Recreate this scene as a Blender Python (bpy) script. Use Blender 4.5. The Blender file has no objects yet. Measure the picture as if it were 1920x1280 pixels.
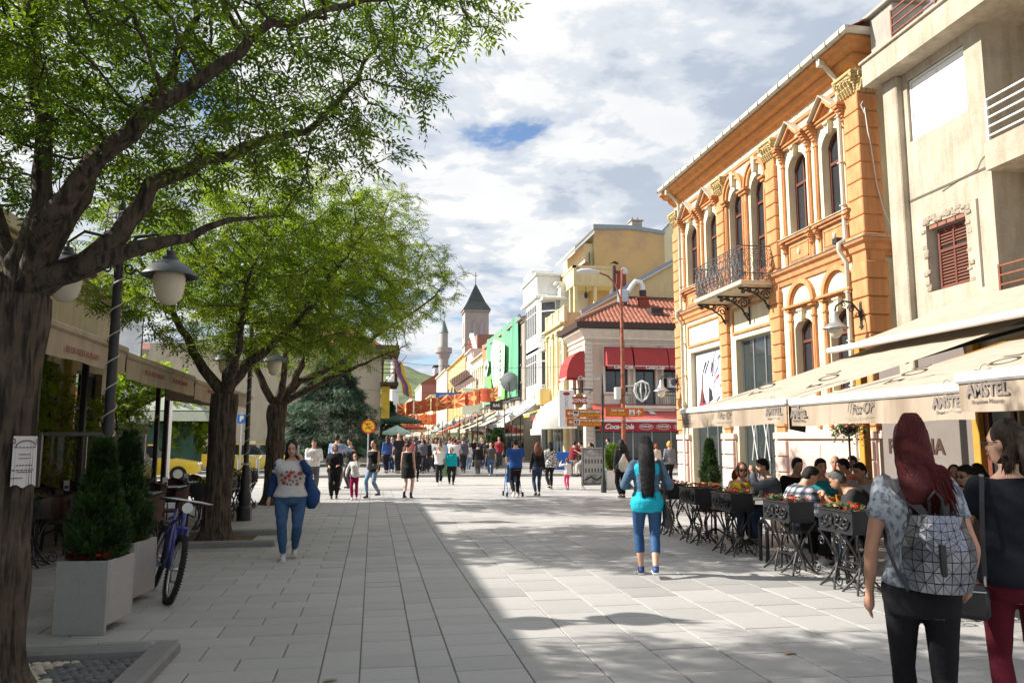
import bpy,bmesh,math,random
import numpy as np
from mathutils import Vector,Matrix,noise as mnoise
R = math.radians
PI = math.pi
rnd = random.Random(7)
sc = bpy.context.scene
COL = sc.collection

# ---------------------------------------------------------------- camera
cam = bpy.data.cameras.new('camera')
cam.lens = 18.0;cam.sensor_width = 23.51;cam.sensor_fit = 'HORIZONTAL'
cam.clip_start = 0.05;cam.clip_end = 6000
camo = bpy.data.objects.new('camera',cam);COL.objects.link(camo)
camo.location = (0,0,1.6)
camo.rotation_euler = (R(90 + 7.211),0,R(-9.952))
sc.camera = camo

# ---------------------------------------------------------------- world: physical sky plus procedural clouds
SUN_EL = 35.3;SUN_DIR = Vector((-0.969,0.248,0)).normalized()   # horizontal direction towards the sun
w = bpy.data.worlds.new('World');sc.world = w;w.use_nodes = True
nt = w.node_tree;nt.nodes.clear()
def N(t,**k):
    n = nt.nodes.new(t)
    for a,b in k.items(): setattr(n,a,b)
    return n
L = nt.links.new
sky = N('ShaderNodeTexSky',sky_type='NISHITA');sky.sun_disc = False
sky.sun_elevation = R(SUN_EL);sky.sun_rotation = math.atan2(SUN_DIR.x,SUN_DIR.y)
sky.air_density = 1.0;sky.dust_density = 0.6;sky.ozone_density = 1.6
tc = N('ShaderNodeTexCoord')
sep = N('ShaderNodeSeparateXYZ');L(tc.outputs['Generated'],sep.inputs[0])
mx = N('ShaderNodeMath',operation='MAXIMUM');L(sep.outputs['Z'],mx.inputs[0]);mx.inputs[1].default_value = 0.02
ad = N('ShaderNodeMath',operation='ADD');L(mx.outputs[0],ad.inputs[0]);ad.inputs[1].default_value = 0.16
dv = N('ShaderNodeVectorMath',operation='SCALE');L(tc.outputs['Generated'],dv.inputs[0])
iv = N('ShaderNodeMath',operation='DIVIDE');iv.inputs[0].default_value = 1.0;L(ad.outputs[0],iv.inputs[1]);L(iv.outputs[0],dv.inputs['Scale'])
mp = N('ShaderNodeMapping');mp.inputs['Location'].default_value = (-5.1,2.9,0.3);mp.inputs['Scale'].default_value = (1,1,1.5);L(dv.outputs[0],mp.inputs['Vector'])
def noise(scale,detail,rough=.55,dist=0.0,off=None):
    n = N('ShaderNodeTexNoise');n.inputs['Scale'].default_value = scale;n.inputs['Detail'].default_value = detail
    n.inputs['Roughness'].default_value = rough;n.inputs['Distortion'].default_value = dist
    if off:
        m = N('ShaderNodeMapping');m.inputs['Location'].default_value = off;L(mp.outputs[0],m.inputs['Vector']);L(m.outputs[0],n.inputs['Vector'])
    else: L(mp.outputs[0],n.inputs['Vector'])
    return n
def ramp(src,stops,interp='EASE'):
    r = N('ShaderNodeValToRGB');r.color_ramp.interpolation = interp
    e = r.color_ramp.elements
    while len(e) < len(stops): e.new(0.5)
    for i,(p,c) in enumerate(stops): e[i].position = p;e[i].color = (*c,1) if len(c) == 3 else c
    L(src,r.inputs[0]);return r
n1 = noise(1.5,10,.56,.25)
n2 = noise(2.3,9,.58,.15,(5,2,1))
n3 = noise(.85,5,.5,.1,(9,7,3))
ds = N('ShaderNodeMath',operation='SUBTRACT')          # cloud body minus a copy shifted towards the sun: lit rims, grey undersides
n1b = noise(1.5,6,.56,.25,(-.10,.03,.06));L(n1.outputs['Fac'],ds.inputs[0]);L(n1b.outputs['Fac'],ds.inputs[1])
cover = ramp(n1.outputs['Fac'],[(.375,(0,0,0)),(.43,(.88,.88,.88)),(.48,(1,1,1))])
thick = N('ShaderNodeMath',operation='MULTIPLY_ADD');L(ds.outputs[0],thick.inputs[0]);thick.inputs[1].default_value = 1.6;L(n2.outputs['Fac'],thick.inputs[2])
shade = ramp(thick.outputs[0],[(.36,(.60,.67,.78)),(.49,(.84,.89,.95)),(.58,(1.08,1.08,1.07))])
big = ramp(n3.outputs['Fac'],[(.36,(.82,.86,.91)),(.55,(1,1,1))])
mul = N('ShaderNodeMixRGB',blend_type='MULTIPLY');mul.inputs[0].default_value = 1.0;L(shade.outputs[0],mul.inputs[1]);L(big.outputs[0],mul.inputs[2])
cs = N('ShaderNodeMixRGB',blend_type='MULTIPLY');cs.inputs[0].default_value = 1.0;L(mul.outputs[0],cs.inputs[1]);cs.inputs[2].default_value = (9.3,9.3,9.35,1)
sk2 = N('ShaderNodeMixRGB',blend_type='MULTIPLY');sk2.inputs[0].default_value = 1.0;L(sky.outputs[0],sk2.inputs[1]);sk2.inputs[2].default_value = (1.5,1.6,1.75,1)
mix = N('ShaderNodeMixRGB');L(cover.outputs[0],mix.inputs[0]);L(sk2.outputs[0],mix.inputs[1]);L(cs.outputs[0],mix.inputs[2])
bg = N('ShaderNodeBackground');bg.inputs['Strength'].default_value = 0.052;L(mix.outputs[0],bg.inputs['Color'])
out = N('ShaderNodeOutputWorld');L(bg.outputs[0],out.inputs['Surface'])

# ---------------------------------------------------------------- sun
sl = bpy.data.lights.new('sun','SUN');sl.energy = 5.0;sl.angle = R(0.53);sl.color = (1.0,.945,.86)
so = bpy.data.objects.new('sun',sl);COL.objects.link(so)
dirn = Vector((SUN_DIR.x*math.cos(R(SUN_EL)),SUN_DIR.y*math.cos(R(SUN_EL)),math.sin(R(SUN_EL))))
so.rotation_euler = dirn.to_track_quat('Z','Y').to_euler();so.location = (-60,20,60)
vs = sc.view_settings;vs.view_transform = 'Standard';vs.look = 'None';vs.exposure = 0.95;vs.gamma = 1;vs.use_curve_mapping = False

# ---------------------------------------------------------------- materials
MATS = {}
def M(name,col=(.5,.5,.5),rough=.8,var=.12,scale=3.0,bump=.0,bscale=None,metal=0.0,spec=.4,stain=0.0,rand=0.0,
      col2=None,c2pos=.5,c2w=.08,c2scale=2.0,transl=0.0,coat=0.0,emis=0.0,streak=0.0,attr=None,bz=1.0):
    if name in MATS: return MATS[name]
    m = bpy.data.materials.new(name);m.use_nodes = True;t = m.node_tree;t.nodes.clear();MATS[name] = m
    def n(ty,**k):
        q = t.nodes.new(ty)
        for a,b in k.items(): setattr(q,a,b)
        return q
    l = t.links.new
    b = n('ShaderNodeBsdfPrincipled');o = n('ShaderNodeOutputMaterial')
    b.inputs['Roughness'].default_value = rough;b.inputs['Metallic'].default_value = metal
    b.inputs['Specular IOR Level'].default_value = spec;b.inputs['Coat Weight'].default_value = coat
    tcn = n('ShaderNodeTexCoord')
    cur = n('ShaderNodeRGB');cur.outputs[0].default_value = (*col,1);cur = cur.outputs[0]
    def noi(s,d=6,r=.6,z=1.0):
        q = n('ShaderNodeTexNoise');q.inputs['Scale'].default_value = s;q.inputs['Detail'].default_value = d;q.inputs['Roughness'].default_value = r
        if z != 1.0:
            mm = n('ShaderNodeMapping');mm.inputs['Scale'].default_value = (1,1,z);l(tcn.outputs['Object'],mm.inputs[0]);l(mm.outputs[0],q.inputs['Vector'])
        else: l(tcn.outputs['Object'],q.inputs['Vector'])
        return q
    def rmp(src,a,b2,c1,c2):
        q = n('ShaderNodeValToRGB');e = q.color_ramp.elements;e[0].position = a;e[1].position = b2
        e[0].color = (*c1,1);e[1].color = (*c2,1);l(src,q.inputs[0]);return q.outputs[0]
    def mxr(kind,a,b2,f=1.0):
        q = n('ShaderNodeMixRGB',blend_type=kind)
        if isinstance(f,float): q.inputs[0].default_value = f
        else: l(f,q.inputs[0])
        l(a,q.inputs[1])
        if isinstance(b2,tuple): q.inputs[2].default_value = (*b2,1)
        else: l(b2,q.inputs[2])
        return q.outputs[0]
    if col2:
        q = noi(c2scale,7,.6,bz);f = rmp(q.outputs['Fac'],c2pos - c2w,c2pos + c2w,(0,0,0),(1,1,1));cur = mxr('MIX',cur,col2,f)
    if attr:
        a = n('ShaderNodeAttribute');a.attribute_name = attr;cur = mxr('MULTIPLY',cur,a.outputs['Color'])
    if var > 0:
        q = noi(scale,8,.65);f = rmp(q.outputs['Fac'],.3,.7,(1 - var,)*3,(1 + var*.6,)*3);cur = mxr('MULTIPLY',cur,f)
    if streak > 0:
        q = noi(5.0,5,.6,.12);f = rmp(q.outputs['Fac'],.42,.66,(1,1,1),(1 - streak,1 - streak*1.08,1 - streak*1.2));cur = mxr('MULTIPLY',cur,f)
    if stain > 0:
        q = noi(.9,6,.7);f = rmp(q.outputs['Fac'],.48,.72,(1,1,1),(1 - stain,1 - stain,1 - stain));cur = mxr('MULTIPLY',cur,f)
    if rand > 0:
        oi = n('ShaderNodeObjectInfo');f = rmp(oi.outputs['Random'],0,1,(1 - rand,)*3,(1 + rand,)*3);cur = mxr('MULTIPLY',cur,f)
    l(cur,b.inputs['Base Color'])
    if emis > 0:
        l(cur,b.inputs['Emission Color']);b.inputs['Emission Strength'].default_value = emis
    if bump > 0:
        q = noi(bscale or scale*6,8,.65,bz);src = q.outputs['Fac']
        bp = n('ShaderNodeBump');bp.inputs['Strength'].default_value = min(1,bump);bp.inputs['Distance'].default_value = .03;l(src,bp.inputs['Height']);l(bp.outputs[0],b.inputs['Normal'])
    if transl > 0:
        tr = n('ShaderNodeBsdfTranslucent');ms = n('ShaderNodeMixShader');ms.inputs[0].default_value = transl
        tcol = mxr('MULTIPLY',cur,(1.5,1.6,.55)) if transl > .3 else cur
        l(tcol,tr.inputs['Color']);l(b.outputs[0],ms.inputs[1]);l(tr.outputs[0],ms.inputs[2]);l(ms.outputs[0],o.inputs[0])
    else: l(b.outputs[0],o.inputs[0])
    return m

def thin_glass(name='clear_glass_pane'):
    if name in MATS: return MATS[name]
    m = bpy.data.materials.new(name);m.use_nodes = True;t = m.node_tree;t.nodes.clear();MATS[name] = m;o = t.nodes.new('ShaderNodeOutputMaterial');a = t.nodes.new('ShaderNodeBsdfTransparent');g = t.nodes.new('ShaderNodeBsdfGlossy');g.inputs['Roughness'].default_value = .03;x = t.nodes.new('ShaderNodeMixShader');x.inputs[0].default_value = .14;a.inputs[0].default_value = (.8,.84,.82,1)
    t.links.new(a.outputs[0],x.inputs[1]);t.links.new(g.outputs[0],x.inputs[2]);t.links.new(x.outputs[0],o.inputs[0]);return m
def glassm(name='window_glass',col=(.03,.035,.04),rough=.04,spec=.9):
    return M(name,col,rough,var=.2,scale=.8,spec=spec)

# ---------------------------------------------------------------- object helpers
def thing(name,label,cat,loc=(0,0,0),rz=0,group=None):
    o = bpy.data.objects.new(name,None);o.empty_display_size = .2;COL.objects.link(o)
    o.location = loc;o.rotation_euler = (0,0,rz)
    return tag(o,label,cat,group)
def tag(o,label,cat=None,group=None,kind=None):
    if label: o['label'] = label
    if cat: o['category'] = cat
    if group: o['group'] = group
    if kind: o['kind'] = kind
    return o
KIDS = {}
def link(name,me,parent=None,mats=None,loc=None,rot=None,scale=None):
    o = bpy.data.objects.new(name,me);COL.objects.link(o)
    if parent: o.parent = parent;KIDS.setdefault(parent.name,[]).append(o)
    if loc is not None: o.location = loc
    if rot is not None: o.rotation_euler = rot
    if scale is not None: o.scale = scale
    return o
def dup(root,loc=None,rz=None,label=None,group=None,scale=None):
    def cp(o,par):
        c = o.copy();COL.objects.link(c);c.parent = par
        if par: KIDS.setdefault(par.name,[]).append(c)
        for k in list(KIDS.get(o.name,[])): cp(k,c)
        return c
    c = cp(root,None)
    if loc is not None: c.location = loc
    if rz is not None: c.rotation_euler = (0,0,rz)
    if label: c['label'] = label
    if group: c['group'] = group
    if scale: c.scale = scale
    return c

class MB:
    """collects shapes; build() links them as one mesh object"""
    def __init__(s): s.v = [];s.f = [];s.m = [];s.T = None;s.mi = 0
    def frame(s,O,u,wn,z0=0.0):
        s.T = Matrix(((u[0],wn[0],0,O[0]),(u[1],wn[1],0,O[1]),(0,0,1,z0),(0,0,0,1)));return s
    def add(s,vs_,fs):
        b = len(s.v)
        if s.T is not None: vs_ = [tuple(s.T @ Vector(p)) for p in vs_]
        s.v += [tuple(p) for p in vs_];s.f += [tuple(b + i for i in q) for q in fs];s.m += [s.mi]*len(fs);return s
    def box(s,x0,y0,z0,x1,y1,z1):
        return s.add([(x0,y0,z0),(x1,y0,z0),(x1,y1,z0),(x0,y1,z0),(x0,y0,z1),(x1,y0,z1),(x1,y1,z1),(x0,y1,z1)],
                     [(0,3,2,1),(4,5,6,7),(0,1,5,4),(1,2,6,5),(2,3,7,6),(3,0,4,7)])
    def bbox(s,x0,y0,z0,x1,y1,z1,b=.01):
        # box with chamfered top and sides (bevelled look)
        if x0 > x1: x0,x1 = x1,x0
        if y0 > y1: y0,y1 = y1,y0
        r = []
        for z,d in ((z0,b),(z0 + b,0),(z1 - b,0),(z1,b)):
            r.append([(x0 + d,y0 + b),(x0 + b,y0 + d),(x1 - b,y0 + d),(x1 - d,y0 + b),(x1 - d,y1 - b),(x1 - b,y1 - d),(x0 + b,y1 - d),(x0 + d,y1 - b)])
            r[-1] = [(a,c,z) for a,c in r[-1]]
        vs_ = sum(r,[]);fs = [tuple(range(7,-1,-1)),tuple(range(24,32))]
        for k in range(3):
            for i in range(8):
                j = (i + 1) % 8;fs.append((k*8 + i,k*8 + j,k*8 + 8 + j,k*8 + 8 + i))
        return s.add(vs_,fs)
    def quad(s,*p): return s.add(p,[tuple(range(len(p)))])
    def prism(s,pts,a,b,axis='y'):
        """extrude a 2D outline between a and b along an axis"""
        n = len(pts)
        def mk(p,t): return {'x': (t,p[0],p[1]),'y': (p[0],t,p[1]),'z': (p[0],p[1],t)}[axis]
        vs_ = [mk(p,a) for p in pts] + [mk(p,b) for p in pts]
        return s.add(vs_,[tuple(range(n - 1,-1,-1)),tuple(range(n,2*n))] + [(i,(i + 1) % n,n + (i + 1) % n,n + i) for i in range(n)])
    def tube(s,pts,r,n=6,caps=True,closed=False):
        pts = [Vector(p) for p in pts];k = len(pts)
        rs = r if isinstance(r,(list,tuple)) else [r]*k
        ref = Vector((0,0,1));vs_ = []
        prev = None
        for i,p in enumerate(pts):
            if closed: t = (pts[(i + 1) % k] - pts[i - 1])
            else: t = pts[min(i + 1,k - 1)] - pts[max(i - 1,0)]
            if t.length < 1e-9: t = Vector((0,0,1))
            t.normalize()
            if prev is None:
                a = t.cross(ref)
                if a.length < 1e-3: a = t.cross(Vector((1,0,0)))
            else:
                a = prev - t*prev.dot(t)
                if a.length < 1e-4: a = t.cross(ref)
            a.normalize();prev = a;c = t.cross(a)
            for j in range(n):
                q = 2*PI*j/n;vs_.append(p + (a*math.cos(q) + c*math.sin(q))*rs[i])
        fs = []
        for i in range(k if closed else k - 1):
            for j in range(n):
                i2 = (i + 1) % k;fs.append((i*n + j,i*n + (j + 1) % n,i2*n + (j + 1) % n,i2*n + j))
        if caps and not closed: fs += [tuple(range(n - 1,-1,-1)),tuple((k - 1)*n + j for j in range(n))]
        return s.add(vs_,fs)
    def lathe(s,prof,c=(0,0,0),n=16,sx=1.0,sy=1.0):
        vs_ = []
        for r,z in prof:
            for j in range(n):
                q = 2*PI*j/n;vs_.append((c[0] + r*sx*math.cos(q),c[1] + r*sy*math.sin(q),c[2] + z))
        fs = [(i*n + j,i*n + (j + 1) % n,(i + 1)*n + (j + 1) % n,(i + 1)*n + j) for i in range(len(prof) - 1) for j in range(n)]
        fs += [tuple(range(n - 1,-1,-1)),tuple((len(prof) - 1)*n + j for j in range(n))]
        return s.add(vs_,fs)
    def ball(s,c,r,n=10,m=7):
        if not isinstance(r,(tuple,list)): r = (r,r,r)
        vs_ = [(c[0],c[1],c[2] - r[2])]
        for i in range(1,m):
            a = PI*i/m
            for j in range(n):
                q = 2*PI*j/n;vs_.append((c[0] + r[0]*math.sin(a)*math.cos(q),c[1] + r[1]*math.sin(a)*math.sin(q),c[2] - r[2]*math.cos(a)))
        vs_.append((c[0],c[1],c[2] + r[2]));fs = []
        for j in range(n): fs.append((0,1 + (j + 1) % n,1 + j))
        for i in range(m - 2):
            for j in range(n): fs.append((1 + i*n + j,1 + i*n + (j + 1) % n,1 + (i + 1)*n + (j + 1) % n,1 + (i + 1)*n + j))
        e = len(vs_) - 1
        for j in range(n): fs.append((e,1 + (m - 2)*n + j,1 + (m - 2)*n + (j + 1) % n))
        return s.add(vs_,fs)
    def spiral(s,c,r0,r1,turns,rad,plane='xz',a0=0,n=5,steps=None,y=0):
        st = steps or max(8,int(abs(turns)*12));pts = []
        for i in range(st + 1):
            t = i/st;r = r0 + (r1 - r0)*t;a = a0 + turns*2*PI*t
            p,q = r*math.cos(a),r*math.sin(a)
            pts.append((c[0] + p,c[1],c[2] + q) if plane == 'xz' else (c[0],c[1] + p,c[2] + q) if plane == 'yz' else (c[0] + p,c[1] + q,c[2]))
        return s.tube(pts,rad,n)
    def mesh(s,name,mats,smooth=False,sub=(0,0,0)):
        me = bpy.data.meshes.new(name)
        if any(sub): s.v = [(a - sub[0],b - sub[1],c - sub[2]) for a,b,c in s.v]
        me.from_pydata(s.v,[],s.f)
        if not isinstance(mats,(list,tuple)): mats = [mats]
        for q in mats: me.materials.append(q)
        if len(mats) > 1: me.polygons.foreach_set('material_index',s.m)
        if smooth:
            me.polygons.foreach_set('use_smooth',[True]*len(me.polygons))
            if smooth == 'auto': me.set_sharp_from_angle(angle=R(38))
        me.update();return me
    def build(s,name,mats,parent=None,smooth=False,world=True):
        sub = tuple(parent.location) if (parent is not None and world) else (0,0,0)
        if parent is not None and world and parent.parent: sub = tuple(Vector(sub) + parent.parent.location)
        return link(name,s.mesh(name,mats,smooth,sub),parent)

def np_mesh(name,verts,quads,mat,attr=None):
    """fast mesh from numpy arrays (quads only)"""
    me = bpy.data.meshes.new(name);nv = len(verts);nq = len(quads)
    me.vertices.add(nv);me.vertices.foreach_set('co',verts.astype(np.float32).ravel())
    me.loops.add(nq*4);me.loops.foreach_set('vertex_index',quads.astype(np.int32).ravel())
    me.polygons.add(nq);me.polygons.foreach_set('loop_start',np.arange(0,nq*4,4,dtype=np.int32))
    me.polygons.foreach_set('use_smooth',np.zeros(nq,dtype=bool));me.update(calc_edges=True);me.validate()
    if attr is not None:
        a = me.attributes.new('tint','FLOAT_COLOR','POINT');a.data.foreach_set('color',attr.astype(np.float32).ravel())
    me.materials.append(mat);return me

TMP = bpy.data.scenes.new('workbench_scene')      # evaluated separately, removed at the end
_TX = {}
def text_mesh(txt,size,mat,depth=.002,bold=0.0,shear=0.0,sx=1.0,align='CENTER'):
    key = (txt,size,mat.name,depth,bold,shear,sx,align)
    if key in _TX: return _TX[key]
    c = bpy.data.curves.new('lettering','FONT');c.body = txt;c.size = size;c.extrude = depth;c.offset = bold;c.shear = shear
    c.align_x = align;c.align_y = 'CENTER';c.resolution_u = 3
    o = bpy.data.objects.new('lettering',c);TMP.collection.objects.link(o);TMP.view_layers[0].update()
    me = bpy.data.meshes.new_from_object(o.evaluated_get(TMP.view_layers[0].depsgraph))
    bpy.data.objects.remove(o);bpy.data.curves.remove(c)
    if sx != 1.0:
        for v in me.vertices: v.co.x *= sx
    me.materials.clear();me.materials.append(mat);_TX[key] = me
    return me
def text(parent,txt,size,mat,loc,facing='-y',name='lettering',tilt=0,**k):
    """facing: the way the writing looks; loc in world coordinates"""
    me = text_mesh(txt,size,mat,**k)
    rz = {'-y': 0,'-x': -PI/2,'y': PI,'x': PI/2}[facing] if isinstance(facing,str) else facing
    P = Vector(loc)
    if parent is not None:
        P = P - parent.location
        if parent.parent: P -= parent.parent.location
    return link(name,me,parent,loc=P,rot=(PI/2 - tilt,0,rz))

# ---- wall with openings, in a frame (u along, w outwards, z up)
def arc_pts(a,b,spring,apex,n=10):
    """points of the arch over an opening from a to b"""
    h = apex - spring;hw = (b - a)/2;c = (a + b)/2
    if h < 1e-4: return [(a,spring),(b,spring)]
    rr = (hw*hw + h*h)/(2*h);zc = apex - rr;al = math.asin(min(1,hw/rr))
    if h > hw: al = PI - al if rr > 0 and zc > spring else al
    return [(c + rr*math.sin(-al + 2*al*i/n),zc + rr*math.cos(-al + 2*al*i/n)) for i in range(n + 1)]
def wall_holes(mb,u0,u1,z0,z1,wf,holes,depth=.25):
    """holes: (a, b, bottom, apex, arch rise)"""
    us = sorted({u0,u1,*[h[0] for h in holes],*[h[1] for h in holes]});us = [q for q in us if u0 <= q <= u1]
    zs = sorted({z0,z1,*[h[2] for h in holes],*[h[3] for h in holes]});zs = [q for q in zs if z0 <= q <= z1]
    for i in range(len(us) - 1):
        for j in range(len(zs) - 1):
            cu,cz = (us[i] + us[i + 1])/2,(zs[j] + zs[j + 1])/2
            if any(h[0] < cu < h[1] and h[2] < cz < h[3] for h in holes): continue
            mb.quad((us[i],wf,zs[j]),(us[i + 1],wf,zs[j]),(us[i + 1],wf,zs[j + 1]),(us[i],wf,zs[j + 1]))
    for a,b,c,d,rise in holes:
        wb = wf - depth;sp = d - rise;ar = arc_pts(a,b,sp,d,8 if rise else 1)
        mb.quad((a,wf,c),(a,wb,c),(a,wb,sp),(a,wf,sp));mb.quad((b,wf,c),(b,wb,c),(b,wb,sp),(b,wf,sp))
        mb.quad((a,wf,c),(b,wf,c),(b,wb,c),(a,wb,c))
        for p,q in zip(ar[:-1],ar[1:]): mb.quad((p[0],wf,p[1]),(q[0],wf,q[1]),(q[0],wb,q[1]),(p[0],wb,p[1]))
        if rise:
            m_ = len(ar) // 2
            for p,q in zip(ar[:m_],ar[1:m_ + 1]): mb.quad((a,wf,d),(p[0],wf,p[1]),(q[0],wf,q[1]))
            for p,q in zip(ar[m_:-1],ar[m_ + 1:]): mb.quad((b,wf,d),(p[0],wf,p[1]),(q[0],wf,q[1]))
def window(parent,F,a,b,c,d,rise,wf,mframe,mglass,t=.06,mull=1,transom=None,deep=.05,name='window',extra=None):
    """framed window with mullion and transom bars; pane is a child"""
    O,u,wn = F;fr = MB().frame(O,u,wn);sp = d - rise
    fr.box(a,wf,c,a + t,wf + deep,sp);fr.box(b - t,wf,c,b,wf + deep,sp);fr.box(a + t,wf,c,b - t,wf + deep,c + t)
    ar = arc_pts(a,b,sp,d,8 if rise else 1)
    if rise:
        cx = (a + b)/2;inn = [(cx + (p[0] - cx)*(1 - t/((b - a)/2)),p[1] - t*.9) for p in ar]
        for i in range(len(ar) - 1):
            p,q,r_,s_ = ar[i],ar[i + 1],inn[i + 1],inn[i]
            fr.quad((p[0],wf + deep,p[1]),(q[0],wf + deep,q[1]),(r_[0],wf + deep,r_[1]),(s_[0],wf + deep,s_[1]))
            fr.quad((s_[0],wf + deep,s_[1]),(r_[0],wf + deep,r_[1]),(r_[0],wf,r_[1]),(s_[0],wf,s_[1]))
    else: fr.box(a + t,wf,d - t,b - t,wf + deep,d)
    for k in range(mull):
        x = a + (b - a)*(k + 1)/(mull + 1);fr.box(x - t*.4,wf,c + t,x + t*.4,wf + deep*.9,d - t*(1.6 if rise else 1))
    tr = transom if isinstance(transom,(list,tuple)) else ([transom] if transom else [])
    for z in tr: fr.box(a + t,wf + .002,z - t*.55,b - t,wf + deep*1.15,z + t*.55)
    if extra: extra(fr)
    o = fr.build(name,mframe,parent)
    g = MB().frame(O,u,wn);pts = [(a + t*.5,wf + .012,c + t*.5),(b - t*.5,wf + .012,c + t*.5)] + [(p[0],wf + .012,p[1] - .02) for p in reversed(ar)]
    g.quad(*pts);pl = tuple(parent.location)
    me = g.mesh('pane',mglass,sub=pl);link('pane',me,o)
    return o
# ================================================================ setting: ground, paving, road, hills
def pave_mat(name,rand,attr=None,base=(.385,.375,.36)):
    return M(name,base,.62,var=.10,scale=2.2,bump=.12,bscale=60,spec=.35,rand=rand,attr=attr,stain=.20,col2=(.20,.192,.18),c2pos=.70,c2w=.025,c2scale=16)
MP = pave_mat('granite_slab',.07);MPS = pave_mat('granite_slab_far',0.0,'tint');MP2 = pave_mat('dark_granite_slab',.10,base=(.32,.312,.30))
MJ = M('joint_sand',(.20,.19,.175),.95,var=.2,scale=8)
g = MB();g.quad((-400,-60,-.05),(400,-60,-.05),(400,900,-.05),(-400,900,-.05))
tag(g.build('ground',M('town_ground',(.22,.21,.20),.95,var=.15,scale=.4)),'grey town ground running under the paving and out to the hills',kind='structure')
pav = bpy.data.objects.new('paving',None);COL.objects.link(pav);tag(pav,None,kind='structure')
bed = MB();bed.quad((-16,-6,-.012),(14,-6,-.012),(14,27.0,-.012),(-16,27.0,-.012));bed.build('joint_bed',MJ,pav)
slabs = []
r2 = random.Random(3)
def column(x0,x1,ys,ye,pick,shift=0,J=.0045):
    y = ys + shift;k = 0
    while y < ye:
        d = pick(k);slabs.append((x0 + J,y + J,x1 - J,min(y + d,ye) - J));y += d;k += 1
Y1 = 26.9
y = -3.0;k = 0                                           # left field: running bond, long side across the street
while y < Y1:
    dy = .30 if r2.random() < .75 else .40
    x = -.33;first = .3 if k % 2 else .6
    while x > -13:
        d = first if x == -.33 else .6
        slabs.append((x - d + .006,y + .006,x - .006,min(y + dy,Y1) - .006));x -= d
    y += dy;k += 1
for x0,x1,pk in ((-.33,-.06,(.3,.6,.45)),(-.06,.335,(.3,.45,.3)),(.335,.60,(.6,.3,.45)),(.60,1.10,(.35,.35,.5))):
    column(x0,x1,-3 - r2.random()*.3,Y1,lambda k,pk=pk: pk[r2.randrange(3)])
x = 1.10
while x < 11:
    s_ = .25 if int(x/.5) % 2 else 0.0
    column(x,x + .52,-3 - s_,Y1,lambda k: .30 if k % 11 in (4,5) else (.62 if k % 2 else .5));x += .52
def seen(sb):
    X,Y = (sb[0] + sb[2])/2,(sb[1] + sb[3])/2
    ps = .1737;dz = X*math.sin(ps) + Y*math.cos(ps);dx = X*math.cos(ps) - Y*math.sin(ps)
    if dz < 3.2 or dz < 4.9 or abs(dx/dz) > .70: return 1e9
    if X < -2.6: dz *= 1.5
    if X > 6 and Y < 14: dz *= 1.5
    return dz/math.sqrt((sb[2] - sb[0])*(sb[3] - sb[1])*5)
def dark(x,y): return x > .9 and (int(y*1.15) % 3 == 0) and mnoise.noise(Vector((x*.8,int(y*1.15)*3.1,0))) > -.12
order = sorted(range(len(slabs)),key=lambda i: seen(slabs[i]))
near = set(order[:300]);cache = {}
for i in order[:300]:
    x0,y0,x1,y1 = slabs[i];kx,ky = round(x1 - x0,3),round(y1 - y0,3);dk = dark(x0,y0)
    if (kx,ky,dk) not in cache:
        m_ = MB();m_.bbox(-kx/2,-ky/2,-.04,kx/2,ky/2,0,.004);cache[(kx,ky,dk)] = m_.mesh('slab',MP2 if dk else MP)
    link('slab',cache[(kx,ky,dk)],pav,loc=((x0 + x1)/2,(y0 + y1)/2,r2.uniform(-.0025,.0012)),rot=(r2.uniform(-.002,.002),r2.uniform(-.002,.002),0))
V = [];Q = [];Cc = []
for i in order[300:]:
    x0,y0,x1,y1 = slabs[i];z = r2.uniform(-.002,.001);b_ = len(V);t = 1 + r2.uniform(-.08,.07)*(1 if r2.random() < .8 else 1.9)
    if dark(x0,y0): t *= .85
    V += [(x0,y0,z),(x1,y0,z),(x1,y1,z),(x0,y1,z),(x0,y0,-.02),(x1,y0,-.02),(x1,y1,-.02),(x0,y1,-.02)]
    Q += [(b_,b_ + 1,b_ + 2,b_ + 3),(b_,b_ + 4,b_ + 5,b_ + 1),(b_ + 1,b_ + 5,b_ + 6,b_ + 2),(b_ + 2,b_ + 6,b_ + 7,b_ + 3),(b_ + 3,b_ + 7,b_ + 4,b_)]
    Cc += [(t,t,t*1.01,1)]*8
o = link('slabs',np_mesh('slabs',np.array(V),np.array(Q),MPS,np.array(Cc)),pav);o['kind'] = 'stuff'
# cross street, kerb and the pavement beyond
rd = MB();rd.box(-120,27.0,-.045,90,35.4,-.004)
tag(rd.build('cross_street',M('worn_light_asphalt',(.42,.40,.37),.8,var=.14,scale=.9,bump=.2,bscale=80,stain=.15)),'pale worn cross street running between the two squares',kind='structure')
kb = bpy.data.objects.new('kerb',None);COL.objects.link(kb);tag(kb,None,kind='structure')
MK = M('kerb_stone',(.30,.29,.27),.8,var=.2,scale=3,bump=.2,stain=.2,rand=.15)
ks = MB();ks.bbox(-.49,0,-.04,.49,.16,.125,.015);ksm = ks.mesh('kerb_stone',MK)
for i in range(46):
    link('kerb_stone',ksm,kb,loc=(-26 + i,35.4,rnd.uniform(-.008,.004)))
pv2 = MB();pv2.box(-60,35.56,-.04,60,330,.10)
tag(pv2.build('street_pavement',M('far_pavement',(.34,.325,.305),.75,var=.16,scale=.7,bump=.2,bscale=20,stain=.2)),'grey stone pavement of the long pedestrian street beyond the crossing',kind='structure')
jt = MB()
for i in range(40): jt.box(-30,37 + i*1.2,.1005,12,37.02 + i*1.2,.104)
for i in range(30): jt.box(-16 + i,35.6,.1005,-15.98 + i,85,.1035)
tag(jt.build('paving_joints',MJ),None,kind='structure')
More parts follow.
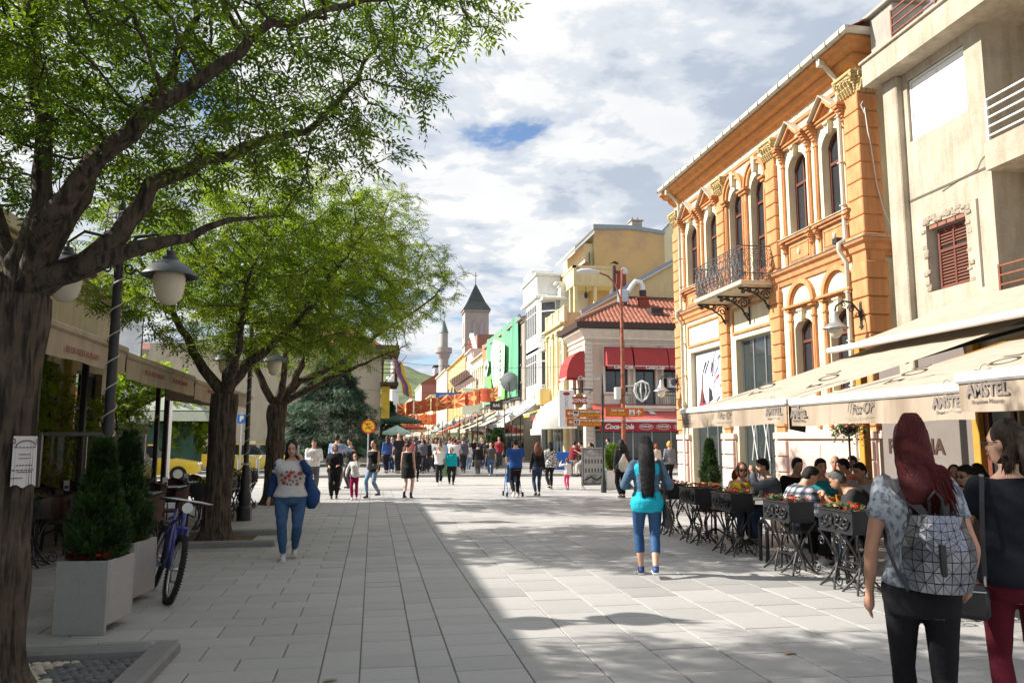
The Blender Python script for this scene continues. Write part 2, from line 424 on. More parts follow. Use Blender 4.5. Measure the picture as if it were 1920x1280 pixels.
# lane lines across the crossing
ln = MB()
for y0 in (28.3,33.9): ln.box(-40,y0,0.0,30,y0 + .12,.004)
tag(ln.build('road_marking',M('worn_white_paint',(.5,.5,.49),.8,var=.3,scale=2)),None,kind='structure')
# hills
def hill(name,x0,x1,y0,y1,fn,mat,nx=90,ny=40):
    V = [];Q = []
    for j in range(ny + 1):
        for i in range(nx + 1):
            x = x0 + (x1 - x0)*i/nx;y = y0 + (y1 - y0)*j/ny;V.append((x,y,fn(x,y)))
    for j in range(ny):
        for i in range(nx): a = j*(nx + 1) + i;Q.append((a,a + 1,a + nx + 2,a + nx + 1))
    me = np_mesh(name,np.array(V,dtype=float),np.array(Q),mat);me.polygons.foreach_set('use_smooth',[True]*len(me.polygons));return link(name,me)
def hz(x,y):
    t = min(1,max(0,(y - 600)/900));t = t*t*(3 - 2*t)
    # ridge falls away to the right, rises to the left
    h = 140 - 50/(1 + math.exp(-(x - 100)/40)) - 55/(1 + math.exp(-(x - 300)/60)) + 10*math.sin(x/70) + 6*math.sin(x/23 + 1) + 14*mnoise.noise(Vector((x/90,y/120,0)))
    return -2 + t*h + 5*t*mnoise.noise(Vector((x/30,y/30,3)))
MH = M('hill_grass',(.16,.20,.075),.95,var=.25,scale=.006,col2=(.075,.10,.05),c2pos=.55,c2w=.05,c2scale=.012)
tag(hill('hills',-1500,1500,560,1700,hz,MH,150,50),'green grassy hill rising behind the town',kind='structure')
# ================================================================ trees
MBK = M('bark',(.105,.078,.056),.95,var=.4,scale=6,bump=1.0,bscale=26,bz=.13,col2=(.028,.021,.016),c2pos=.53,c2w=.07,c2scale=24)
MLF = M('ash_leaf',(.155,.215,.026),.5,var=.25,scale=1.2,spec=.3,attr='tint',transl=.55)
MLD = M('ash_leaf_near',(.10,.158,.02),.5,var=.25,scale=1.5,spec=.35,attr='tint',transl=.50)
def colonize(base,fork,attract,step=.22,infl=1.4,kill=.34,iters=140,seed=1,limbs=None,trunk_pts=None):
    """space colonisation; returns nodes, parents"""
    rg = np.random.RandomState(seed)
    nodes = [np.array(p,float) for p in (trunk_pts or [])];par = [-1] + list(range(len(nodes) - 1))
    frac = {}
    for limb in (limbs or []):
        i0_ = len(nodes);last = limb[0] if isinstance(limb[0],int) else len(nodes) - 1
        prev = nodes[last]
        for p in limb[1:]:
            p = np.array(p,float);d = np.linalg.norm(p - prev);k = max(1,int(d/step));start = prev
            for i in range(1,k + 1):
                q = start + (p - start)*i/k + rg.normal(0,.016,3) + .03*np.sin(np.array([len(nodes)*.5,len(nodes)*.37,len(nodes)*.43]));nodes.append(q);par.append(last);last = len(nodes) - 1
            prev = p
        for i in range(i0_,len(nodes)): frac[i] = (i - i0_)/max(1,len(nodes) - i0_)
    A = attract.copy();P = np.array(nodes);best = np.full(len(A),1e9);bi_ = np.zeros(len(A),int);k0 = 0
    for it in range(iters):
        if len(A) == 0: break
        if k0 < len(P):
            d = np.linalg.norm(A[:,None,:] - P[None,k0:,:],axis=2);j = d.argmin(1);dm = d[np.arange(len(A)),j];up_ = dm < best;best[up_] = dm[up_];bi_[up_] = j[up_] + k0;k0 = len(P)
            alive = best > kill;A = A[alive];best = best[alive];bi_ = bi_[alive]
            if len(A) == 0: break
        ok = best < infl;new = [];np_ = []
        for n_ in np.unique(bi_[ok]):
            v = A[(bi_ == n_) & ok] - P[n_];v /= np.linalg.norm(v,axis=1)[:,None];s_ = v.sum(0);s_ = s_/(np.linalg.norm(s_) + 1e-6) + rg.normal(0,.16,3) + np.array([0,0,.06]);ln_ = np.linalg.norm(s_)
            q = P[n_] + s_/ln_*step
            if np.min(np.linalg.norm(P - q,axis=1)) < step*.35: best[bi_ == n_] += step*.3;continue
            new.append(q);np_.append(n_)
        if new: P = np.vstack([P,new]);par += list(np_)
        else:
            infl *= 1.3
            if infl > 8: break
    return P,par,frac
def branch_mesh(mb,P,par,tip=.006,power=2.35,floor=None,rmax=None):
    n = len(P);kids = [[] for _ in range(n)]
    for i,p in enumerate(par):
        if p >= 0: kids[p].append(i)
    rad = [0.0]*n
    for i in sorted(range(n),key=lambda i: -i):
        if not kids[i]: rad[i] = tip
        else: rad[i] = sum(rad[k] ** power for k in kids[i]) ** (1/power)
    rad = [min(max(r_,floor.get(i,0)),rmax) for i,r_ in enumerate(rad)]
    # chains
    stack = [(0,None)];depth = [0]*n
    while stack:
        s_,pr = stack.pop();chain = ([pr] if pr is not None else []) + [s_];c = s_
        while kids[c]:
            ks_ = sorted(kids[c],key=lambda k: -rad[k])
            for k in ks_[1:]: stack.append((k,c))
            c = ks_[0];chain.append(c)
        pts = [P[i] for i in chain];rr = [rad[i] for i in chain]
        if pr is not None and len(rr) > 1: rr[0] = min(rr[0],rr[1]*1.25)
        if len(pts) > 1: mb.tube(pts,rr,10 if rr[0] > .07 else (6 if rr[0] > .02 else 4),caps=True)
    return kids,rad
def leaf_template(rg,nl=4,L_=.17,w=.017):
    """one compound leaf lying along +x, drooping; quads as diamonds"""
    vs_ = [];q = []
    def leaflet(b,d,ln_):
        d = d/np.linalg.norm(d);s_ = np.cross(d,[0,0,1.0]);s_ /= np.linalg.norm(s_);k = len(vs_)
        vs_.extend([b,b + d*ln_*.42 + s_*w*.5,b + d*ln_ - np.array([0,0,.012]),b + d*ln_*.42 - s_*w*.5]);q.append((k,k + 1,k + 2,k + 3))
    for i in range(nl):
        t = (i + .8)/(nl + .4);b = np.array([t*L_,0,-.35*L_*t*t])
        for sgn in (-1,1): leaflet(b,np.array([.55,sgn,-.25 + rg.normal(0,.15)]),L_*.36*(1.1 - abs(t - .5)))
    leaflet(np.array([L_,0,-.35*L_]),np.array([1,0,-.5]),L_*.35)
    k = len(vs_);vs_.extend([np.array([0,.0015,0]),np.array([0,-.0015,0]),np.array([L_,-.001,-.35*L_]),np.array([L_,.001,-.35*L_])]);q.append((k,k + 1,k + 2,k + 3))
    return np.array(vs_),np.array(q)
def scatter(tmpls,pos,dirs,sizes,rg,up=.3,tint=None):
    """copies of leaf templates at positions, pointing along dirs"""
    VV = [];QQ = [];TT = [];off = 0
    pick = rg.randint(0,len(tmpls),len(pos))
    for ti,(tv,tq) in enumerate(tmpls):
        idx = np.where(pick == ti)[0]
        if len(idx) == 0: continue
        X = dirs[idx];X = X/np.linalg.norm(X,axis=1)[:,None]
        Z = np.tile([0,0,1.0],(len(idx),1)) + rg.normal(0,up,(len(idx),3));Y = np.cross(Z,X);Y /= np.linalg.norm(Y,axis=1)[:,None];Z = np.cross(X,Y)
        Mx = np.stack([X,Y,Z],2)*sizes[idx][:,None,None]
        v = np.einsum('nij,kj->nki',Mx,tv) + pos[idx][:,None,:]
        nv = len(tv);VV.append(v.reshape(-1,3));QQ.append((tq[None] + (np.arange(len(idx))*nv)[:,None,None]).reshape(-1,4) + off);off += nv*len(idx)
        t = tint[idx] if tint is not None else np.ones((len(idx),3));t = np.repeat(t,nv,0);TT.append(np.hstack([t,np.ones((len(t),1))]))
    return np.vstack(VV),np.vstack(QQ),np.vstack(TT)
def ash_tree(label,base,trunk_pts,limbs,blobs,nattr,seed,leaves_per,mat,leaf=.17,tip=.006,step=.22,kill=.34,thr=.012,nl=4,keep=None,infl=1.3,tr_r=.2,power=2.35,leafw=.017,limb_r=.46):
    t0 = thing('ash_tree',label,'tree',base,group='clipped ash trees along the left side')
    rg = np.random.RandomState(seed);A = []
    for (c,r_,wgt) in blobs:
        k = int(nattr*wgt);u_ = rg.normal(0,1,(k,3));u_ /= np.linalg.norm(u_,axis=1)[:,None];rr = rg.rand(k) ** (1/2.2)
        A.append(np.array(c) + u_*rr[:,None]*np.array(r_))
    A = np.vstack(A);
    P,par,frac = colonize(base,None,A,step=step,seed=seed,limbs=limbs,trunk_pts=trunk_pts,kill=kill,infl=infl)
    floor = {i: tr_r*.6 for i in range(len(trunk_pts))};floor.update({i: tr_r*limb_r*(1 - f_) ** 1.15 for i,f_ in frac.items()})   # limbs taper from the fork outwards
    mb = MB();kids,rad = branch_mesh(mb,P,par,tip=tip,rmax=tr_r*.62,power=power,floor=floor)
    mb.build('limbs',MBK,t0,smooth=True)
    # trunk: tapered, ridged, knobbly
    tv = MB();n_,H_ = 84,trunk_pts[-1][2];rings = [];tp = [Vector(p) for p in trunk_pts]
    K = 60
    for i in range(K + 1):
        f = i/K;z = f*(H_ + .02);j = min(len(tp) - 2,int(f*(len(tp) - 1)));lf = f*(len(tp) - 1) - j;c = tp[j].lerp(tp[j + 1],lf)
        r_ = tr_r*(1 + .55*math.exp(-z/.12) - .12*f + .12*math.exp(-((f - .95)/.08) ** 2))
        for q in range(n_):
            a = 2*PI*q/n_;nn = mnoise.noise(Vector((math.cos(a)*2.2,math.sin(a)*2.2,z*.8 + seed)))*.13 + mnoise.noise(Vector((math.cos(a)*9,math.sin(a)*9,z*2.2 + seed)))*.10 + .045*math.sin(q*2.6 + 2.5*mnoise.noise(Vector((q*.35,z*2.5,seed))))*(.5 + mnoise.noise(Vector((q*.5,z*4,seed + 3))))
            knob = .22*max(0,mnoise.noise(Vector((math.cos(a)*1.6,math.sin(a)*1.6,z*2.3 + 5*seed))) - .18)*(1 if f > .5 else .3)
            rings.append((c.x + math.cos(a)*r_*(1 + nn + knob*2),c.y + math.sin(a)*r_*(1 + nn + knob*2),z))
    tv.add(rings,[(i*n_ + q,i*n_ + (q + 1) % n_,(i + 1)*n_ + (q + 1) % n_,(i + 1)*n_ + q) for i in range(K) for q in range(n_)] + [tuple(K*n_ + q for q in range(n_))])
    tv.build('trunk',MBK,t0,smooth=True)
    # leaves on thin twigs
    radn = np.array(rad);par_ = np.array(par);idx = np.where((radn < thr) & (par_ >= 0))[0]
    if keep is not None: idx = np.array([i for i in idx if keep(P[i])])
    rep = np.repeat(idx,leaves_per);tdir = P[rep] - P[par_[rep]];tdir /= np.linalg.norm(tdir,axis=1)[:,None] + 1e-9
    pos = P[rep] - tdir*step*rg.rand(len(rep),1) + rg.normal(0,.012,(len(rep),3))
    d = tdir*.7 + rg.normal(0,.75,(len(rep),3));d[:,2] = d[:,2]*.5 - .02
    cl = np.array([mnoise.noise(Vector(p)*1.3) for p in P])[rep]
    tint = np.clip(1.0 + cl[:,None]*.5 + rg.normal(0,.14,(len(rep),1)),.45,1.7)*np.array([[1.12,1.0,.85]]) ** (cl[:,None]*2.2)
    v,q,tt = scatter([leaf_template(rg,nl,leaf,leafw) for _ in range(5)],pos,d,rg.uniform(.65,1.25,len(rep)),rg,tint=tint)
    sub = np.array(base);o = link('crown',np_mesh('crown',v - sub,q,mat,tt),t0)
    print('TREE',label[:20],'nodes',len(P),'leafquads',len(q))
    return t0
def tp(x,y,h,k=9,lean=(0,0)): return [(x + lean[0]*i/k,y + lean[1]*i/k,h*i/k) for i in range(k + 1)]
# first tree: thick forked trunk close on the left; its boughs cross the top left of the view
T1 = tp(-2.45,5.75,2.55,9,(.04,0))
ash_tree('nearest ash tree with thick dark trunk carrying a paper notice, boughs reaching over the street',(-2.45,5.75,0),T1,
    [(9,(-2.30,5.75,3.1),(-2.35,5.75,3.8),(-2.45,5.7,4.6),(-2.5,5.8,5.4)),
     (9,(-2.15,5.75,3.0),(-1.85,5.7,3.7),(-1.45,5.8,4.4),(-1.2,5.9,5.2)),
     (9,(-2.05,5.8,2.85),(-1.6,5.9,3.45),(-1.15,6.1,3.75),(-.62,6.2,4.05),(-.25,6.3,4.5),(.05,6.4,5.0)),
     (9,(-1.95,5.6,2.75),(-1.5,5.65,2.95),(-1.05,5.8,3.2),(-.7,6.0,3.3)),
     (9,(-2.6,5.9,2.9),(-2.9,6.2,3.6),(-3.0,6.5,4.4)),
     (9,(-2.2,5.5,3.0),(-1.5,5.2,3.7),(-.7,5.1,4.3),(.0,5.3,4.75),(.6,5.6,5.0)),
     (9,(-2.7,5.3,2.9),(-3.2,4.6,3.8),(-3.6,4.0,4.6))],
    [((-2.2,5.8,4.55),(2.0,2.1,1.35),.50),((-.9,6.0,4.35),(1.4,1.2,.85),.24),((.2,5.8,5.0),(.85,.9,.42),.09),((-2.8,5.0,4.2),(1.6,1.6,1.0),.11),((-1.9,3.9,4.55),(2.2,1.4,1.0),.22),((-3.7,6.9,4.5),(1.8,1.3,1.1),.24)],  # closing blobs added for their shade, the camera-side mass hanging out of view
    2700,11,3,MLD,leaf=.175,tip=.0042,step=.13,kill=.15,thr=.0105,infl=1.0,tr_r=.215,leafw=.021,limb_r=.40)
T2 = tp(-2.5,13.7,2.35,9,(.05,0))
ash_tree('ash tree between the cafe and the phone woman, second from the camera',(-2.5,13.7,0),T2,
    [(9,(-3.0,13.7,3.1),(-3.7,13.6,4.3),(-4.3,13.6,5.3)),
     (9,(-2.3,13.8,3.3),(-2.0,13.9,4.6),(-1.7,13.9,5.8)),
     (9,(-1.9,13.6,3.0),(-1.1,13.5,3.9),(-.4,13.5,4.9)),
     (9,(-2.5,14.2,3.0),(-2.6,15.0,4.2)),(9,(-2.2,13.1,3.0),(-1.9,12.3,4.2))],
    [((-2.2,13.7,4.7),(2.9,2.9,1.9),.72),((-.9,13.5,4.3),(1.9,2.3,1.4),.28)],
    2700,5,5,MLF,leaf=.21,tip=.0052,step=.18,kill=.21,thr=.0125,infl=1.3,tr_r=.21,leafw=.027)
T3 = tp(-2.5,21.0,2.5,9,(.05,0))
ash_tree('ash tree with the wide bright crown leaning out over the street, third from the camera',(-2.5,21.0,0),T3,
    [(9,(-2.9,21.0,3.2),(-3.7,21.0,4.6),(-4.4,21,5.8)),
     (9,(-2.0,21.0,3.3),(-1.2,20.9,5.0),(-.2,20.9,6.9)),
     (9,(-1.9,21.1,3.1),(-.5,21.3,4.0),(.9,21.3,5.0),(1.9,21.3,5.9)),
     (9,(-2.4,21.7,3.3),(-2.3,22.6,4.9)),(9,(-1.7,20.8,2.9),(-.4,20.6,3.5),(.8,20.6,4.1)),(9,(-2.3,20.4,3.2),(-2.0,19.6,5))],
    [((-1.7,21.0,5.5),(3.3,3.0,2.3),.62),((.4,21.0,5.9),(2.1,2.0,1.5),.27),((.2,21.0,7.9),(1.1,1.1,.9),.10)],
    3300,8,5,MLF,leaf=.21,tip=.0055,step=.21,kill=.26,thr=.0135,infl=1.6,tr_r=.23,leafw=.026)
# notice taped to the first trunk
np_ = thing('paper_notice','white printed paper notice taped round the trunk of the nearest tree','poster',(-2.42,5.50,1.38))
MPAP = M('paper',(.62,.58,.57),.8,var=.06,scale=6);MINK = M('print_ink',(.05,.045,.05),.7,var=0)
def on_trunk(a,z,r=.272): return (-2.43 + (r - .022)*math.sin(a),5.75 - (r + .012)*math.cos(a),z + .11)
m_ = MB();K = 10;A0,A1 = .70,1.34
for i in range(K):
    a,b = A0 + (A1 - A0)*i/K,A0 + (A1 - A0)*(i + 1)/K;w0 = .006*math.sin(i*.9)
    m_.quad(on_trunk(a,1.20 + .012*math.sin(i),.275 + w0),on_trunk(b,1.20 + .012*math.sin(i + 1),.275 + w0),on_trunk(b,1.52,.272),on_trunk(a,1.52,.272))
m_.build('sheet',MPAP,np_)
m_ = MB()
for z,a,b in ((1.445,.72,1.26),(1.40,.84,1.12),(1.375,.84,1.14),(1.33,.78,1.2),(1.30,.70,1.26),(1.287,.82,1.2),(1.25,.70,.96)):
    for i in range(6):
        p,q = a + (b - a)*i/6,a + (b - a)*(i + .7)/6
        m_.quad(on_trunk(p,z,.283),on_trunk(q,z,.283),on_trunk(q,z + .006,.283),on_trunk(p,z + .006,.283))
for i in range(12):
    t,u_ = PI*i/12,PI*(i + 1)/12
    m_.quad(on_trunk(1.0 - .26*math.cos(t),1.45 + .045*math.sin(t),.284),on_trunk(1.0 - .26*math.cos(u_),1.45 + .045*math.sin(u_),.284),on_trunk(1.0 - .24*math.cos(u_),1.45 + .038*math.sin(u_),.284),on_trunk(1.0 - .24*math.cos(t),1.45 + .038*math.sin(t),.284))
for c in (.70,1.29):
    for i in range(8):
        t,u_ = 2*PI*i/8,2*PI*(i + 1)/8
        m_.quad(*[on_trunk(c + .045*k*math.cos(s_),1.487 + .018*k*math.sin(s_),.284) for k,s_ in ((1,t),(1,u_),(.6,u_),(.6,t))])
m_.build('print',MINK,np_)['kind'] = 'stuff'
# ---- conifers
def tufts(rg,c,H_,R_,n,droop=.25,size=.3,blades=6,shape=1.0,fill=.55):
    u_ = rg.rand(n);z = H_*(1 - np.sqrt(1 - u_*.995) ** 1.0) if shape > 0 else H_*u_
    z = H_*u_ ** 1.25
    rz = R_*np.clip(1 - z/H_,0,1) ** .8*(1 - .35*np.exp(-z/(H_*.06)))*(1 + .12*np.sin(z*7));a = rg.rand(n)*2*PI;rr = rz*(fill + (1 - fill)*rg.rand(n) ** .5)*(1 + .10*np.sin(a*5 + z*2))
    pos = np.stack([c[0] + rr*np.cos(a),c[1] + rr*np.sin(a),c[2] + z],1)
    d = np.stack([np.cos(a),np.sin(a),-droop + rg.normal(0,.15,n)],1) + rg.normal(0,.25,(n,3))
    return pos,d
def spray(rg,blades=8,L_=.3,w=.03):
    vs_ = [];q = []
    for i in range(blades):
        t = i/blades;b = np.array([t*L_*.8,0,0]);s_ = -1 if i % 2 else 1;d = np.array([.8,s_*(1 - t)*.9,rg.normal(0,.25)]);d /= np.linalg.norm(d);p = np.cross(d,[0,0,1]);p /= np.linalg.norm(p);k = len(vs_);l_ = L_*.5
        vs_ += [b - p*w*.3,b + d*l_*.5 + p*w*.5,b + d*l_,b + d*l_*.5 - p*w*.5];q.append((k,k + 1,k + 2,k + 3))
    return np.array(vs_),np.array(q)
MSP = M('spruce_needles',(.055,.10,.055),.6,var=.25,scale=1.5,attr='tint',transl=.12)
MTH = M('thuja_leaf',(.035,.075,.016),.6,var=.3,scale=6,attr='tint',transl=.2)
def conifer(name,label,c,H_,R_,n,mat,size,blades,droop,z0,seed,group=None,w=.03,tr=.09,parent=None,fill=.55,rise=0.0):
    t0 = parent or thing(name,label,'tree',c,group=group);rg = np.random.RandomState(seed)
    pos,d = tufts(rg,(0,0,z0),H_,R_,n,droop,fill=fill)
    if rise: d[:,2] += rise
    # layered boughs: clump brightness by bough
    cl = np.array([mnoise.noise(Vector(p)*(2.4/max(.3,R_))) for p in pos]);tint = np.clip(1 + cl[:,None]*.9 + rg.normal(0,.15,(n,1)),.4,2)*np.array([[1,1,1]])
    pos *= (1 + (cl*.38)[:,None]*np.array([1,1,0]))
    v,q,tt = scatter([spray(rg,blades,size,w) for _ in range(4)],pos,d,rg.uniform(.7,1.3,n),rg,up=.5,tint=tint)
    link('crown',np_mesh('crown',v,q,mat,tt),t0)
    tr_ = MB();tr_.tube([(0,0,0 if parent is None else z0 - .1),(0,0,z0 + H_*.9)],[tr,tr*.2],8);tr_.build('trunk',MBK,t0,world=False)
    return t0
conifer('spruce_tree','big blue green spruce in the square behind the group of people',(-2.6,50,0),6.4,3.5,10500,MSP,.40,7,.35,.75,4,w=.045,tr=.16)
conifer('spruce_tree','small dark conifer behind the big spruce, beside the far market umbrellas',(1.2,66,0),4.4,1.5,2600,MSP,.34,8,.3,.5,9,w=.05)
def round_tree(label,c,H_,R_,n,seed,sc_=.34,mat=None,zc=None):
    t0 = thing('round_tree',label,'tree',c);rg = np.random.RandomState(seed);zc = zc or H_*.65
    u_ = rg.normal(0,1,(n,3));u_ /= np.linalg.norm(u_,axis=1)[:,None];lump = np.array([mnoise.noise(Vector(q)*2.1 + Vector((seed,0,0))) for q in u_])
    pos = u_*(np.array([R_,R_,H_*.38])*(1 + .45*lump)[:,None])*(.55 + .45*rg.rand(n,1)) + np.array([0,0,zc])
    tint = np.clip(1 + lump[:,None]*.8 + rg.normal(0,.2,(n,1)),.4,1.8)*np.ones((1,3))
    v,q,tt = scatter([spray(rg,6,sc_,sc_*.35) for _ in range(3)],pos,u_ + rg.normal(0,.4,(n,3)),rg.uniform(.7,1.3,n),rg,up=.8,tint=tint)
    link('crown',np_mesh('crown',v,q,mat or MLF,tt),t0);m_ = MB();m_.tube([(0,0,0),(.1,0,zc*.5),(0,.1,zc)],[.16,.12,.06],8)
    for k in range(5): m_.tube([(0,0,zc*.5),(R_*.6*math.cos(k*1.3),R_*.6*math.sin(k*1.3),zc*1.1)],[.07,.02],5)
    m_.build('trunk',MBK,t0,world=False);return t0
round_tree('bushy green tree beyond the taxis, seen between the cafe and the second tree',(-13.5,48,0),6.0,2.4,3000,21)
round_tree('small dark green street tree by the crossing, seen behind the third tree trunk',(-9.0,40,0),3.6,1.2,1600,23)
# ================================================================ the orange corner building
C_OR = (.60,.275,.115);C_CR = (.70,.61,.43)
MOR = M('orange_stucco',C_OR,.88,var=.14,scale=3,bump=.35,bscale=45,streak=.24,stain=.16)
MCR = M('cream_stucco',C_CR,.88,var=.10,scale=2.5,bump=.3,bscale=40,streak=.20,stain=.08)
MPK = M('pink_plinth_stucco',(.60,.43,.37),.85,var=.10,scale=2.5,bump=.2,bscale=40,stain=.12,rand=.05)
MGD = M('gilded_plaster',(.52,.39,.17),.55,var=.35,scale=9,bump=.8,bscale=30)
MBRN = M('brown_window_wood',(.15,.045,.028),.55,var=.2,scale=6,bump=.15)
MGL = glassm();MGLS = glassm('shop_glass',(.035,.045,.045),.03,.8)
MWH = M('white_paint',(.66,.66,.64),.5,var=.06,scale=4)
MGUT = M('pale_gutter_metal',(.56,.52,.42),.5,var=.15,scale=5,streak=.15)
MIR = M('black_wrought_iron',(.018,.018,.02),.45,var=.25,scale=12,spec=.5)
MIG = M('grey_iron',(.10,.11,.12),.45,var=.3,scale=12,metal=.4)
MALU = M('aluminium_frame',(.42,.43,.44),.35,var=.1,scale=4,metal=.7)
MTILE = M('terracotta_tile',(.38,.14,.085),.85,var=.35,scale=2.3,bump=.2,col2=(.24,.09,.06),c2scale=5)
MLAMPG = M('lamp_globe',(.80,.75,.62),.25,var=.05,scale=4,transl=.25)
MLAMPH = M('lamp_hood_metal',(.42,.43,.43),.35,var=.25,scale=9,metal=.6)
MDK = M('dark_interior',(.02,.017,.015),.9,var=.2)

OB = thing('corner_building','orange and cream two storey building with arched windows, gilded capitals and an iron balcony','building',(10.56,15.2,0))
F1 = ((10.56,0),(0,1),(-1,0));F2 = ((10.56,15.2),(1,0),(0,-1))
UA,UB = 15.2,26.15
up = [(15.88,16.73,6.85,8.95,.30),(17.45,18.30,6.85,8.95,.30),(19.55,20.40,5.92,9.10,.42),(20.92,21.77,5.92,9.10,.42),(22.68,23.53,6.80,8.90,.30),(24.25,25.10,6.80,8.90,.30)]
gr = [(15.88,16.73,2.75,4.65,.22),(17.45,18.30,2.75,4.65,.22),(19.55,21.65,.12,4.57,0),(22.75,25.05,.12,4.55,0)]
wl = MB().frame(*F1);wall_holes(wl,UA,UB,0,10.5,0,up + gr,.28)
wl.frame(*F2);wl.quad((0,0,0),(4,0,0),(4,0,10.5),(0,0,10.5));wl.T = None
wl.quad((10.56,UB,0),(16,UB,0),(16,UB,10.5),(10.56,UB,10.5));wl.build('wall',MCR,OB)
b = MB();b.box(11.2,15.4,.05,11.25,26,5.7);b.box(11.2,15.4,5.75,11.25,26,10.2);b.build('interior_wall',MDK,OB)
def sweep(name,prof,mat,u_end=UB + .02,xs=1.6,parent=OB):
    """profile (w, z) carried along the street front and round the near corner"""
    m_ = MB();n_ = len(prof)
    for w_,z_ in prof: m_.v += [(10.56 - w_,u_end,z_),(10.56 - w_,UA - w_,z_),(10.56 + xs,UA - w_,z_)]
    m_.f = []
    for i in range(n_ - 1):
        for k in (0,1): m_.f.append((i*3 + k,i*3 + k + 1,(i + 1)*3 + k + 1,(i + 1)*3 + k))
    m_.f += [tuple(i*3 for i in range(n_)),tuple(i*3 + 2 for i in range(n_ - 1,-1,-1))];m_.m = [0]*len(m_.f)
    return m_.build(name,mat,parent)
sweep('belt_cornice',[(-.02,5.62),(.05,5.62),(.07,5.72),(.12,5.76),(.14,5.86),(.22,5.92),(.24,5.985),(-.02,5.985)],MOR)
sweep('cornice_flashing',[(-.02,5.99),(.26,5.99),(.26,6.005),(-.02,6.03)],MALU)
sweep('frieze_band',[(-.02,9.68),(.05,9.68),(.07,9.76),(-.02,9.76)],MOR,xs=.05)
sweep('main_cornice',[(-.02,9.98),(.05,9.98),(.09,10.04),(.17,10.06),(.24,10.14),(.24,10.20),(.42,10.22),(.47,10.31),(.58,10.34),(.58,10.40),(-.02,10.40)],M('deep_orange_stucco',(.54,.24,.08),.85,var=.12,scale=3,streak=.18))
sweep('gutter',[(.55,10.42),(.66,10.40),(.71,10.43),(.72,10.53),(.69,10.53),(.69,10.46),(.55,10.46)],MGUT,u_end=UB - .25)
gs = MB()
for i in range(21): gs.box(10.56 - .735,14.7 + i*.53,10.395,10.56 - .66,14.72 + i*.53,10.538)
gs.build('gutter_joints',M('gutter_joint_metal',(.35,.33,.28),.6),OB)['kind'] = 'stuff'  # darker joint strips spaced along the gutter
# roof of clay tiles, rising from the gutter
rf = MB();n_ = 0
for r_ in range(6):
    for i in range(46):
        y0 = 14.45 + i*.256;x0 = 9.92 + r_*.36;z0 = 10.48 + r_*.19
        rf.add([(x0,y0,z0),(x0,y0 + .13,z0 + .045),(x0,y0 + .256,z0),(x0 + .40,y0,z0 + .2),(x0 + .40,y0 + .13,z0 + .245),(x0 + .40,y0 + .256,z0 + .2)],[(0,1,4,3),(1,2,5,4),(0,3,5,2)])
    for i in range(9):
        x0 = 10.0 + r_*.36 + i*.256;y0 = 14.55 + r_*.36;z0 = 10.48 + r_*.19
        rf.add([(x0,y0,z0),(x0 + .13,y0,z0 + .045),(x0 + .256,y0,z0),(x0,y0 + .4,z0 + .2),(x0 + .13,y0 + .4,z0 + .245),(x0 + .256,y0 + .4,z0 + .2)],[(0,1,4,3),(1,2,5,4)])
o = rf.build('roof',MTILE,OB);o['kind'] = 'stuff'
# rusticated pilasters
def blockset(us,z0,z1,h,wproud,corner=False,width=.5,mat=MOR,name='block'):
    me = None;k = 0;z = z0
    while z + h <= z1 + .05:
        if me is None:
            q = MB();q.bbox(-wproud,0,.012,.05,width,h - .012,.018)
            if corner: q = MB();q.bbox(-wproud,-wproud,.012,.42,width - .06,h - .012,.018)
            me = q.mesh(name,mat)
        for u_ in us: link(name,me,OB,loc=(0,u_ - 15.2,z))
        z += h
cores = MB()
for u_ in (18.86,22.02,25.66): cores.box(10.56 - .07,u_ + .03,1.8,10.57,u_ + .46,9.4)
cores.box(10.56 - .07,15.13,1.8,10.57,15.62,9.4);cores.box(10.56,15.13,1.8,10.95,15.2,9.4);cores.build('pilaster_core',MOR,OB)
blockset((18.85,22.0,25.65),6.12,9.15,.36,.11);blockset((18.85,22.0,25.65),1.95,5.6,.36,.12)
blockset((15.2,),6.12,9.30,.40,.10,True);blockset((15.2,),1.9,5.6,.40,.12,True)
cb = MB()
for u_ in (18.82,21.97,25.62): cb.bbox(10.56 - .17,u_,5.99,10.58,u_ + .56,6.10,.02)
cb.bbox(10.56 - .17,15.03,6.01,11.0,15.76,6.10,.02);cb.build('pilaster_base',MOR,OB)
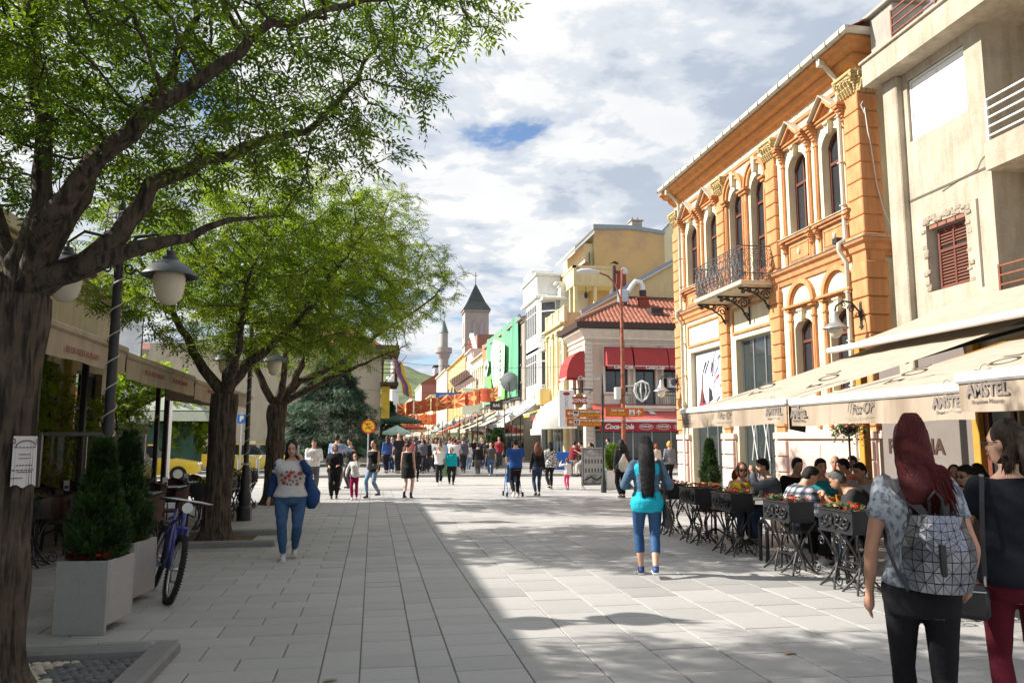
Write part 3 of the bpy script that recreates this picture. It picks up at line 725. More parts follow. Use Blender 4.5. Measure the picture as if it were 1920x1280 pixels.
# gilded capitals: flaring bell with leaves and volutes
def capital(y,z,s=1.0,corner=False):
    c = MB();wd = .5
    for k in range(6):
        f = k/5;e = .10 + .10*f*f;c.bbox(10.56 - e,y - .02 - .09*f*f,z + f*.34*s,10.57 + (.42 if corner else 0),y + wd + .02 + .09*f*f,z + (f*.34 + .075)*s,.012)
    c.bbox(10.56 - .24,y - .12,z + .42*s,10.57 + (.50 if corner else 0),y + wd + .12,z + .50*s,.015)
    for row,(zz,e,nl) in enumerate(((.02,.13,5),(.15,.17,4))):
        for i in range(nl):
            yy = y + wd*(i + .5)/nl;c.tube([(10.56 - e + .03,yy,z + zz),(10.56 - e - .015,yy,z + zz + .09),(10.56 - e - .06,yy,z + zz + .13),(10.56 - e - .065,yy,z + zz + .10)],[.035,.04,.03,.012],6)
    for yy,sg in ((y - .04,1),(y + wd + .04,-1)): c.spiral((10.56 - .22,yy,z + .36),.075,.015,1.6*sg,.018,'yz',a0=PI/2)
    c.spiral((10.56 - .2,y + .18,z + .34),.05,.01,1.3,.014,'yz');c.spiral((10.56 - .2,y + .32,z + .34),.05,.01,-1.3,.014,'yz',a0=PI)
    if corner:
        for xx,sg in ((10.52,1),(10.95,-1)): c.spiral((xx,15.2 - .2,z + .36),.075,.015,1.5*sg,.018,'xz',a0=PI/2)
        for row,(zz,e,nl) in enumerate(((.02,.13,5),(.15,.17,4))):
            for i in range(nl):
                xx = 10.5 + .45*(i + .5)/nl;c.tube([(xx,15.2 - e + .03,z + zz),(xx,15.2 - e - .015,z + zz + .09),(xx,15.2 - e - .06,z + zz + .13),(xx,15.2 - e - .065,z + zz + .10)],[.035,.04,.03,.012],6)
        for k in range(6):
            f = k/5;e = .10 + .12*f*f;c.bbox(10.5,15.2 - e,z + f*.34,10.98 + .05*f,15.2,z + f*.34 + .075,.012)
    c.build('capital',MGD,OB)
for y_ in (18.85,22.0,25.65): capital(y_,9.20)
capital(15.2,9.36,corner=True)
# window dressings
def ring(mb,uc,zc,r0,r1,w0,w1,a0=0,a1=PI,n=14):
    for i in range(n):
        a,b_ = a0 + (a1 - a0)*i/n,a0 + (a1 - a0)*(i + 1)/n
        p = [(uc + r*math.cos(t),zc + r*math.sin(t)) for r,t in ((r0,a),(r1,a),(r1,b_),(r0,b_))]
        mb.quad(*[(q[0],w1,q[1]) for q in p]);mb.quad((p[1][0],w0,p[1][1]),(p[2][0],w0,p[2][1]),(p[2][0],w1,p[2][1]),(p[1][0],w1,p[1][1]));mb.quad((p[0][0],w0,p[0][1]),(p[3][0],w0,p[3][1]),(p[3][0],w1,p[3][1]),(p[0][0],w1,p[0][1]))
def console(mb,u,z,h=.42,wd=.13,out=.24):
    for k in range(7):
        f = k/6;e = out*(1 - f) ** 1.4 + .05;hw = wd*(.62 - .25*f);mb.bbox(u - hw,0,z - h*f - h/6 + .008,u + hw,e,z - h*f,.012)
    mb.ball((u,.11,z - h*.35),(wd*.5,.10,.05),8,6);mb.ball((u,.07,z - h*.8),(wd*.4,.07,.04),8,6)
for a,b_,c,d,r_ in (up[0],up[1],up[4],up[5]):
    uc = (a + b_)/2;o_ = MB().frame(*F1)
    for u_ in (a - .20,b_ + .20):
        o_.bbox(u_ - .055,0,c + .02,u_ + .055,.06,d + .06,.012);o_.bbox(u_ - .025,.05,c + .12,u_ + .025,.08,d - .25,.008);console(o_,u_,d + .28)
        o_.bbox(u_ - .075,0,c + .0,u_ + .075,.09,c + .10,.012);o_.bbox(u_ - .07,0,d - .22,u_ + .07,.085,d - .16,.01)
        o_.bbox(u_ - .13,0,d + .28,u_ + .13,.30,d + .34,.01)
    o_.bbox(a - .12,0,d + .20,b_ + .12,.10,d + .27,.01);o_.bbox(a - .12,0,d + .27,b_ + .12,.15,d + .325,.01)
    for sg in (-1,1):            # raking sides of the pediment
        p = (uc + sg*.50,d + .34);q = (uc,d + .78);t = .085
        o_.prism([(p[0],p[1]),(q[0],q[1]),(q[0],q[1] - t*1.5),(p[0] - sg*t*1.4,p[1])],0.0,.20,'y');o_.prism([(p[0] - sg*.16,p[1] + .02),(q[0],q[1] - .15),(q[0],q[1] - .20),(p[0] - sg*.22,p[1] + .02)],0.0,.12,'y')
    # sill with brackets and the framed apron panel below
    o_.bbox(a - .30,0,c - .13,b_ + .30,.17,c - .07,.01);o_.bbox(a - .26,0,c - .20,b_ + .26,.11,c - .13,.01)
    for u_ in (a - .20,b_ + .20): console(o_,u_,c - .13,.34,.12,.17);o_.bbox(u_ - .06,0,6.05,u_ + .06,.05,c - .45,.01)
    za,zb = 6.12,c - .24
    o_.bbox(a - .08,0,za,b_ + .08,.03,zb,.008)
    for (x0,z0,x1,z1) in ((a - .02,za + .05,b_ + .02,za + .075),(a - .02,zb - .075,b_ + .02,zb - .05),(a - .02,za + .05,a + .01,zb - .05),(b_ - .01,za + .05,b_ + .02,zb - .05)): o_.box(x0,.031,z0,x1,.05,z1)
    o_.build('window_surround',MOR,OB)
    t_ = MB().frame(*F1)
    for sg in (-1,1):
        p = (uc + sg*.54,d + .345);q = (uc,d + .80);t_.prism([(p[0],p[1]),(q[0],q[1]),(q[0],q[1] + .025),(p[0],p[1] + .025)],0.0,.30,'y')
    t_.build('flashing',MGUT,OB)['kind'] = 'stuff';t_ = MB().frame(*F1);t_.bbox(a - .33,0,c - .065,b_ + .33,.20,c - .045,.004);t_.build('sill_flashing',MGUT,OB)
    k_ = MB().frame(*F1);k_.prism([(uc - .10,d + .19),(uc + .10,d + .19),(uc + .06,d - .12),(uc - .06,d - .12)],0,.12,'y');k_.ball((uc,.13,d + .12),(.07,.07,.05),8,6);k_.tube([(uc - .1,.12,d + .15),(uc + .1,.12,d + .15)],.04,8)
    k_.ball((uc,.05,(za + zb)/2),(.05,.04,.075),8,6);k_.build('keystone',MCR,OB)
for a,b_,c,d,r_ in up[2:4]:
    uc = (a + b_)/2;o_ = MB().frame(*F1);ring(o_,uc,8.92,.58,.66,0,.12);ring(o_,uc,8.92,.48,.58,0,.07)
    o_.build('door_arch',MOR,OB);k_ = MB().frame(*F1);k_.prism([(uc - .09,9.62),(uc + .09,9.62),(uc + .055,9.18),(uc - .055,9.18)],0,.13,'y');k_.build('keystone',MCR,OB)
o_ = MB().frame(*F1)
for u_ in (19.44,20.60,20.74,21.88):
    o_.bbox(u_ - .06,0,6.0,u_ + .06,.08,8.72,.015);o_.bbox(u_ - .03,.07,6.3,u_ + .03,.10,8.5,.008)
for u0,u1 in ((19.34,19.56),(20.44,20.88),(21.76,22.0)): o_.bbox(u0,0,8.72,u1,.14,8.80,.01);o_.bbox(u0 - .03,0,8.80,u1 + .03,.20,8.86,.01)
o_.build('door_pilaster',MOR,OB)
for a,b_,c,d,r_ in gr[:2]:
    uc = (a + b_)/2;o_ = MB().frame(*F1);ring(o_,uc,5.03,.50,.62,0,.10);ring(o_,uc,5.03,.47,.50,0,.05)
    for u_ in (a - .12,b_ + .12):
        o_.bbox(u_ - .065,0,1.9,u_ + .065,.07,4.88,.012);o_.bbox(u_ - .035,.06,2.1,u_ + .035,.09,4.4,.008);o_.bbox(u_ - .08,0,4.62,u_ + .08,.10,4.68,.01);o_.bbox(u_ - .10,0,4.88,u_ + .10,.15,4.95,.01)
    o_.bbox(a - .26,0,4.95,b_ + .26,.20,5.01,.01);o_.bbox(a - .05,0,4.88,b_ + .05,.09,4.95,.01);o_.build('window_surround',MOR,OB)
    k_ = MB().frame(*F1);k_.prism([(uc - .09,4.86),(uc + .09,4.86),(uc + .055,4.56),(uc - .055,4.56)],0,.10,'y');k_.bbox(uc - .13,0,4.83,uc + .13,.13,4.885,.01);k_.build('keystone',MCR,OB)
jr = MB().frame(*F1)             # joint lines of the lower storey
for z_ in [2.3 + .37*i for i in range(9)]:
    for a,b_ in ((17.0 + .0,17.24),(18.5,18.85),(15.72,15.70)):
        if b_ > a: jr.box(a - .2 if a == 17.0 else a,0,z_,b_,.004,z_ + .012)
jr.build('plaster_joints',MOR,OB)
# frames around shop windows and cream panels above
o_ = MB().frame(*F1)
for a,b_ in ((19.45,21.8),(22.62,25.2)):
    for (x0,z0,x1,z1) in ((a,5.42,b_,5.50),(a,4.72,b_,4.80),(a,4.80,a + .08,5.42),(b_ - .08,4.80,b_,5.42)): o_.bbox(x0,0,z0,x1,.05,z1,.01)
o_.build('panel_frame',MOR,OB)
for i,(a,b_,c,d,r_) in enumerate(up):
    dr = i in (2,3)
    def ex(fr,a=a,b_=b_,dr=dr):
        if dr: fr.box(a + .06,-.215,6.0,b_ - .06,-.17,6.45)
    window(OB,F1,a,b_,c,d,r_,-.24,MBRN,MGL,t=.065,mull=1,transom=[7.35,8.35] if dr else [c + 1.35],name='window',extra=ex)
for a,b_,c,d,r_ in gr[:2]: window(OB,F1,a,b_,c,d,r_,-.24,MBRN,MGL,t=.06,mull=1,transom=4.1)
# shop openings: tall aluminium glazing
sw = window(OB,F1,19.55,21.65,.12,4.57,0,-.24,MALU,MGLS,t=.06,mull=2,transom=2.45,name='shop_window')
sd = window(OB,F1,22.75,25.05,2.45,4.55,0,-.24,MALU,MGLS,t=.05,mull=0,name='shop_window')
sd = window(OB,F1,22.75,25.05,.12,2.40,0,-.24,MALU,MGLS,t=.06,mull=2,name='shop_door')
x_ = MB().frame(*F1)
for u_ in (20.35,21.05):
    for s_ in (-1,1): x_.tube([(u_ - .16*s_,-.17,1.05),(u_ + .16*s_,-.17,2.3)],.018,4)
x_.build('window_tape',MWH,OB)
# poster with football above the shop door
MPOS = M('poster_white',(.74,.75,.80),.45,var=.05,scale=3)
ps_ = MB().frame(*F1);ps_.box(22.84,-.172,2.52,24.96,-.160,4.47);po = ps_.build('poster',MPOS,OB)
cl_ = {k: M('poster_' + k,c,.5,var=.1) for k,c in dict(black=(.02,.02,.03),grey=(.20,.20,.26),lilac=(.52,.50,.66),red=(.55,.03,.06),brown=(.16,.04,.03),blue=(.05,.15,.5)).items()}
def pp(color,pts,w_=-.156):
    q = MB().frame(*F1);q.quad(*[(24.96 - p[0]*2.12,w_,2.52 + p[1]*1.95) for p in pts]);l_ = link('poster_print',q.mesh('poster_print',cl_.get(color,MPOS),sub=(10.56,15.2,0)),po)
pp('black',[(.12,.12),(.30,.10),(.42,.5),(.5,.86),(.33,.84),(.22,.66)]);pp('brown',[(.08,.12),(.2,.16),(.3,.5),(.22,.58)],-.155)
pp('white',[(.30,.20),(.68,.16),(.80,.50),(.70,.84),(.45,.88),(.27,.66),(.24,.40)],-.153)
pp('lilac',[(.30,.20),(.44,.17),(.46,.42),(.30,.44)],-.151);pp('black',[(.44,.16),(.60,.2),(.56,.36),(.46,.42)],-.150);pp('lilac',[(.33,.46),(.48,.40),(.56,.60),(.42,.76),(.32,.66)],-.151)
pp('grey',[(.52,.66),(.64,.60),(.68,.78),(.56,.84)],-.150);pp('black',[(.30,.66),(.34,.64),(.5,.84),(.48,.88)],-.149)
r3 = random.Random(5)
for i in range(26):
    x0,z0 = r3.uniform(.5,.95),r3.uniform(.12,.9);l_,a_ = r3.uniform(.06,.22),r3.uniform(.4,1.3);t_ = r3.uniform(.008,.03)
    pp(r3.choice(['black','black','red','blue','grey','red']),[(x0,z0),(x0 + l_*math.cos(a_)*.7,z0 + l_*math.sin(a_)),(x0 + l_*math.cos(a_)*.7 + t_,z0 + l_*math.sin(a_) - t_),(x0 + t_,z0 - t_)],-.154 + i*.0004)
text(po,'SPORTIKA',.34,M('poster_red',(.5,.02,.06)),(10.56 + .14,23.9,2.70),'-x',bold=.008,sx=1.15)
# pink plinth: panels, cap and piers
parts = [(15.2,19.42),(21.78,22.62),(25.18,26.2)]
for a,b_ in parts:
    pl_ = MB().frame(*F1);pl_.box(a,0,0,b_,.05,1.62);pl_.bbox(a - .02,0,1.64,b_ + .02,.13,1.82,.02);pl_.bbox(a - .01,0,0,b_ + .01,.10,.22,.02);pl_.build('plinth',MPK,OB)
pl_ = MB();pl_.box(10.56,15.15,0,12.0,15.2,1.62);pl_.bbox(10.56,15.07,1.64,12.0,15.2,1.82,.02);pl_.build('plinth',MPK,OB)
def pblock(a,b_,z0,z1,pr=.10):
    q = MB();q.bbox(-pr,0,0,-.03,b_ - a,z1 - z0,.015);link('plinth_block',q.mesh('plinth_block',MPK),OB,loc=(0,a - 15.2,z0))
for a,b_ in ((18.80,19.36),(21.82,22.58),(25.3,26.14),(15.22,15.75)):
    for z0,z1 in ((.24,.78),(.81,1.18),(1.21,1.60)): pblock(a,b_,z0,z1,.13)
for a,b_ in ((15.85,17.2),(17.3,18.7)): pblock(a,b_,.30,1.5,.075)
# iron balcony
bal = thing_p = bpy.data.objects.new('balcony',None);COL.objects.link(bal);bal.parent = OB;KIDS.setdefault(OB.name,[]).append(bal)
p_ = MB().frame(*F1);p_.bbox(19.15,0,5.74,22.25,1.02,5.86,.02);p_.bbox(19.25,.0,5.70,22.15,.94,5.75,.01);p_.build('balcony_floor',MCR,bal)
def panel(mb,along,x0,x1,other,flip):
    """ornamental iron panel; along 'u' or 'w'"""
    P = (lambda a,z: (a,other,z)) if along == 'u' else (lambda a,z: (other,a,z))
    n_ = max(1,round((x1 - x0)/.26));s_ = (x1 - x0)/n_
    for z_ in (5.90,6.06,6.72): mb.tube([P(x0,z_),P(x1,z_)],.010,4)
    mb.tube([P(x0,6.80),P(x1,6.80)],.018,5)
    for i in range(n_):
        c_ = x0 + (i + .5)*s_
        mb.tube([P(x0 + i*s_,5.86),P(x0 + i*s_,6.80)],.010,4)
        for zc,r_ in ((6.60,.085),(6.02,.07)):
            mb.tube([P(c_ + r_*math.cos(t*PI/6),zc + r_*math.sin(t*PI/6)) for t in range(12)],.009,4,closed=True)
            mb.tube([P(c_ + r_*.4*math.cos(t*PI/4),zc + r_*.4*math.sin(t*PI/4)) for t in range(8)],.010,4,closed=True)
        for sg in (-1,1):
            mb.tube([P(c_ + sg*.09,6.50),P(c_ + sg*.035,6.40),P(c_ + sg*.02,6.28),P(c_ + sg*.06,6.18),P(c_ + sg*.10,6.12)],.009,4)
            mb.tube([P(c_ + sg*.10,6.42),P(c_ + sg*.07,6.34),P(c_ + sg*.10,6.26)],.008,4)
        mb.tube([P(c_,5.88),P(c_,6.52)],.008,4)
rl = MB().frame(*F1);panel(rl,'u',19.18,22.22,.99,0);rl.build('front_railing',MIG,bal)
rl = MB().frame(*F1);panel(rl,'w',.02,.99,19.18,0);panel(rl,'w',.02,.99,22.22,0);rl.build('side_railing',MIG,bal)
for u_ in (19.35,20.68,22.05):
    q = MB().frame(*F1)
    q.tube([(u_,.02,5.0),(u_,.10,5.08),(u_,.25,5.35),(u_,.55,5.55),(u_,.98,5.66)],.028,6);q.tube([(u_,.0,5.68),(u_,1.0,5.68)],.022,5);q.tube([(u_,.03,4.9),(u_,.03,5.68)],.022,5)
    def sp(cw,cz,r0,tu,a0=0,w_=u_): q.tube([(w_,cw + (r0*(1 - t/16*.85))*math.cos(a0 + tu*2*PI*t/16),cz + (r0*(1 - t/16*.85))*math.sin(a0 + tu*2*PI*t/16)) for t in range(17)],.020,5)
    sp(.20,5.50,.15,1.6);sp(.47,5.60,.085,-1.4);sp(.68,5.60,.07,1.4);sp(.86,5.59,.06,-1.3);sp(.12,5.16,.08,1.3)
    q.build('bracket',MIR,bal)
# downpipes
for u_,z1 in ((15.755,10.3),(25.45,10.3)):
    q = MB().frame(*F1);q.tube([(u_,.52,10.44),(u_,.52,10.30),(u_,.20,9.98),(u_,.13,9.85),(u_,.13,6.12)],.055,8);q.tube([(u_,.13,6.12),(u_,.31,6.0),(u_,.31,5.85),(u_,.14,5.6),(u_,.14,.25),(u_,.25,.10)],.055,8)
    q.bbox(u_ - .07,.45,10.2,u_ + .07,.60,10.44,.01);q.build('downpipe',MGUT,OB,smooth='auto')
    for z_ in (9.0,7.9,6.9,4.9,3.8,2.8): q2 = MB().frame(*F1);q2.bbox(u_ - .07,0,z_,u_ + .07,.20,z_ + .03,.005);q2.build('pipe_clip',MGUT,OB)
wr = MB().frame(*F2);wr.tube([(.05,.14,8.95),(.09,.15,8.4),(.15,.14,8.1),(.25,.13,7.2),(.38,.14,6.6),(.5,.24,6.15),(.62,.1,5.2),(.55,.1,4.2)],.011,4)
wr.tube([(.02,.13,9.1),(-.05,.16,9.0),(.02,.18,8.8),(.05,.14,8.95)],.012,4);wr.build('loose_cable',MWH,OB)
# wall lanterns
def wall_lamp(name,label,P_,d,group='iron wall lanterns on the orange building'):
    t0 = thing(name,label,'wall lamp',P_,math.atan2(d[1],d[0]),group)
    a_ = MB();a_.bbox(-.03,-.04,-.42,0.02,.04,.12,.01);a_.tube([(0,0,-.3),(.05,0,-.05),(.22,0,.14),(.42,0,.17),(.60,0,.05),(.64,0,-.08)],.022,6)
    a_.spiral((.24,0,.0),.09,.02,1.5,.014,'xz');a_.spiral((.10,0,-.12),.06,.015,-1.3,.012,'xz');a_.spiral((.42,0,.08),.06,.015,1.2,.012,'xz')
    for z_ in (-.42,.12): a_.spiral((-.0,0,z_),.05,.012,1.2,.012,'yz')
    a_.tube([(0,-.09,-.38),(0,.09,-.38)],.015,5);a_.build('arm',MIR,t0,world=False)
    h_ = MB();h_.lathe([(.03,-.06),(.05,-.10),(.07,-.16),(.085,-.24),(.13,-.32),(.20,-.38),(.27,-.43),(.275,-.445),(.26,-.445),(.12,-.36)],(.64,0,0),20);h_.build('hood',MLAMPH,t0,'auto',world=False)
    g_ = MB();g_.lathe([(.145,-.40),(.15,-.46),(.14,-.53),(.11,-.60),(.06,-.645),(.01,-.66)],(.64,0,0),18);g_.build('globe',MLAMPG,t0,True,world=False)
    return t0
wl0 = wall_lamp('wall_lamp','wrought iron wall lantern on the near orange corner pilaster, above the beige awnings',(10.44,15.35,4.45),(-1,-.02))
dup(wl0,(10.44,26.0,3.75),math.atan2(-.15,-1),'wrought iron wall lantern at the far end of the orange building, beside the red awnings')
# floodlight on belt
q = MB();q.bbox(10.2,15.75,6.02,10.36,15.93,6.16,.01);q.tube([(10.28,15.84,6.0),(10.28,15.84,6.05)],.02,5);tag(q.build('floodlight',MIR),'small black floodlight standing on the belt cornice by the downpipe','floodlight')

# ================================================================ grey concrete building at the right edge
MCO = M('aged_concrete',(.46,.40,.31),.9,var=.16,scale=1.6,bump=.6,bscale=22,streak=.22,stain=.22)
MCO2 = M('smooth_concrete',(.40,.37,.32),.9,var=.14,scale=1.2,bump=.35,bscale=18,streak=.15,stain=.2)
GB = thing('concrete_building','weathered grey beige concrete building with balconies and louvred shutters at the right edge','building',(10.56,13.0,0))
m_ = MB().frame(*F1);wall_holes(m_,11.60,14.2,0,9.3,0,[(12.03,13.60,7.58,8.88,0),(12.28,13.32,4.45,5.76,0)],.22)
m_.T = None;m_.quad((10.56,14.2,0),(16,14.2,0),(16,14.2,9.6),(10.56,14.2,9.6));m_.quad((10.56,11.6,3.4),(12.6,11.6,3.4),(12.6,11.6,9.3),(10.56,11.6,9.3))
m_.quad((10.56,11.65,0),(10.56,11.65,3.4),(10.56,2,3.4),(10.56,2,0));m_.quad((12.6,11.65,0),(12.6,2,0),(12.6,2,9.3),(12.6,11.65,9.3));m_.build('wall',MCO,GB)
m_ = MB();m_.bbox(10.42,13.74,0,10.6,14.18,9.05,.02);m_.build('pilaster',MCO,GB)
m_ = MB();m_.box(10.10,2,9.05,13,14.35,9.55);m_.box(9.9,2,9.551,13,11.2,9.8);m_.bbox(10.05,11.21,9.55,10.6,14.4,9.61,.01);m_.build('roof_slab',MCO,GB)
for z0 in (6.28,3.30): m_ = MB();m_.box(10.45,2,z0,12.6,11.597,z0 + .50);m_.build('balcony_slab',MCO,GB)
m_ = MB().frame(*F1);m_.box(11.66,0,6.36,13.84,.012,6.40);m_.box(11.66,0,3.9,13.84,.010,3.93);m_.box(11.95,0,4.30,12.0,.008,5.9);m_.build('plaster_joint',M('dark_joint_crack',(.12,.10,.08),.95),GB)  # dark lines along the plaster joints, same tone as the crack
# rough plaster patch where the old reveal broke away
m_ = MB().frame(*F1);r4 = random.Random(2)
for i in range(46):
    s_ = r4.random();u_ = 12.18 + 1.2*s_;z_ = 5.76 + r4.uniform(0,.10) if i < 26 else r4.uniform(4.42,5.75);u_ = u_ if i < 26 else r4.choice((12.24,13.36)) + r4.uniform(-.05,.05)
    m_.bbox(u_ - .06,-.02,z_,u_ + .06,r4.uniform(.006,.03),z_ + r4.uniform(.05,.1),.01)
m_.build('broken_plaster',M('raw_plaster',(.36,.30,.23),.95,var=.3,scale=10,bump=.8),GB)['kind'] = 'stuff'
m_ = MB().frame(*F1)
for i in range(4): m_.bbox(12.32 + i*.24,-.10,5.67,12.54 + i*.24,-.02,5.755,.008)
m_.build('lintel_bricks',M('old_brick',(.30,.14,.095),.9,var=.3,scale=9,bump=.5),GB)
m_ = MB().frame(*F1)
m_.tube([(11.66,.01,6.62),(11.8,.012,6.55),(11.9,.012,6.42),(12.3,.012,6.38),(12.8,.012,6.30)],.007,4);m_.build('crack',M('dark_joint_crack'),GB)
sh = MB().frame(*F1)
shp = window(GB,F1,12.38,13.20,4.48,5.66,0,-.20,MBRN,MDK,t=.05,mull=1,transom=5.22,name='shutter')
slm = MB();slm.bbox(-.012,0,0,.012,.34,.042,.004);slme = slm.mesh('slat',M('shutter_wood',(.17,.06,.035),.7,var=.3,scale=8,bump=.3))
for u_ in (12.43,12.81):
    for k in range(18):
        z_ = 4.52 + k*.062
        if 5.17 < z_ < 5.27: continue
        link('slat',slme,shp,loc=(.17,u_ - 13.0,z_),rot=(0,R(35),0))
wb = window(GB,F1,12.05,13.58,7.60,8.86,0,-.10,MWH,MGL,t=.05,mull=1,name='window')
for a in (12.11,12.84):
    q = MB().frame(*F1);q.bbox(a,-.075,7.66,a + .68,-.06,8.80,.004);q.build('white_blind',M('white_blind',(.76,.76,.75),.5,var=.03),GB)
def rail(parent,z0,mat,x=10.52,y0=2.5,y1=11.57,n=5,gap=.165,post=1.25):
    q = MB()
    for k in range(n): q.box(x - .015,y0,z0 + .10 + k*gap,x + .015,y1,z0 + .13 + k*gap)
    y = y1
    while y > y0: q.box(x - .02,y - .04,z0,x + .02,y,z0 + .14 + (n - 1)*gap);y -= post
    return q.build('balcony_railing',mat,parent)
rail(GB,6.78,MWH);rail(GB,3.80,M('rusty_rail',(.20,.07,.04),.7,var=.3,scale=8));rail(GB,9.58,M('rusty_rail'),x=10.3,y0=10.5,y1=13.6)
m_ = MB();m_.bbox(10.45,13.75,9.61,11.2,14.5,10.7,.02);m_.bbox(10.35,13.65,10.7,11.3,14.6,10.78,.01);m_.build('roof_chimney',MCO2,GB)
m_ = MB();m_.box(11.25,14.21,0,11.5,15.05,9.5);m_.build('recessed_joint_wall',MCO2,GB)
# ground floor of the restaurant under the awnings
m_ = MB().frame(*F1);m_.box(5.0,.02,0,12.1,.05,.3);m_.build('restaurant_plinth',MPK,GB)
m_ = MB().frame(*F1);m_.box(12.3,.02,0.0,14.95,.055,3.4);m_.build('sign_wall',M('taupe_paint',(.17,.145,.13),.8,var=.08),GB)
MYL = M('ochre_post',(.50,.24,.03),.6,var=.12,scale=5)
for u_ in (12.15,8.9): m_ = MB().frame(*F1);m_.bbox(u_,.03,0,u_ + .16,.16,3.4,.01);m_.build('post',MYL,GB)
for a in (10.9,9.5,7.6,6.2): window(GB,F1,a,a + 1.2,.1,3.0,0,.02,MBRN,MGL,t=.09,mull=1,transom=2.3,name='restaurant_door')
MBKT = M('brown_letter',(.05,.02,.012),.6)
text(GB,'PIZZERIA',.40,MBKT,(10.49,13.95,1.48),'-x',bold=.012);text(GB,'Restaurant',.16,MBKT,(10.49,13.7,1.12),'-x');text(GB,'P',.7,M('taupe_script',(.10,.085,.078)),(10.49,13.7,2.25),'-x',shear=.4)
# ================================================================ beige awnings and the terrace on the right
MAW = M('beige_awning_canvas',(.43,.37,.295),.85,var=.10,scale=1.6,bump=.12,bscale=8,streak=.12,stain=.08,transl=.05)
MAWV = M('stained_valance_canvas',(.42,.34,.26),.85,var=.14,scale=1.4,streak=.32,bump=.1,bscale=8,transl=.12)
MAWB = M('white_awning_bar',(.72,.70,.67),.5,var=.05,scale=5)
MAWT = M('grey_print',(.20,.17,.15),.8,var=0.15,scale=20)
def awning(label,y0,y1,xl,zl,xb,zb,drop=.30,mats=None,val=True,group='beige awnings over the restaurant terrace',sag=.06,name='awning',arms=True,barw=.07,wav=0.0,txt=True):
    mc,mv,mb_ = mats or (MAW,MAWV,MAWB)
    t0 = thing(name,label,'awning',((xl + xb)/2,(y0 + y1)/2,zl),group=group)
    s = 1 if xb > xl else -1
    c = MB();nx,ny = 14,12
    for i in range(nx + 1):
        for j in range(ny + 1):
            f = i/nx;g_ = j/ny;c.v.append((xl + (xb - xl)*f,y0 + (y1 - y0)*g_,zl + (zb - zl)*f - sag*math.sin(PI*f)*(1 + .15*math.sin(g_*9)) + .006*math.sin(g_*31 + f*5)))
    for i in range(nx):
        for j in range(ny): c.f.append((i*(ny + 1) + j,(i + 1)*(ny + 1) + j,(i + 1)*(ny + 1) + j + 1,i*(ny + 1) + j + 1));c.m.append(0)
    c.build('canopy',mc,t0,smooth=True)
    b_ = MB();b_.bbox(xl - s*.09,y0 - .02,zl - .06,xl + s*.03,y1 + .02,zl + barw*.5,.02);b_.build('front_bar',mb_,t0)
    if val:
        v = MB();K = max(20,int((y1 - y0)*12))
        for j in range(K + 1):
            g_ = j/K;y = y0 + (y1 - y0)*g_;o1 = .012*math.sin(g_*K*.55) + .008*math.sin(g_*17)
            zz = zl - drop + .008*math.sin(g_*13) + (.04*abs(math.sin(g_*PI*wav)) if wav else 0)
            v.v += [(xl - s*.055,y,zl - .05),(xl - s*(.055 + o1*.6),y,zl - drop*.5),(xl - s*(.055 + o1*1.3),y,zz)]
        for j in range(K): v.f += [(j*3,j*3 + 3,j*3 + 4,j*3 + 1),(j*3 + 1,j*3 + 4,j*3 + 5,j*3 + 2)];v.m += [0,0]
        v.build('valance',mv,t0,smooth=True)
    if arms:
        for y in (y0 + .4,y1 - .4):
            a_ = MB();xm = xl + (xb - xl)*.5;zm = (zl + zb)/2 - .12;a_.tube([(xb,y,zb - .25),(xm,y + .35,zm),(xl,y,zl - .03)],.03,6);a_.ball((xm,y + .35,zm),.05,6,5);a_.build('folding_arm',MIR,t0)
    return t0
def beer(parent,y,x,z,s=.17):
    text(parent,'AMSTEL',s,MAWT,(x,y,z),'-x',bold=.006,sx=.85)
    text(parent,'Premium Pilsener',s*.32,MAWT,(x,y,z - s*.62),'-x')
    q = MB();pts = [(x,y + .06*math.cos(a*PI/7),z + s*.95 + .07*math.sin(a*PI/7)) for a in range(14)];q.tube(pts,.004,4,closed=True)
    q.add([(x,y - .03,z + s*1.05),(x,y + .03,z + s*1.05),(x,y + .022,z + s*.72),(x,y,z + s*.6),(x,y - .022,z + s*.72)],[(0,1,2,3,4)]);q.build('emblem',MAWT,parent)
def script(parent,y,x,z,s=.16):
    text(parent,'Pizz',s,MAWT,(x,y + .08,z),'-x',shear=.5,sx=.8);text(parent,'Or',s*1.15,MAWT,(x,y - .14,z),'-x',shear=.3,sx=.9)
    q = MB()
    q.tube([(x,y + .20,z - .03),(x,y + .17,z + .06),(x,y + .10,z + .13),(x,y + .02,z + .10)],.004,4)
    for a,r_ in ((0,.10),(.02,.13)): q.tube([(x,y - .12 - r_*math.sin(t*.3),z + .02 + a + r_*math.cos(t*.3)) for t in range(-2,7)],.0035,4)
    q.tube([(x,y + .26,z - .10),(x,y - .28,z - .10)],.002,4);q.build('flourish',MAWT,parent)
a1 = awning('far beige awning with folded corner, the one that starts at the football poster',9.12,12.55,5.15,2.10,9.6,3.58,.29)
beer(a1,9.42,5.078,1.97,.14);script(a1,10.9,5.082,1.97,.13);beer(a1,12.3,5.082,1.96,.12)
a2 = awning('middle beige awning, its valance reading a beer name beside the nearest awning',5.98,9.0,5.15,2.08,9.6,3.34,.30)
beer(a2,6.27,5.078,1.94,.14);script(a2,7.6,5.08,1.94,.15);beer(a2,8.82,5.08,1.92,.12)
a3 = awning('nearest beige awning cut off by the right edge of the photo',2.6,5.95,4.98,2.14,9.6,3.36,.30)
beer(a3,5.62,4.908,2.01,.15);script(a3,3.9,4.91,2.0,.15)
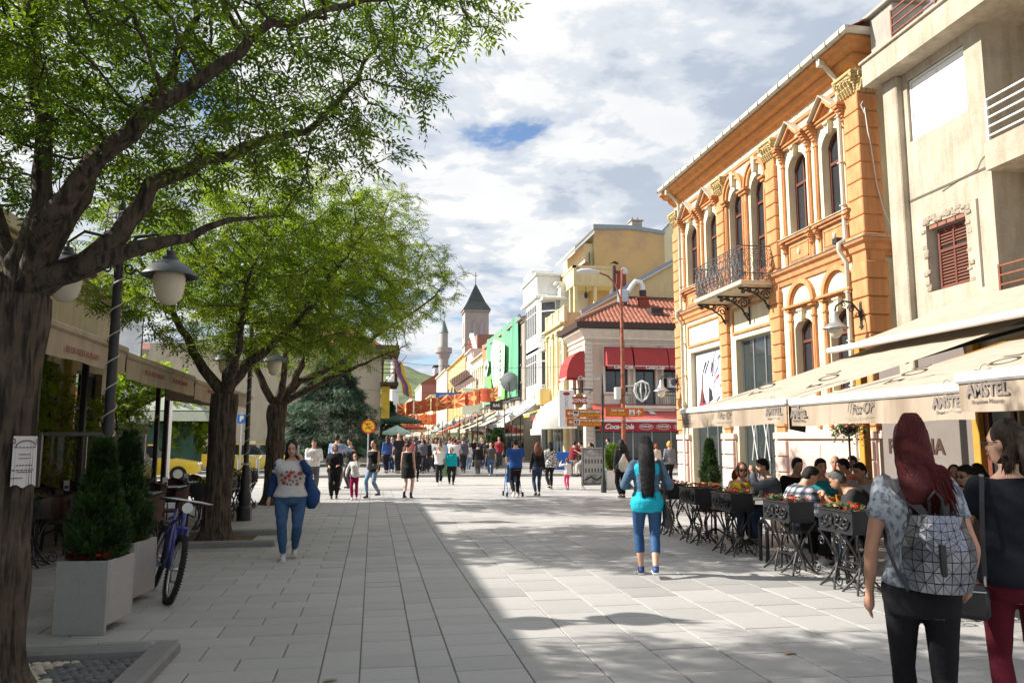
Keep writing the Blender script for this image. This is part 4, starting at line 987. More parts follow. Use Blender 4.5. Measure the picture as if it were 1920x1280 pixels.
for aw,ys,zz,z2 in ((a1,(9.9,11.6),2.10,3.58),(a2,(6.9,8.2),2.08,3.34)):
    for y in ys:
        P0 = Vector((6.0 - aw.location.x,y - aw.location.y,0));f = .19;sl_ = math.atan2(z2 - zz,4.45)
        link('lettering',text_mesh('Pizz Or',.32,MAWT,shear=.5),aw,loc=(P0.x,P0.y,(z2 - zz)*f - .06*math.sin(PI*f) + .012),rot=(0,-sl_*.9,-PI/2))
a4 = awning('upper beige awning running above the lower ones along the concrete building',5.2,12.7,8.0,3.20,10.5,4.15,.10,val=False,arms=False)
q = MB();q.tube([(9.70,2.6,3.45),(9.70,12.5,3.45)],.09,8);q.build('roller_case',MIR,a1)
# side flap hanging between first and second awning
q = MB();q.add([(5.1,9.08,2.06),(5.1,9.08,1.74),(5.3,9.05,1.70),(5.36,9.06,2.10)],[(0,1,2,3)]);q.build('side_flap',M('dark_canvas',(.03,.028,.025),.9),a1)
# timber beams under the awnings
for y in (9.05,6.0):
    q = MB();q.tube([(5.3,y,1.98),(9.6,y,3.3)],.035,6);q.build('support_beam',MYL,a2)
# ---------------- iron flower-box stands
MBOX = M('black_sheet_metal',(.020,.021,.024),.42,var=.3,scale=6,spec=.5)
MFLR = M('red_petal',(.62,.035,.02),.5,var=.25,scale=20,transl=.25,rand=.1);MFLG = M('flower_leaf',(.05,.10,.02),.6,var=.3,scale=15,transl=.2)
def petals(mb,n,x0,x1,y0,y1,z0,z1,r_,rr):
    for _ in range(n):
        c = (rr.uniform(x0,x1),rr.uniform(y0,y1),rr.uniform(z0,z1));k = rr.randint(4,5);a0 = rr.random()*6;tl = Vector((rr.gauss(0,.5),rr.gauss(0,.5),1)).normalized();t1 = tl.orthogonal().normalized();t2 = tl.cross(t1);r0 = r_*rr.uniform(.7,1.2)
        for i in range(k):
            a = a0 + 2*PI*i/k;d = t1*math.cos(a) + t2*math.sin(a);e = t1*-math.sin(a) + t2*math.cos(a);C_ = Vector(c)
            mb.add([C_,C_ + d*r0*.6 + e*r0*.4 + tl*r0*.15,C_ + d*r0 + tl*r0*.1,C_ + d*r0*.6 - e*r0*.4 + tl*r0*.15],[(0,1,2,3)])
def leafbits(mb,n,x0,x1,y0,y1,z0,z1,r_,rr):
    for _ in range(n):
        c = Vector((rr.uniform(x0,x1),rr.uniform(y0,y1),rr.uniform(z0,z1)));d = Vector((rr.gauss(0,1),rr.gauss(0,1),rr.uniform(-.2,1))).normalized();e = d.orthogonal().normalized()*r_*.4;r0 = r_*rr.uniform(.7,1.3)
        mb.add([c,c + d*r0*.5 + e,c + d*r0,c + d*r0*.5 - e],[(0,1,2,3)])
def flower_stand(label,loc,rz=0,cols=None,group='black iron flower boxes along the terrace edge',dense=1.0,seed=1):
    t0 = thing('flower_box_stand',label,'planter',loc,rz,group);rr = random.Random(seed)
    b_ = MB();L_ = .30
    b_.box(-.17,-L_,.62,-.155,L_,.86);b_.box(.155,-L_,.62,.17,L_,.86);b_.box(-.155,-L_,.62,.155,-L_ + .015,.86);b_.box(-.155,L_ - .015,.62,.155,L_,.86);b_.box(-.155,-L_ + .015,.62,.155,L_ - .015,.80)
    for z_ in (.62,.85): 
        for x in (-.175,.175): b_.box(x - .008,-L_ - .008,z_ - .008,x + .008,L_ + .008,z_ + .012)
        for y in (-L_,L_): b_.box(-.175,y - .008,z_ - .007,.175,y + .008,z_ + .011)
    b_.build('box',MBOX,t0,world=False)
    o_ = MB()                                     # applied scroll ornament on the street side
    for sg in (-1,1):
        x = -.185;P = lambda a,z: (x,sg*a,z)
        o_.tube([P(.0,.66),P(.04,.70),P(.03,.77),P(.06,.81),P(.09,.79),P(.08,.76)],.011,5)
        o_.tube([P(.03,.70),P(.10,.69),P(.15,.73),P(.19,.78),P(.23,.76),P(.22,.72),P(.19,.72)],.012,5)
        o_.tube([P(.10,.68),P(.17,.66),P(.23,.69),P(.26,.75)],.011,5)
        for a,z in ((.13,.76),(.17,.71),(.21,.68),(.06,.75)): o_.ball(P(a,z),(.012,.02,.02),6,4)
    o_.build('scroll_ornament',MIR,t0,world=False)
    for y in (-.20,.20):                         # crossing bow legs
        l_ = MB()
        for sg in (-1,1):
            l_.tube([(-.0 + sg*.15,y + sg*.0 - .14,.61),(sg*.10,y - .06,.50),(sg*.03,y - .02,.33),(sg*.03,y + .0,.26),(sg*.10,y - .04,.12),(sg*.17,y - .13,.0)],.013,5)
            l_.tube([(-.0 + sg*.15,y + .14,.61),(sg*.10,y + .06,.50),(sg*.03,y + .02,.33),(sg*.03,y,.26),(sg*.10,y + .04,.12),(sg*.17,y + .13,.0)],.013,5)
            l_.spiral((sg*.13,y - .17,.10),.075,.02,1.4*sg,.008,'yz',a0=1);l_.spiral((sg*.1,y + .17,.48),.06,.015,1.3,.008,'yz')
            l_.tube([(sg*.165,y - .13,.012),(sg*.12,y - .06,.055),(sg*.11,y,.07),(sg*.12,y + .06,.055),(sg*.165,y + .13,.012)],.010,5)
        l_.build('leg',MIR,t0,world=False)
    r_ = MB();r_.tube([(0,-.2,.29),(0,.2,.29)],.011,5);r_.tube([(-.05,-.19,.22),(-.05,.19,.22)],.009,5)
    for y in (-.14,0,.14): r_.spiral((0,y,.22),.065,.015,1.5,.007,'yz',a0=y*9)
    r_.build('stretcher',MIR,t0,world=False)
    lv = MB();leafbits(lv,int(80*dense),-.15,.15,-.29,.29,.80,.92,.05,rr);o = lv.build('foliage',MFLG,t0,world=False)
    for nm,mt,k in (cols or (('flowers',MFLR,34),)): f_ = MB();petals(f_,k,-.16,.16,-.29,.29,.85,.94,.026,rr);f_.build(nm,mt,t0,world=False)
    return t0
FS = flower_stand('iron flower box with red blooms, nearest one, right beside the red haired woman',(5.15,6.75,0),.06)
for (x,y,rz,lb) in ((5.15,8.0,.04,'iron flower box with red blooms, second from the red haired woman, behind her arm'),(5.13,9.25,.04,'iron flower box with red blooms in front of the man in the checked shirt'),
                       (5.12,10.8,.03,'iron flower box with few red blooms in front of the yellow top woman'),(5.12,12.05,.02,'iron flower box with red blooms in front of the empty end of the far table'),
                       (5.12,13.2,.0,'farthest iron flower box with red blooms, next to the aqua dress woman')):
    dup(FS,(x,y,0),rz,lb)
# ---------------- tables, chairs
MTT = M('table_top_light',(.62,.60,.56),.35,var=.08,scale=4,spec=.5);MTD = M('dark_table_top',(.035,.03,.028),.25,var=.2,scale=5,spec=.6)
MRAT = M('rattan_brown',(.05,.028,.018),.6,var=.35,scale=18,bump=.5,bscale=90)
def table(label,loc,mat=MTT,r=.36,square=False,group='round terrace tables',name='table'):
    t0 = thing(name,label,'table',loc,0,group);q = MB()
    if square: q.bbox(-r,-r,.71,r,r,.745,.008)
    else: q.lathe([(r - .01,.715),(r,.722),(r,.738),(r - .01,.745)],n=28)
    q.build('table_top',mat,t0,world=False);q = MB();q.tube([(0,0,.03),(0,0,.715)],.026,8);q.build('column',MIR,t0,world=False)
    for k in range(4):
        a = k*PI/2 + .5;q = MB();q.tube([(0,0,.12),(.12*math.cos(a),.12*math.sin(a),.07),(.27*math.cos(a),.27*math.sin(a),.0)],.016,5);q.build('foot',MIR,t0,world=False)
    return t0
def chair(label,loc,rz,mat=MRAT,group='dark terrace chairs',name='chair',backh=.86):
    t0 = thing(name,label,'chair',loc,rz,group);q = MB();q.bbox(-.21,-.21,.42,.21,.21,.46,.015);q.build('seat',mat,t0,world=False)
    for sx in (-1,1):
        for sy in (-1,1): q = MB();q.tube([(sx*.20,sy*.22,0),(sx*.19,sy*.19,.43)],.014,5);q.build('leg',MIR,t0,world=False)
    q = MB()
    K = 10
    for i in range(K + 1):
        a = PI*(i/K - .5)*.9 - PI/2
        x,y = .22*math.cos(a),.21*math.sin(a)*1.0
        q.v += [(x,y,.46),(x*1.08,y*1.12,backh - .08*abs(i/K - .5)*2)]
    for i in range(K): q.f.append((2*i,2*i + 2,2*i + 3,2*i + 1));q.m.append(0)
    q.build('backrest',mat,t0,world=False)
    q = MB();q.tube([(.22*math.cos(PI*(i/K - .5)*.9 - PI/2)*1.08,.21*math.sin(PI*(i/K - .5)*.9 - PI/2)*1.12,backh - .08*abs(i/K - .5)*2) for i in range(K + 1)],.015,5);q.build('back_rail',MIR,t0,world=False)
    return t0
MDG = M('drink_glass',(.5,.52,.5),.05,var=0,spec=.8,transl=.5);MDO = M('drink_orange',(.6,.28,.05),.1,var=.1,transl=.4)
def glasses(parent_loc,n,seed,where):
    rr = random.Random(seed)
    for i in range(n):
        x,y = parent_loc[0] + rr.uniform(-.24,.24),parent_loc[1] + rr.uniform(-.24,.24);h = rr.uniform(.10,.16)
        q = MB();q.lathe([(.028,0),(.034,h),(.031,h),(.026,.01)],(x,y,.746),10);mg = rr.choice([MDG,MDG,MDO]);o = q.build('drinking_glass',mg);tag(o,'%s %s glass, %s %s part of %s' % ('tall' if h > .13 else 'short','clear' if mg is MDG else 'orange','near' if y < parent_loc[1] else 'far','street' if x < parent_loc[0] else 'wall',where),'glass','glasses on the terrace tables')
TB = table('round pale table in front of the checked shirt man, crowded with glasses',(5.98,9.75,0));glasses((5.98,9.75),9,3,'the checked shirt man\'s table')
tb2 = dup(TB,(5.85,7.6,0),0,'round pale table nearest to the red haired woman, almost empty');glasses((5.85,7.6),2,4,'the empty looking nearest table')
dup(TB,(5.7,11.45,0),0,'round pale table of the yellow top woman and the man in grey');glasses((5.7,11.45),7,5,"the yellow top woman's table")
dup(TB,(5.8,12.9,0),0,'round pale table at the far end of the right terrace, with red candle jars');glasses((5.8,12.9),4,8,'the far end table')
dup(TB,(7.7,11.6,0),0,'round pale table in the back row under the awnings');dup(TB,(6.1,5.9,0),0,'round pale table behind the woman in black at the right edge');dup(TB,(7.7,7.2,0),0,'round pale table deep under the middle awning, by the sign wall')
for k in range(2):
    q = MB();q.lathe([(.035,0),(.045,.04),(.04,.09),(.03,.10)],(5.7 + .16*k,12.75 + .1*k,.746),10);tag(q.build('candle_jar',M('red_jar',(.5,.02,.05),.2,transl=.3)),'small red candle jar on the far end table, %s one' % ['nearer','farther'][k],'candle jar','red candle jars')
CH = chair('dark rattan chair under the man in the checked shirt',(5.38,9.72,0),-PI/2)
for i,(x,y,rz,lb) in enumerate(((6.4,10.68,2.9,'dark chair under the man in the teal polo'),(6.35,9.35,.9,'dark chair under the man in the charcoal t shirt'),(5.9,12.1,2.9,'dark chair under the woman in the yellow top'),(6.25,11.55,1.5,'dark chair under the man in grey with cropped hair'),(6.5,6.7,1.6,'dark chair next to the table nearest the red haired woman'),(8.0,12.1,1.2,'dark chair of the back row guest in orange'),(8.1,12.75,2.6,'dark chair against the pink plinth in the back row'),(5.6,12.7,.2,'empty dark chair at the far end of the right terrace'),(6.5,7.9,.5,'dark chair under the man in the white t shirt'))):
    dup(CH,(x,y,0),rz,lb)
# hanging basket on a post
hb = thing('hanging_basket','basket of dark red flowers on a thin stand against the pink plinth','hanging basket',(8.3,12.75,0));q = MB();q.tube([(8.3,12.75,0),(8.3,12.75,1.72)],.018,6);q.build('stand',MIR,hb);rr = random.Random(9)
q = MB();q.lathe([(.05,0),(.13,.06),(.16,.16),(.17,.17)],(8.3,12.75,1.68),12);q.build('basket',MBOX,hb)
q = MB()
for i in range(420):
    a = rr.random()*6.28;r_ = .30*rr.random() ** .5;z_ = 1.88 - r_*.8*rr.random() - (.15 if r_ > .2 else 0)*rr.random();leafbits(q,1,8.3 + r_*math.cos(a) - .01,8.3 + r_*math.cos(a),12.75 + r_*math.sin(a) - .01,12.75 + r_*math.sin(a),z_,z_ + .02,.05,rr)
q.build('foliage',MFLG,hb);q = MB()
for i in range(130):
    a = rr.random()*6.28;r_ = .32*rr.random() ** .5;petals(q,1,8.3 + r_*math.cos(a) - .01,8.3 + r_*math.cos(a),12.75 + r_*math.sin(a) - .01,12.75 + r_*math.sin(a),1.66 + rr.random()*.25,1.9,.024,rr)
q.build('flowers',M('dark_red_petal',(.28,.012,.015),.5,var=.3,scale=20,transl=.2),hb)
q = MB();q.bbox(8.75,13.0,0,8.90,13.15,3.3,.01);tag(q.build('awning_post',MYL),'ochre timber post behind the hanging flower basket','post')
# bollards by the table edge
for i,(x,y) in enumerate(((5.2,10.05),(5.36,8.5))):
    q = MB();q.tube([(x,y - .1,0),(x,y - .1,.48),(x,y - .06,.52),(x,y + .06,.52),(x,y + .1,.48),(x,y + .1,0)],.026,8);tag(q.build('barrier_hoop',MIR),['low black hoop barrier at the feet of the checked shirt man','low black hoop barrier by the second flower box'][i],'barrier')
# small conifer in a terracotta pot at the shop door, planter by the A-board
TP = M('terracotta_pot',(.50,.17,.085),.8,var=.15,scale=4)
pt = thing('potted_conifer','cone shaped evergreen in a terracotta pot at the sports shop door','potted plant',(9.56,21.5,0));q = MB();q.lathe([(.16,0),(.20,.22),(.24,.34),(.26,.36),(.26,.42),(.22,.42),(.21,.37)],n=20);q.build('pot',TP,pt,'auto',world=False)
conifer('','',(0,0,0),1.25,.27,2600,MTH,.10,6,-.8,.38,31,parent=pt,w=.018,tr=.03)
# ================================================================ house with red awnings at the far corner of the crossing
MPB = M('pale_pink_stucco',(.52,.42,.345),.88,var=.08,scale=1.5,bump=.2,bscale=30,streak=.10)
MPBW = M('pale_trim',(.66,.60,.52),.85,var=.08,scale=2,bump=.15,streak=.12)
MDKB = M('dark_brown_fascia',(.06,.035,.03),.7,var=.2)
MRD = M('red_awning_canvas',(.42,.055,.055),.8,var=.12,scale=2,bump=.1,transl=.12);MRDV = M('red_valance_canvas',(.33,.02,.03),.8,var=.1,scale=3)
RH = thing('red_awning_house','two storey pink house with red tiled roof and red awnings at the street corner','building',(11.78,43,0))
FY = ((11.78,43),(1,0),(0,-1));FX = ((11.78,43),(0,1),(-1,0))
hf = [(1.16,2.50,4.35,6.9,0),(2.95,4.15,3.45,6.9,0),(4.65,5.9,4.35,6.9,0),(.5,8.5,.15,2.9,0)]
hs = [(.5,1.3,4.3,6.6,0),(2.1,2.9,4.3,6.6,0),(.6,3.2,.1,2.6,0)]
m_ = MB().frame(*FY);wall_holes(m_,0,9,0,8.0,0,hf,.22);m_.frame(*FX);wall_holes(m_,0,3.9,0,8.0,0,hs,.22);m_.T = None;m_.quad((11.78,46.9,7),(20.78,46.9,7),(20.78,46.9,8),(11.78,46.9,8));m_.build('wall',MPB,RH)
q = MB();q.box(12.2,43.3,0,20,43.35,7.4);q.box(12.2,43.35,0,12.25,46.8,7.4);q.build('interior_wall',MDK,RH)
# cornice, trims and quoins
def sweep2(name,prof,mat,parent=RH,x=11.78,y=43,ue=3.9,xe=9):
    m_ = MB()
    for w_,z_ in prof: m_.v += [(x - w_,y + ue,z_),(x - w_,y - w_,z_),(x + xe,y - w_,z_)]
    for i in range(len(prof) - 1):
        for k in (0,1): m_.f.append((i*3 + k,i*3 + k + 1,(i + 1)*3 + k + 1,(i + 1)*3 + k));m_.m.append(0)
    return m_.build(name,mat,parent)
sweep2('cornice',[(0,7.35),(.08,7.37),(.10,7.5),(.35,7.72),(.42,7.78),(.42,7.92),(0,7.95)],MPBW)
sweep2('string_course',[(0,7.05),(.06,7.07),(.06,7.13),(0,7.16)],MPBW);sweep2('belt',[(0,3.12),(.10,3.14),(.12,3.24),(.16,3.34),(0,3.38)],MPBW);sweep2('fascia',[(.30,7.95),(.62,7.96),(.66,8.28),(.30,8.30)],MDKB,ue=4.2)
qm = MB();qm.bbox(-.03,-.03,.01,.42,.42,.245,.012);qme = qm.mesh('quoin',MPBW)
for k in range(15): 
    z_ = 3.42 + k*.255
    if z_ < 7.1: link('quoin',qme,RH,loc=(0 if k % 2 else -.02,-.0 if k % 2 else -.02,z_))
for k in range(11): link('quoin',qme,RH,loc=(0,0,.1 + k*.255))
for (a,b_,c,d,r_) in hf[:3]:
    q = MB().frame(*FY)
    for (x0,z0,x1,z1) in ((a - .14,c,a,d + .14),(b_,c,b_ + .14,d + .14),(a,d,b_,d + .14)): q.bbox(x0,0,z0,x1,.05,z1,.01)
    if c > 4: q.bbox(a - .2,0,c - .12,b_ + .2,.12,c,.01);q.bbox(a - .05,0,3.55,b_ + .05,.03,c - .2,.01);q.bbox(a + .1,.03,3.68,b_ - .1,.05,c - .32,.01)
    q.build('window_surround',MPBW,RH);window(RH,FY,a,b_,c,d,0,-.2,M('dark_window_frame',(.05,.04,.035),.5),MGL,t=.07,mull=1,transom=6.1)
for (a,b_,c,d,r_) in hs[:2]:
    q = MB().frame(*FX);q.bbox(a - .1,0,c - .1,b_ + .1,.1,c,.01);q.bbox(a - .1,0,d,b_ + .1,.06,d + .12,.01);q.build('window_sill',MPBW,RH);window(RH,FX,a,b_,c,d,0,-.2,MBRN,MGL,t=.07,mull=1)
window(RH,FY,.5,8.5,.15,2.9,0,-.2,MALU,MGLS,t=.08,mull=6,transom=2.2,name='shop_front');window(RH,FX,.6,3.2,.1,2.6,0,-.2,MALU,MGLS,t=.07,mull=2,name='shop_front')
# hipped tile roof: courses of curved tiles
rt = MB();E0 = (11.15,42.38);P_ = .50
def tilerow(x0,x1,y,z,tw=.26):
    x = x0
    while x < x1:
        dz = rnd.uniform(-.006,.006)
        rt.add([(x,y,z + dz),(x + tw*.25,y,z + .05 + dz),(x + tw*.55,y,z + .045 + dz),(x + tw*.8,y,z - .01 + dz),(x + tw,y,z + dz),(x,y + .34,z + .17),(x + tw*.25,y + .34,z + .22),(x + tw*.55,y + .34,z + .215),(x + tw*.8,y + .34,z + .16),(x + tw,y + .34,z + .17),
                (x,y,z - .045 + dz),(x + tw,y,z - .045 + dz)],[(0,1,6,5),(1,2,7,6),(2,3,8,7),(3,4,9,8),(0,1,2,3,4,11,10)]);x += tw
for r_ in range(15): tilerow(E0[0] + r_*.30,21.5,E0[1] + r_*.30,8.30 + r_*.30*P_)
o = rt.build('roof',MTILE,RH);o['kind'] = 'stuff'
q = MB();q.quad((11.15,42.38,8.27),(21.5,42.38,8.27),(21.5,46.9,10.5),(15.6,46.9,10.5));q.quad((11.15,42.38,8.27),(15.6,46.9,10.5),(11.15,46.9,8.27));q.build('roof_deck',MTILE,RH)
rg_ = MB();rg_.lathe([(.13,0),(.15,.38),(.12,.38),(.10,.02)],n=8);rgm = rg_.mesh('ridge_tile',M('old_ridge_tile',(.30,.17,.12),.9,var=.4,scale=8,bump=.4))
for k in range(18):
    f = k/18;link('ridge_tile',rgm,RH,loc=(11.15 + 4.45*f - 11.78,42.38 + 4.5*f - 43,8.30 + 2.24*f),rot=(0,R(63),R(45)))
q = MB();q.box(15.6,46.85,10.45,20.8,47.0,10.65);q.build('ridge_flashing',MDKB,RH)
sk = MB();sk.bbox(16.0,43.6,8.93,16.75,44.5,9.42,.02);s1 = sk.build('skylight',MDKB,RH);s1.rotation_euler = (0,0,0)
q = MB();q.quad((16.06,43.55,9.02),(16.69,43.55,9.02),(16.69,44.4,9.47),(16.06,44.4,9.47));q.build('pane',M('pale_skylight',(.4,.45,.45),.1,var=.1),s1)
# window awnings
def hood_awning(F,a,b_,zt,zb,out_,side=True):
    q = MB().frame(*F);d = .18;K = 6;prev = None;sec = [(out_*math.sin(i/K*PI/2) ** .9,zt - (zt - zb)*(1 - math.cos(i/K*PI/2))) for i in range(K + 1)]
    for (w0,z0),(w1,z1) in zip(sec[:-1],sec[1:]): q.quad((a,w0,z0),(b_,w0,z0),(b_,w1,z1),(a,w1,z1))
    for u_ in (a,b_): q.add([(u_,w_,z_) for w_,z_ in sec] + [(u_,0,zb)],[tuple(range(K + 2))])
    q.box(a,out_ - .005,zb - d,b_,out_ + .005,zb);o = q.build('window_awning',MRD,RH)
    r_ = MB().frame(*F);r_.box(a,out_ + .006,zb - .02,b_,out_ + .012,zb + .02);link('trim',r_.mesh('trim',MWH,sub=tuple(RH.location)),o);return o
for a,b_ in ((1.1,2.62),(2.72,4.72),(4.78,6.1)):
    o = hood_awning(FY,a,b_,6.95,5.80,.68);text(o,'Coca-Cola',.26,MWH,(11.78 + (a + b_)/2 + .15,42.29,5.71),'-y',shear=.4,bold=.008)
o = hood_awning(FX,.0,1.9,6.7,5.15,1.1);text(o,'Coca-Cola',.30,MWH,(11.95,42.97,5.12),'-y',shear=.4,bold=.01);text(o,'Coca-Cola',.26,MWH,(10.65,43.9,5.08),'-x',shear=.4,bold=.008)
# balcony
bp = bpy.data.objects.new('balcony',None);COL.objects.link(bp);bp.parent = RH;KIDS.setdefault(RH.name,[]).append(bp)
q = MB().frame(*FY);q.bbox(2.0,0,3.38,5.1,.95,3.56,.03);q.bbox(2.1,0,3.25,5.0,.8,3.38,.03);q.build('balcony_floor',MPBW,bp)
q = MB().frame(*FY)
for i in range(24): u_ = 2.04 + i*.132;q.tube([(u_,.92,3.56),(u_,1.02,3.8),(u_,.92,4.1),(u_,.90,4.55)],.012,4)
for u_ in (2.04,5.08):
    for i in range(6): q.tube([(u_,.1 + .16*i,3.56),(u_,.1 + .16*i,4.55)],.012,4)
    q.tube([(u_,0,4.56),(u_,.92,4.56)],.022,5)
q.tube([(2.04,.92,4.56),(5.08,.92,4.56)],.022,5);q.tube([(2.04,.92,3.62),(5.08,.92,3.62)],.015,5);q.build('balcony_railing',MIG,bp)
ac = thing('air_conditioner','white air conditioner box by the right window of the red awning house','air conditioner',(16.9,42.75,4.6));q = MB();q.bbox(16.55,42.45,4.6,17.25,42.8,5.2,.02);q.build('case',MWH,ac);q = MB();q.lathe([(.2,0),(.2,.01)],n=16);o = q.build('grille',MIG,ac,world=False);o.location = (-.05,-.31,.3);o.rotation_euler = (PI/2,0,0)
# big street awning with red valance
ra = thing('red_awning','large red shop awning with branded valance over the corner bar','awning',(14.5,41.5,2.7))
q = MB();K = 8
for i in range(K + 1):
    for j in range(13): f = i/K;q.v.append((12.05 + j*.5,41.3 + 1.68*f,2.72 + .95*f - .05*math.sin(PI*f)))
for i in range(K):
    for j in range(12): q.f.append((i*13 + j,i*13 + j + 1,(i + 1)*13 + j + 1,(i + 1)*13 + j));q.m.append(0)
q.build('canopy',M('faded_red_canvas',(.60,.13,.11),.8,var=.1,scale=2,transl=.15),ra,True);q = MB();q.box(12.05,41.28,2.1,18.05,41.30,2.62);q.build('valance',MRDV,ra);q = MB();q.bbox(12.0,41.22,2.62,18.1,41.34,2.76,.02);q.build('front_bar',MWH,ra)
text(ra,'Coca-Cola',.38,MWH,(13.15,41.26,2.36),'-y',shear=.4,bold=.012)
for x in (14.7,15.7,16.7): 
    text(ra,'КОРНЕР',.16,MWH,(x,41.26,2.36),'-y',bold=.005);q = MB();q.tube([(x + .42*math.cos(t*PI/8),41.262,2.36 + .15*math.sin(t*PI/8)) for t in range(16)],.012,4,closed=True);q.build('badge',MWH,ra)
q = MB();q.quad((15.2,41.9,3.075),(15.55,41.9,3.075),(15.4,42.5,3.42),(15.1,42.5,3.42));q.build('white_emblem',MWH,ra)
# ---------------- gable wall, chimneys, vent behind
MYE = M('yellow_stucco',(.68,.58,.34),.88,var=.10,scale=1.2,bump=.15,streak=.12,stain=.1);MOC = M('ochre_stained_stucco',(.62,.42,.19),.9,var=.12,scale=.9,bump=.2,col2=(.50,.33,.20),c2pos=.54,c2w=.1,c2scale=.5,stain=.2)
MZN = M('zinc_flashing',(.28,.32,.36),.5,var=.15,metal=.3);MBRK = M('red_brick',(.28,.07,.05),.9,var=.3,scale=6,bump=.5)
YB = thing('yellow_terraced_building','pale yellow building with pilasters and roof loggia, rising behind the red awning house','building',(11.6,47,0))
q = MB();q.add([(13.0,47,7.5),(21,47,7.5),(21,47,14.25),(13.0,47,9.62)],[(0,1,2,3)]);q.quad((11.6,47,0),(13.0,47,0),(13.0,47,9.62),(11.6,47,9.55));q.build('gable_wall',M('yellow_gable',(.62,.50,.27),.9,var=.1,scale=1.0,streak=.1,stain=.1),YB)
q = MB();q.prism([(12.6,9.42),(21,14.25),(21,14.50),(12.6,9.68)],46.8,47.3,'y');q.build('coping',MZN,YB);q = MB();q.prism([(12.6,9.36),(21,14.19),(21,14.26),(12.6,9.43)],46.76,46.81,'y');q.build('coping_edge',MWH,YB)
FYB = ((11.6,47),(0,1),(-1,0));hy = [(.9,1.6,5.2,7.9,0),(2.2,2.9,5.2,7.9,0),(3.6,4.3,5.2,7.9,0),(.8,4.6,.1,3.0,0)]
q = MB().frame(*FYB);wall_holes(q,0,5.2,0,9.0,0,hy,.2);q.build('wall',MYE,YB)
for a,b_,c,d,r_ in hy[:3]: window(YB,FYB,a,b_,c,d,0,-.12,MWH,MGL,t=.09,mull=1,transom=7.2)
window(YB,FYB,.8,4.6,.1,3.0,0,-.12,MALU,MGLS,mull=3,name='shop_front')
q = MB().frame(*FYB)
for z0,z1,e in ((8.55,8.8,.15),(8.8,8.95,.35),(4.2,4.4,.12)): q.bbox(-.1,0,z0,5.2,e,z1,.02)
for u_ in (0.05,1.75,3.05,4.8): q.bbox(u_,0,4.4,u_ + .4,.12,8.3,.02);q.bbox(u_ - .06,0,8.3,u_ + .46,.2,8.55,.03)
q.build('cornice',MYE,YB)
q = MB().frame(*FYB)
for u_ in (0,1.7,3.4,5.1): q.bbox(u_ - .12,-.15,8.95,u_ + .22,.1,10.0,.02)
for u0 in (.15,1.9,3.6): q.bbox(u0,-.08,9.0,u0 + 1.5,.0,9.9,.02);q.bbox(u0,-.1,9.88,u0 + 1.5,.04,9.98,.01);q.bbox(u0 + .15,.0,9.15,u0 + 1.35,.03,9.7,.01)
q.build('parapet',MYE,YB)
q = MB().frame(*FYB);q.bbox(3.4,0,3.95,5.1,.9,4.1,.02);q.bbox(3.42,.82,4.1,5.08,.9,5.0,.01);q.bbox(3.42,.0,4.1,3.5,.82,5.0,.01);q.bbox(3.6,.0,3.5,4.9,.5,3.95,.05);q.build('balcony',MYE,YB)
q = MB();q.box(11.9,47.1,0,20,52.1,9.0);q.build('interior_wall',MYE,YB)
# loggia tower
LT = bpy.data.objects.new('roof_loggia',None);COL.objects.link(LT);LT.parent = YB;KIDS.setdefault(YB.name,[]).append(LT)
q = MB()
for x in (13.0,14.35): q.box(x,50,9.0,x + .22,50.3,12.0)
for y in (51.2,52.6): q.box(13.0,y,9.0,13.22,y + .25,12.0)
q.box(12.95,49.95,11.9,15.9,54,12.25);q.box(12.95,49.95,12.25,13.1,54,13.2);q.box(13.1,49.95,12.25,15.9,50.1,13.0);q.box(12.9,49.9,13.1,15.9,50.12,13.25);q.box(12.9,49.9,13.1,13.12,54,13.25);q.build('loggia_frame',MYE,LT)
q = MB();q.box(14.6,51.6,9.0,15.9,54,11.9);q.box(13.22,53.8,9,15,54,11.9);q.build('loggia_wall',MOC,LT)
q = MB();q.tube([(13.9,50.4,11.9),(13.9,50.4,11.5)],.02,4);q.lathe([(.05,0),(.13,.1),(.13,.3),(.05,.42)],(13.9,50.4,11.1),8);q.build('lantern',MIR,LT)
OC = thing('ochre_block','tall stained ochre block with zinc parapet standing behind the tiled corner roof','building',(15.6,54,0))
q = MB();q.add([(15.6,54,8),(20.95,54,8),(20.95,54,16.8),(18.4,54,17.05),(15.6,54,16.95)],[(0,1,2,3,4)]);q.build('side_wall',MOC,OC);q = MB();q.box(15.65,54.02,8,20.9,62,16.7);q.box(15.0,54.6,11.9,15.62,61,16.0);q.build('core_wall',M('cream_wall',(.74,.66,.42),.9,var=.08),OC)
q = MB();q.prism([(15.5,16.95),(18.4,17.05),(21.0,16.8),(21.0,17.05),(18.4,17.35),(15.5,17.3)],53.9,54.4,'y');q.build('parapet_flashing',MZN,OC)
q = MB();q.prism([(15.65,17.1),(14.1,15.6),(14.1,15.45),(15.65,16.9)],54.0,60.0,'y');q.build('roof_eave',MYE,OC)
q = MB();q.box(15.3,54.3,12.9,15.32,55.3,15.3);q.build('window',MGL,OC)
q = MB();q.bbox(18.5,54.1,17.2,19.3,54.9,17.75,.03);q.bbox(18.4,54.0,17.75,19.4,55,17.85,.02)
for x in (18.7,19.1): q.add([(x - .12,54.5,17.85),(x + .12,54.5,17.85),(x,54.5,18.2)],[(0,1,2)])
q.build('chimney',MCO2,OC)
CR = thing('cream_gable_block','cream wall with sloping top squeezed between the ochre block and the orange building','building',(21,55,0));q = MB();q.add([(20.95,54.8,8),(25.5,54.8,8),(25.5,54.8,20.0),(24.0,54.8,20.2),(20.95,54.8,16.9)],[(0,1,2,3,4)]);q.quad((20.95,54.8,8),(20.95,54.8,16.9),(20.95,62,16.9),(20.95,62,8));q.build('wall',M('cream_wall'),CR)
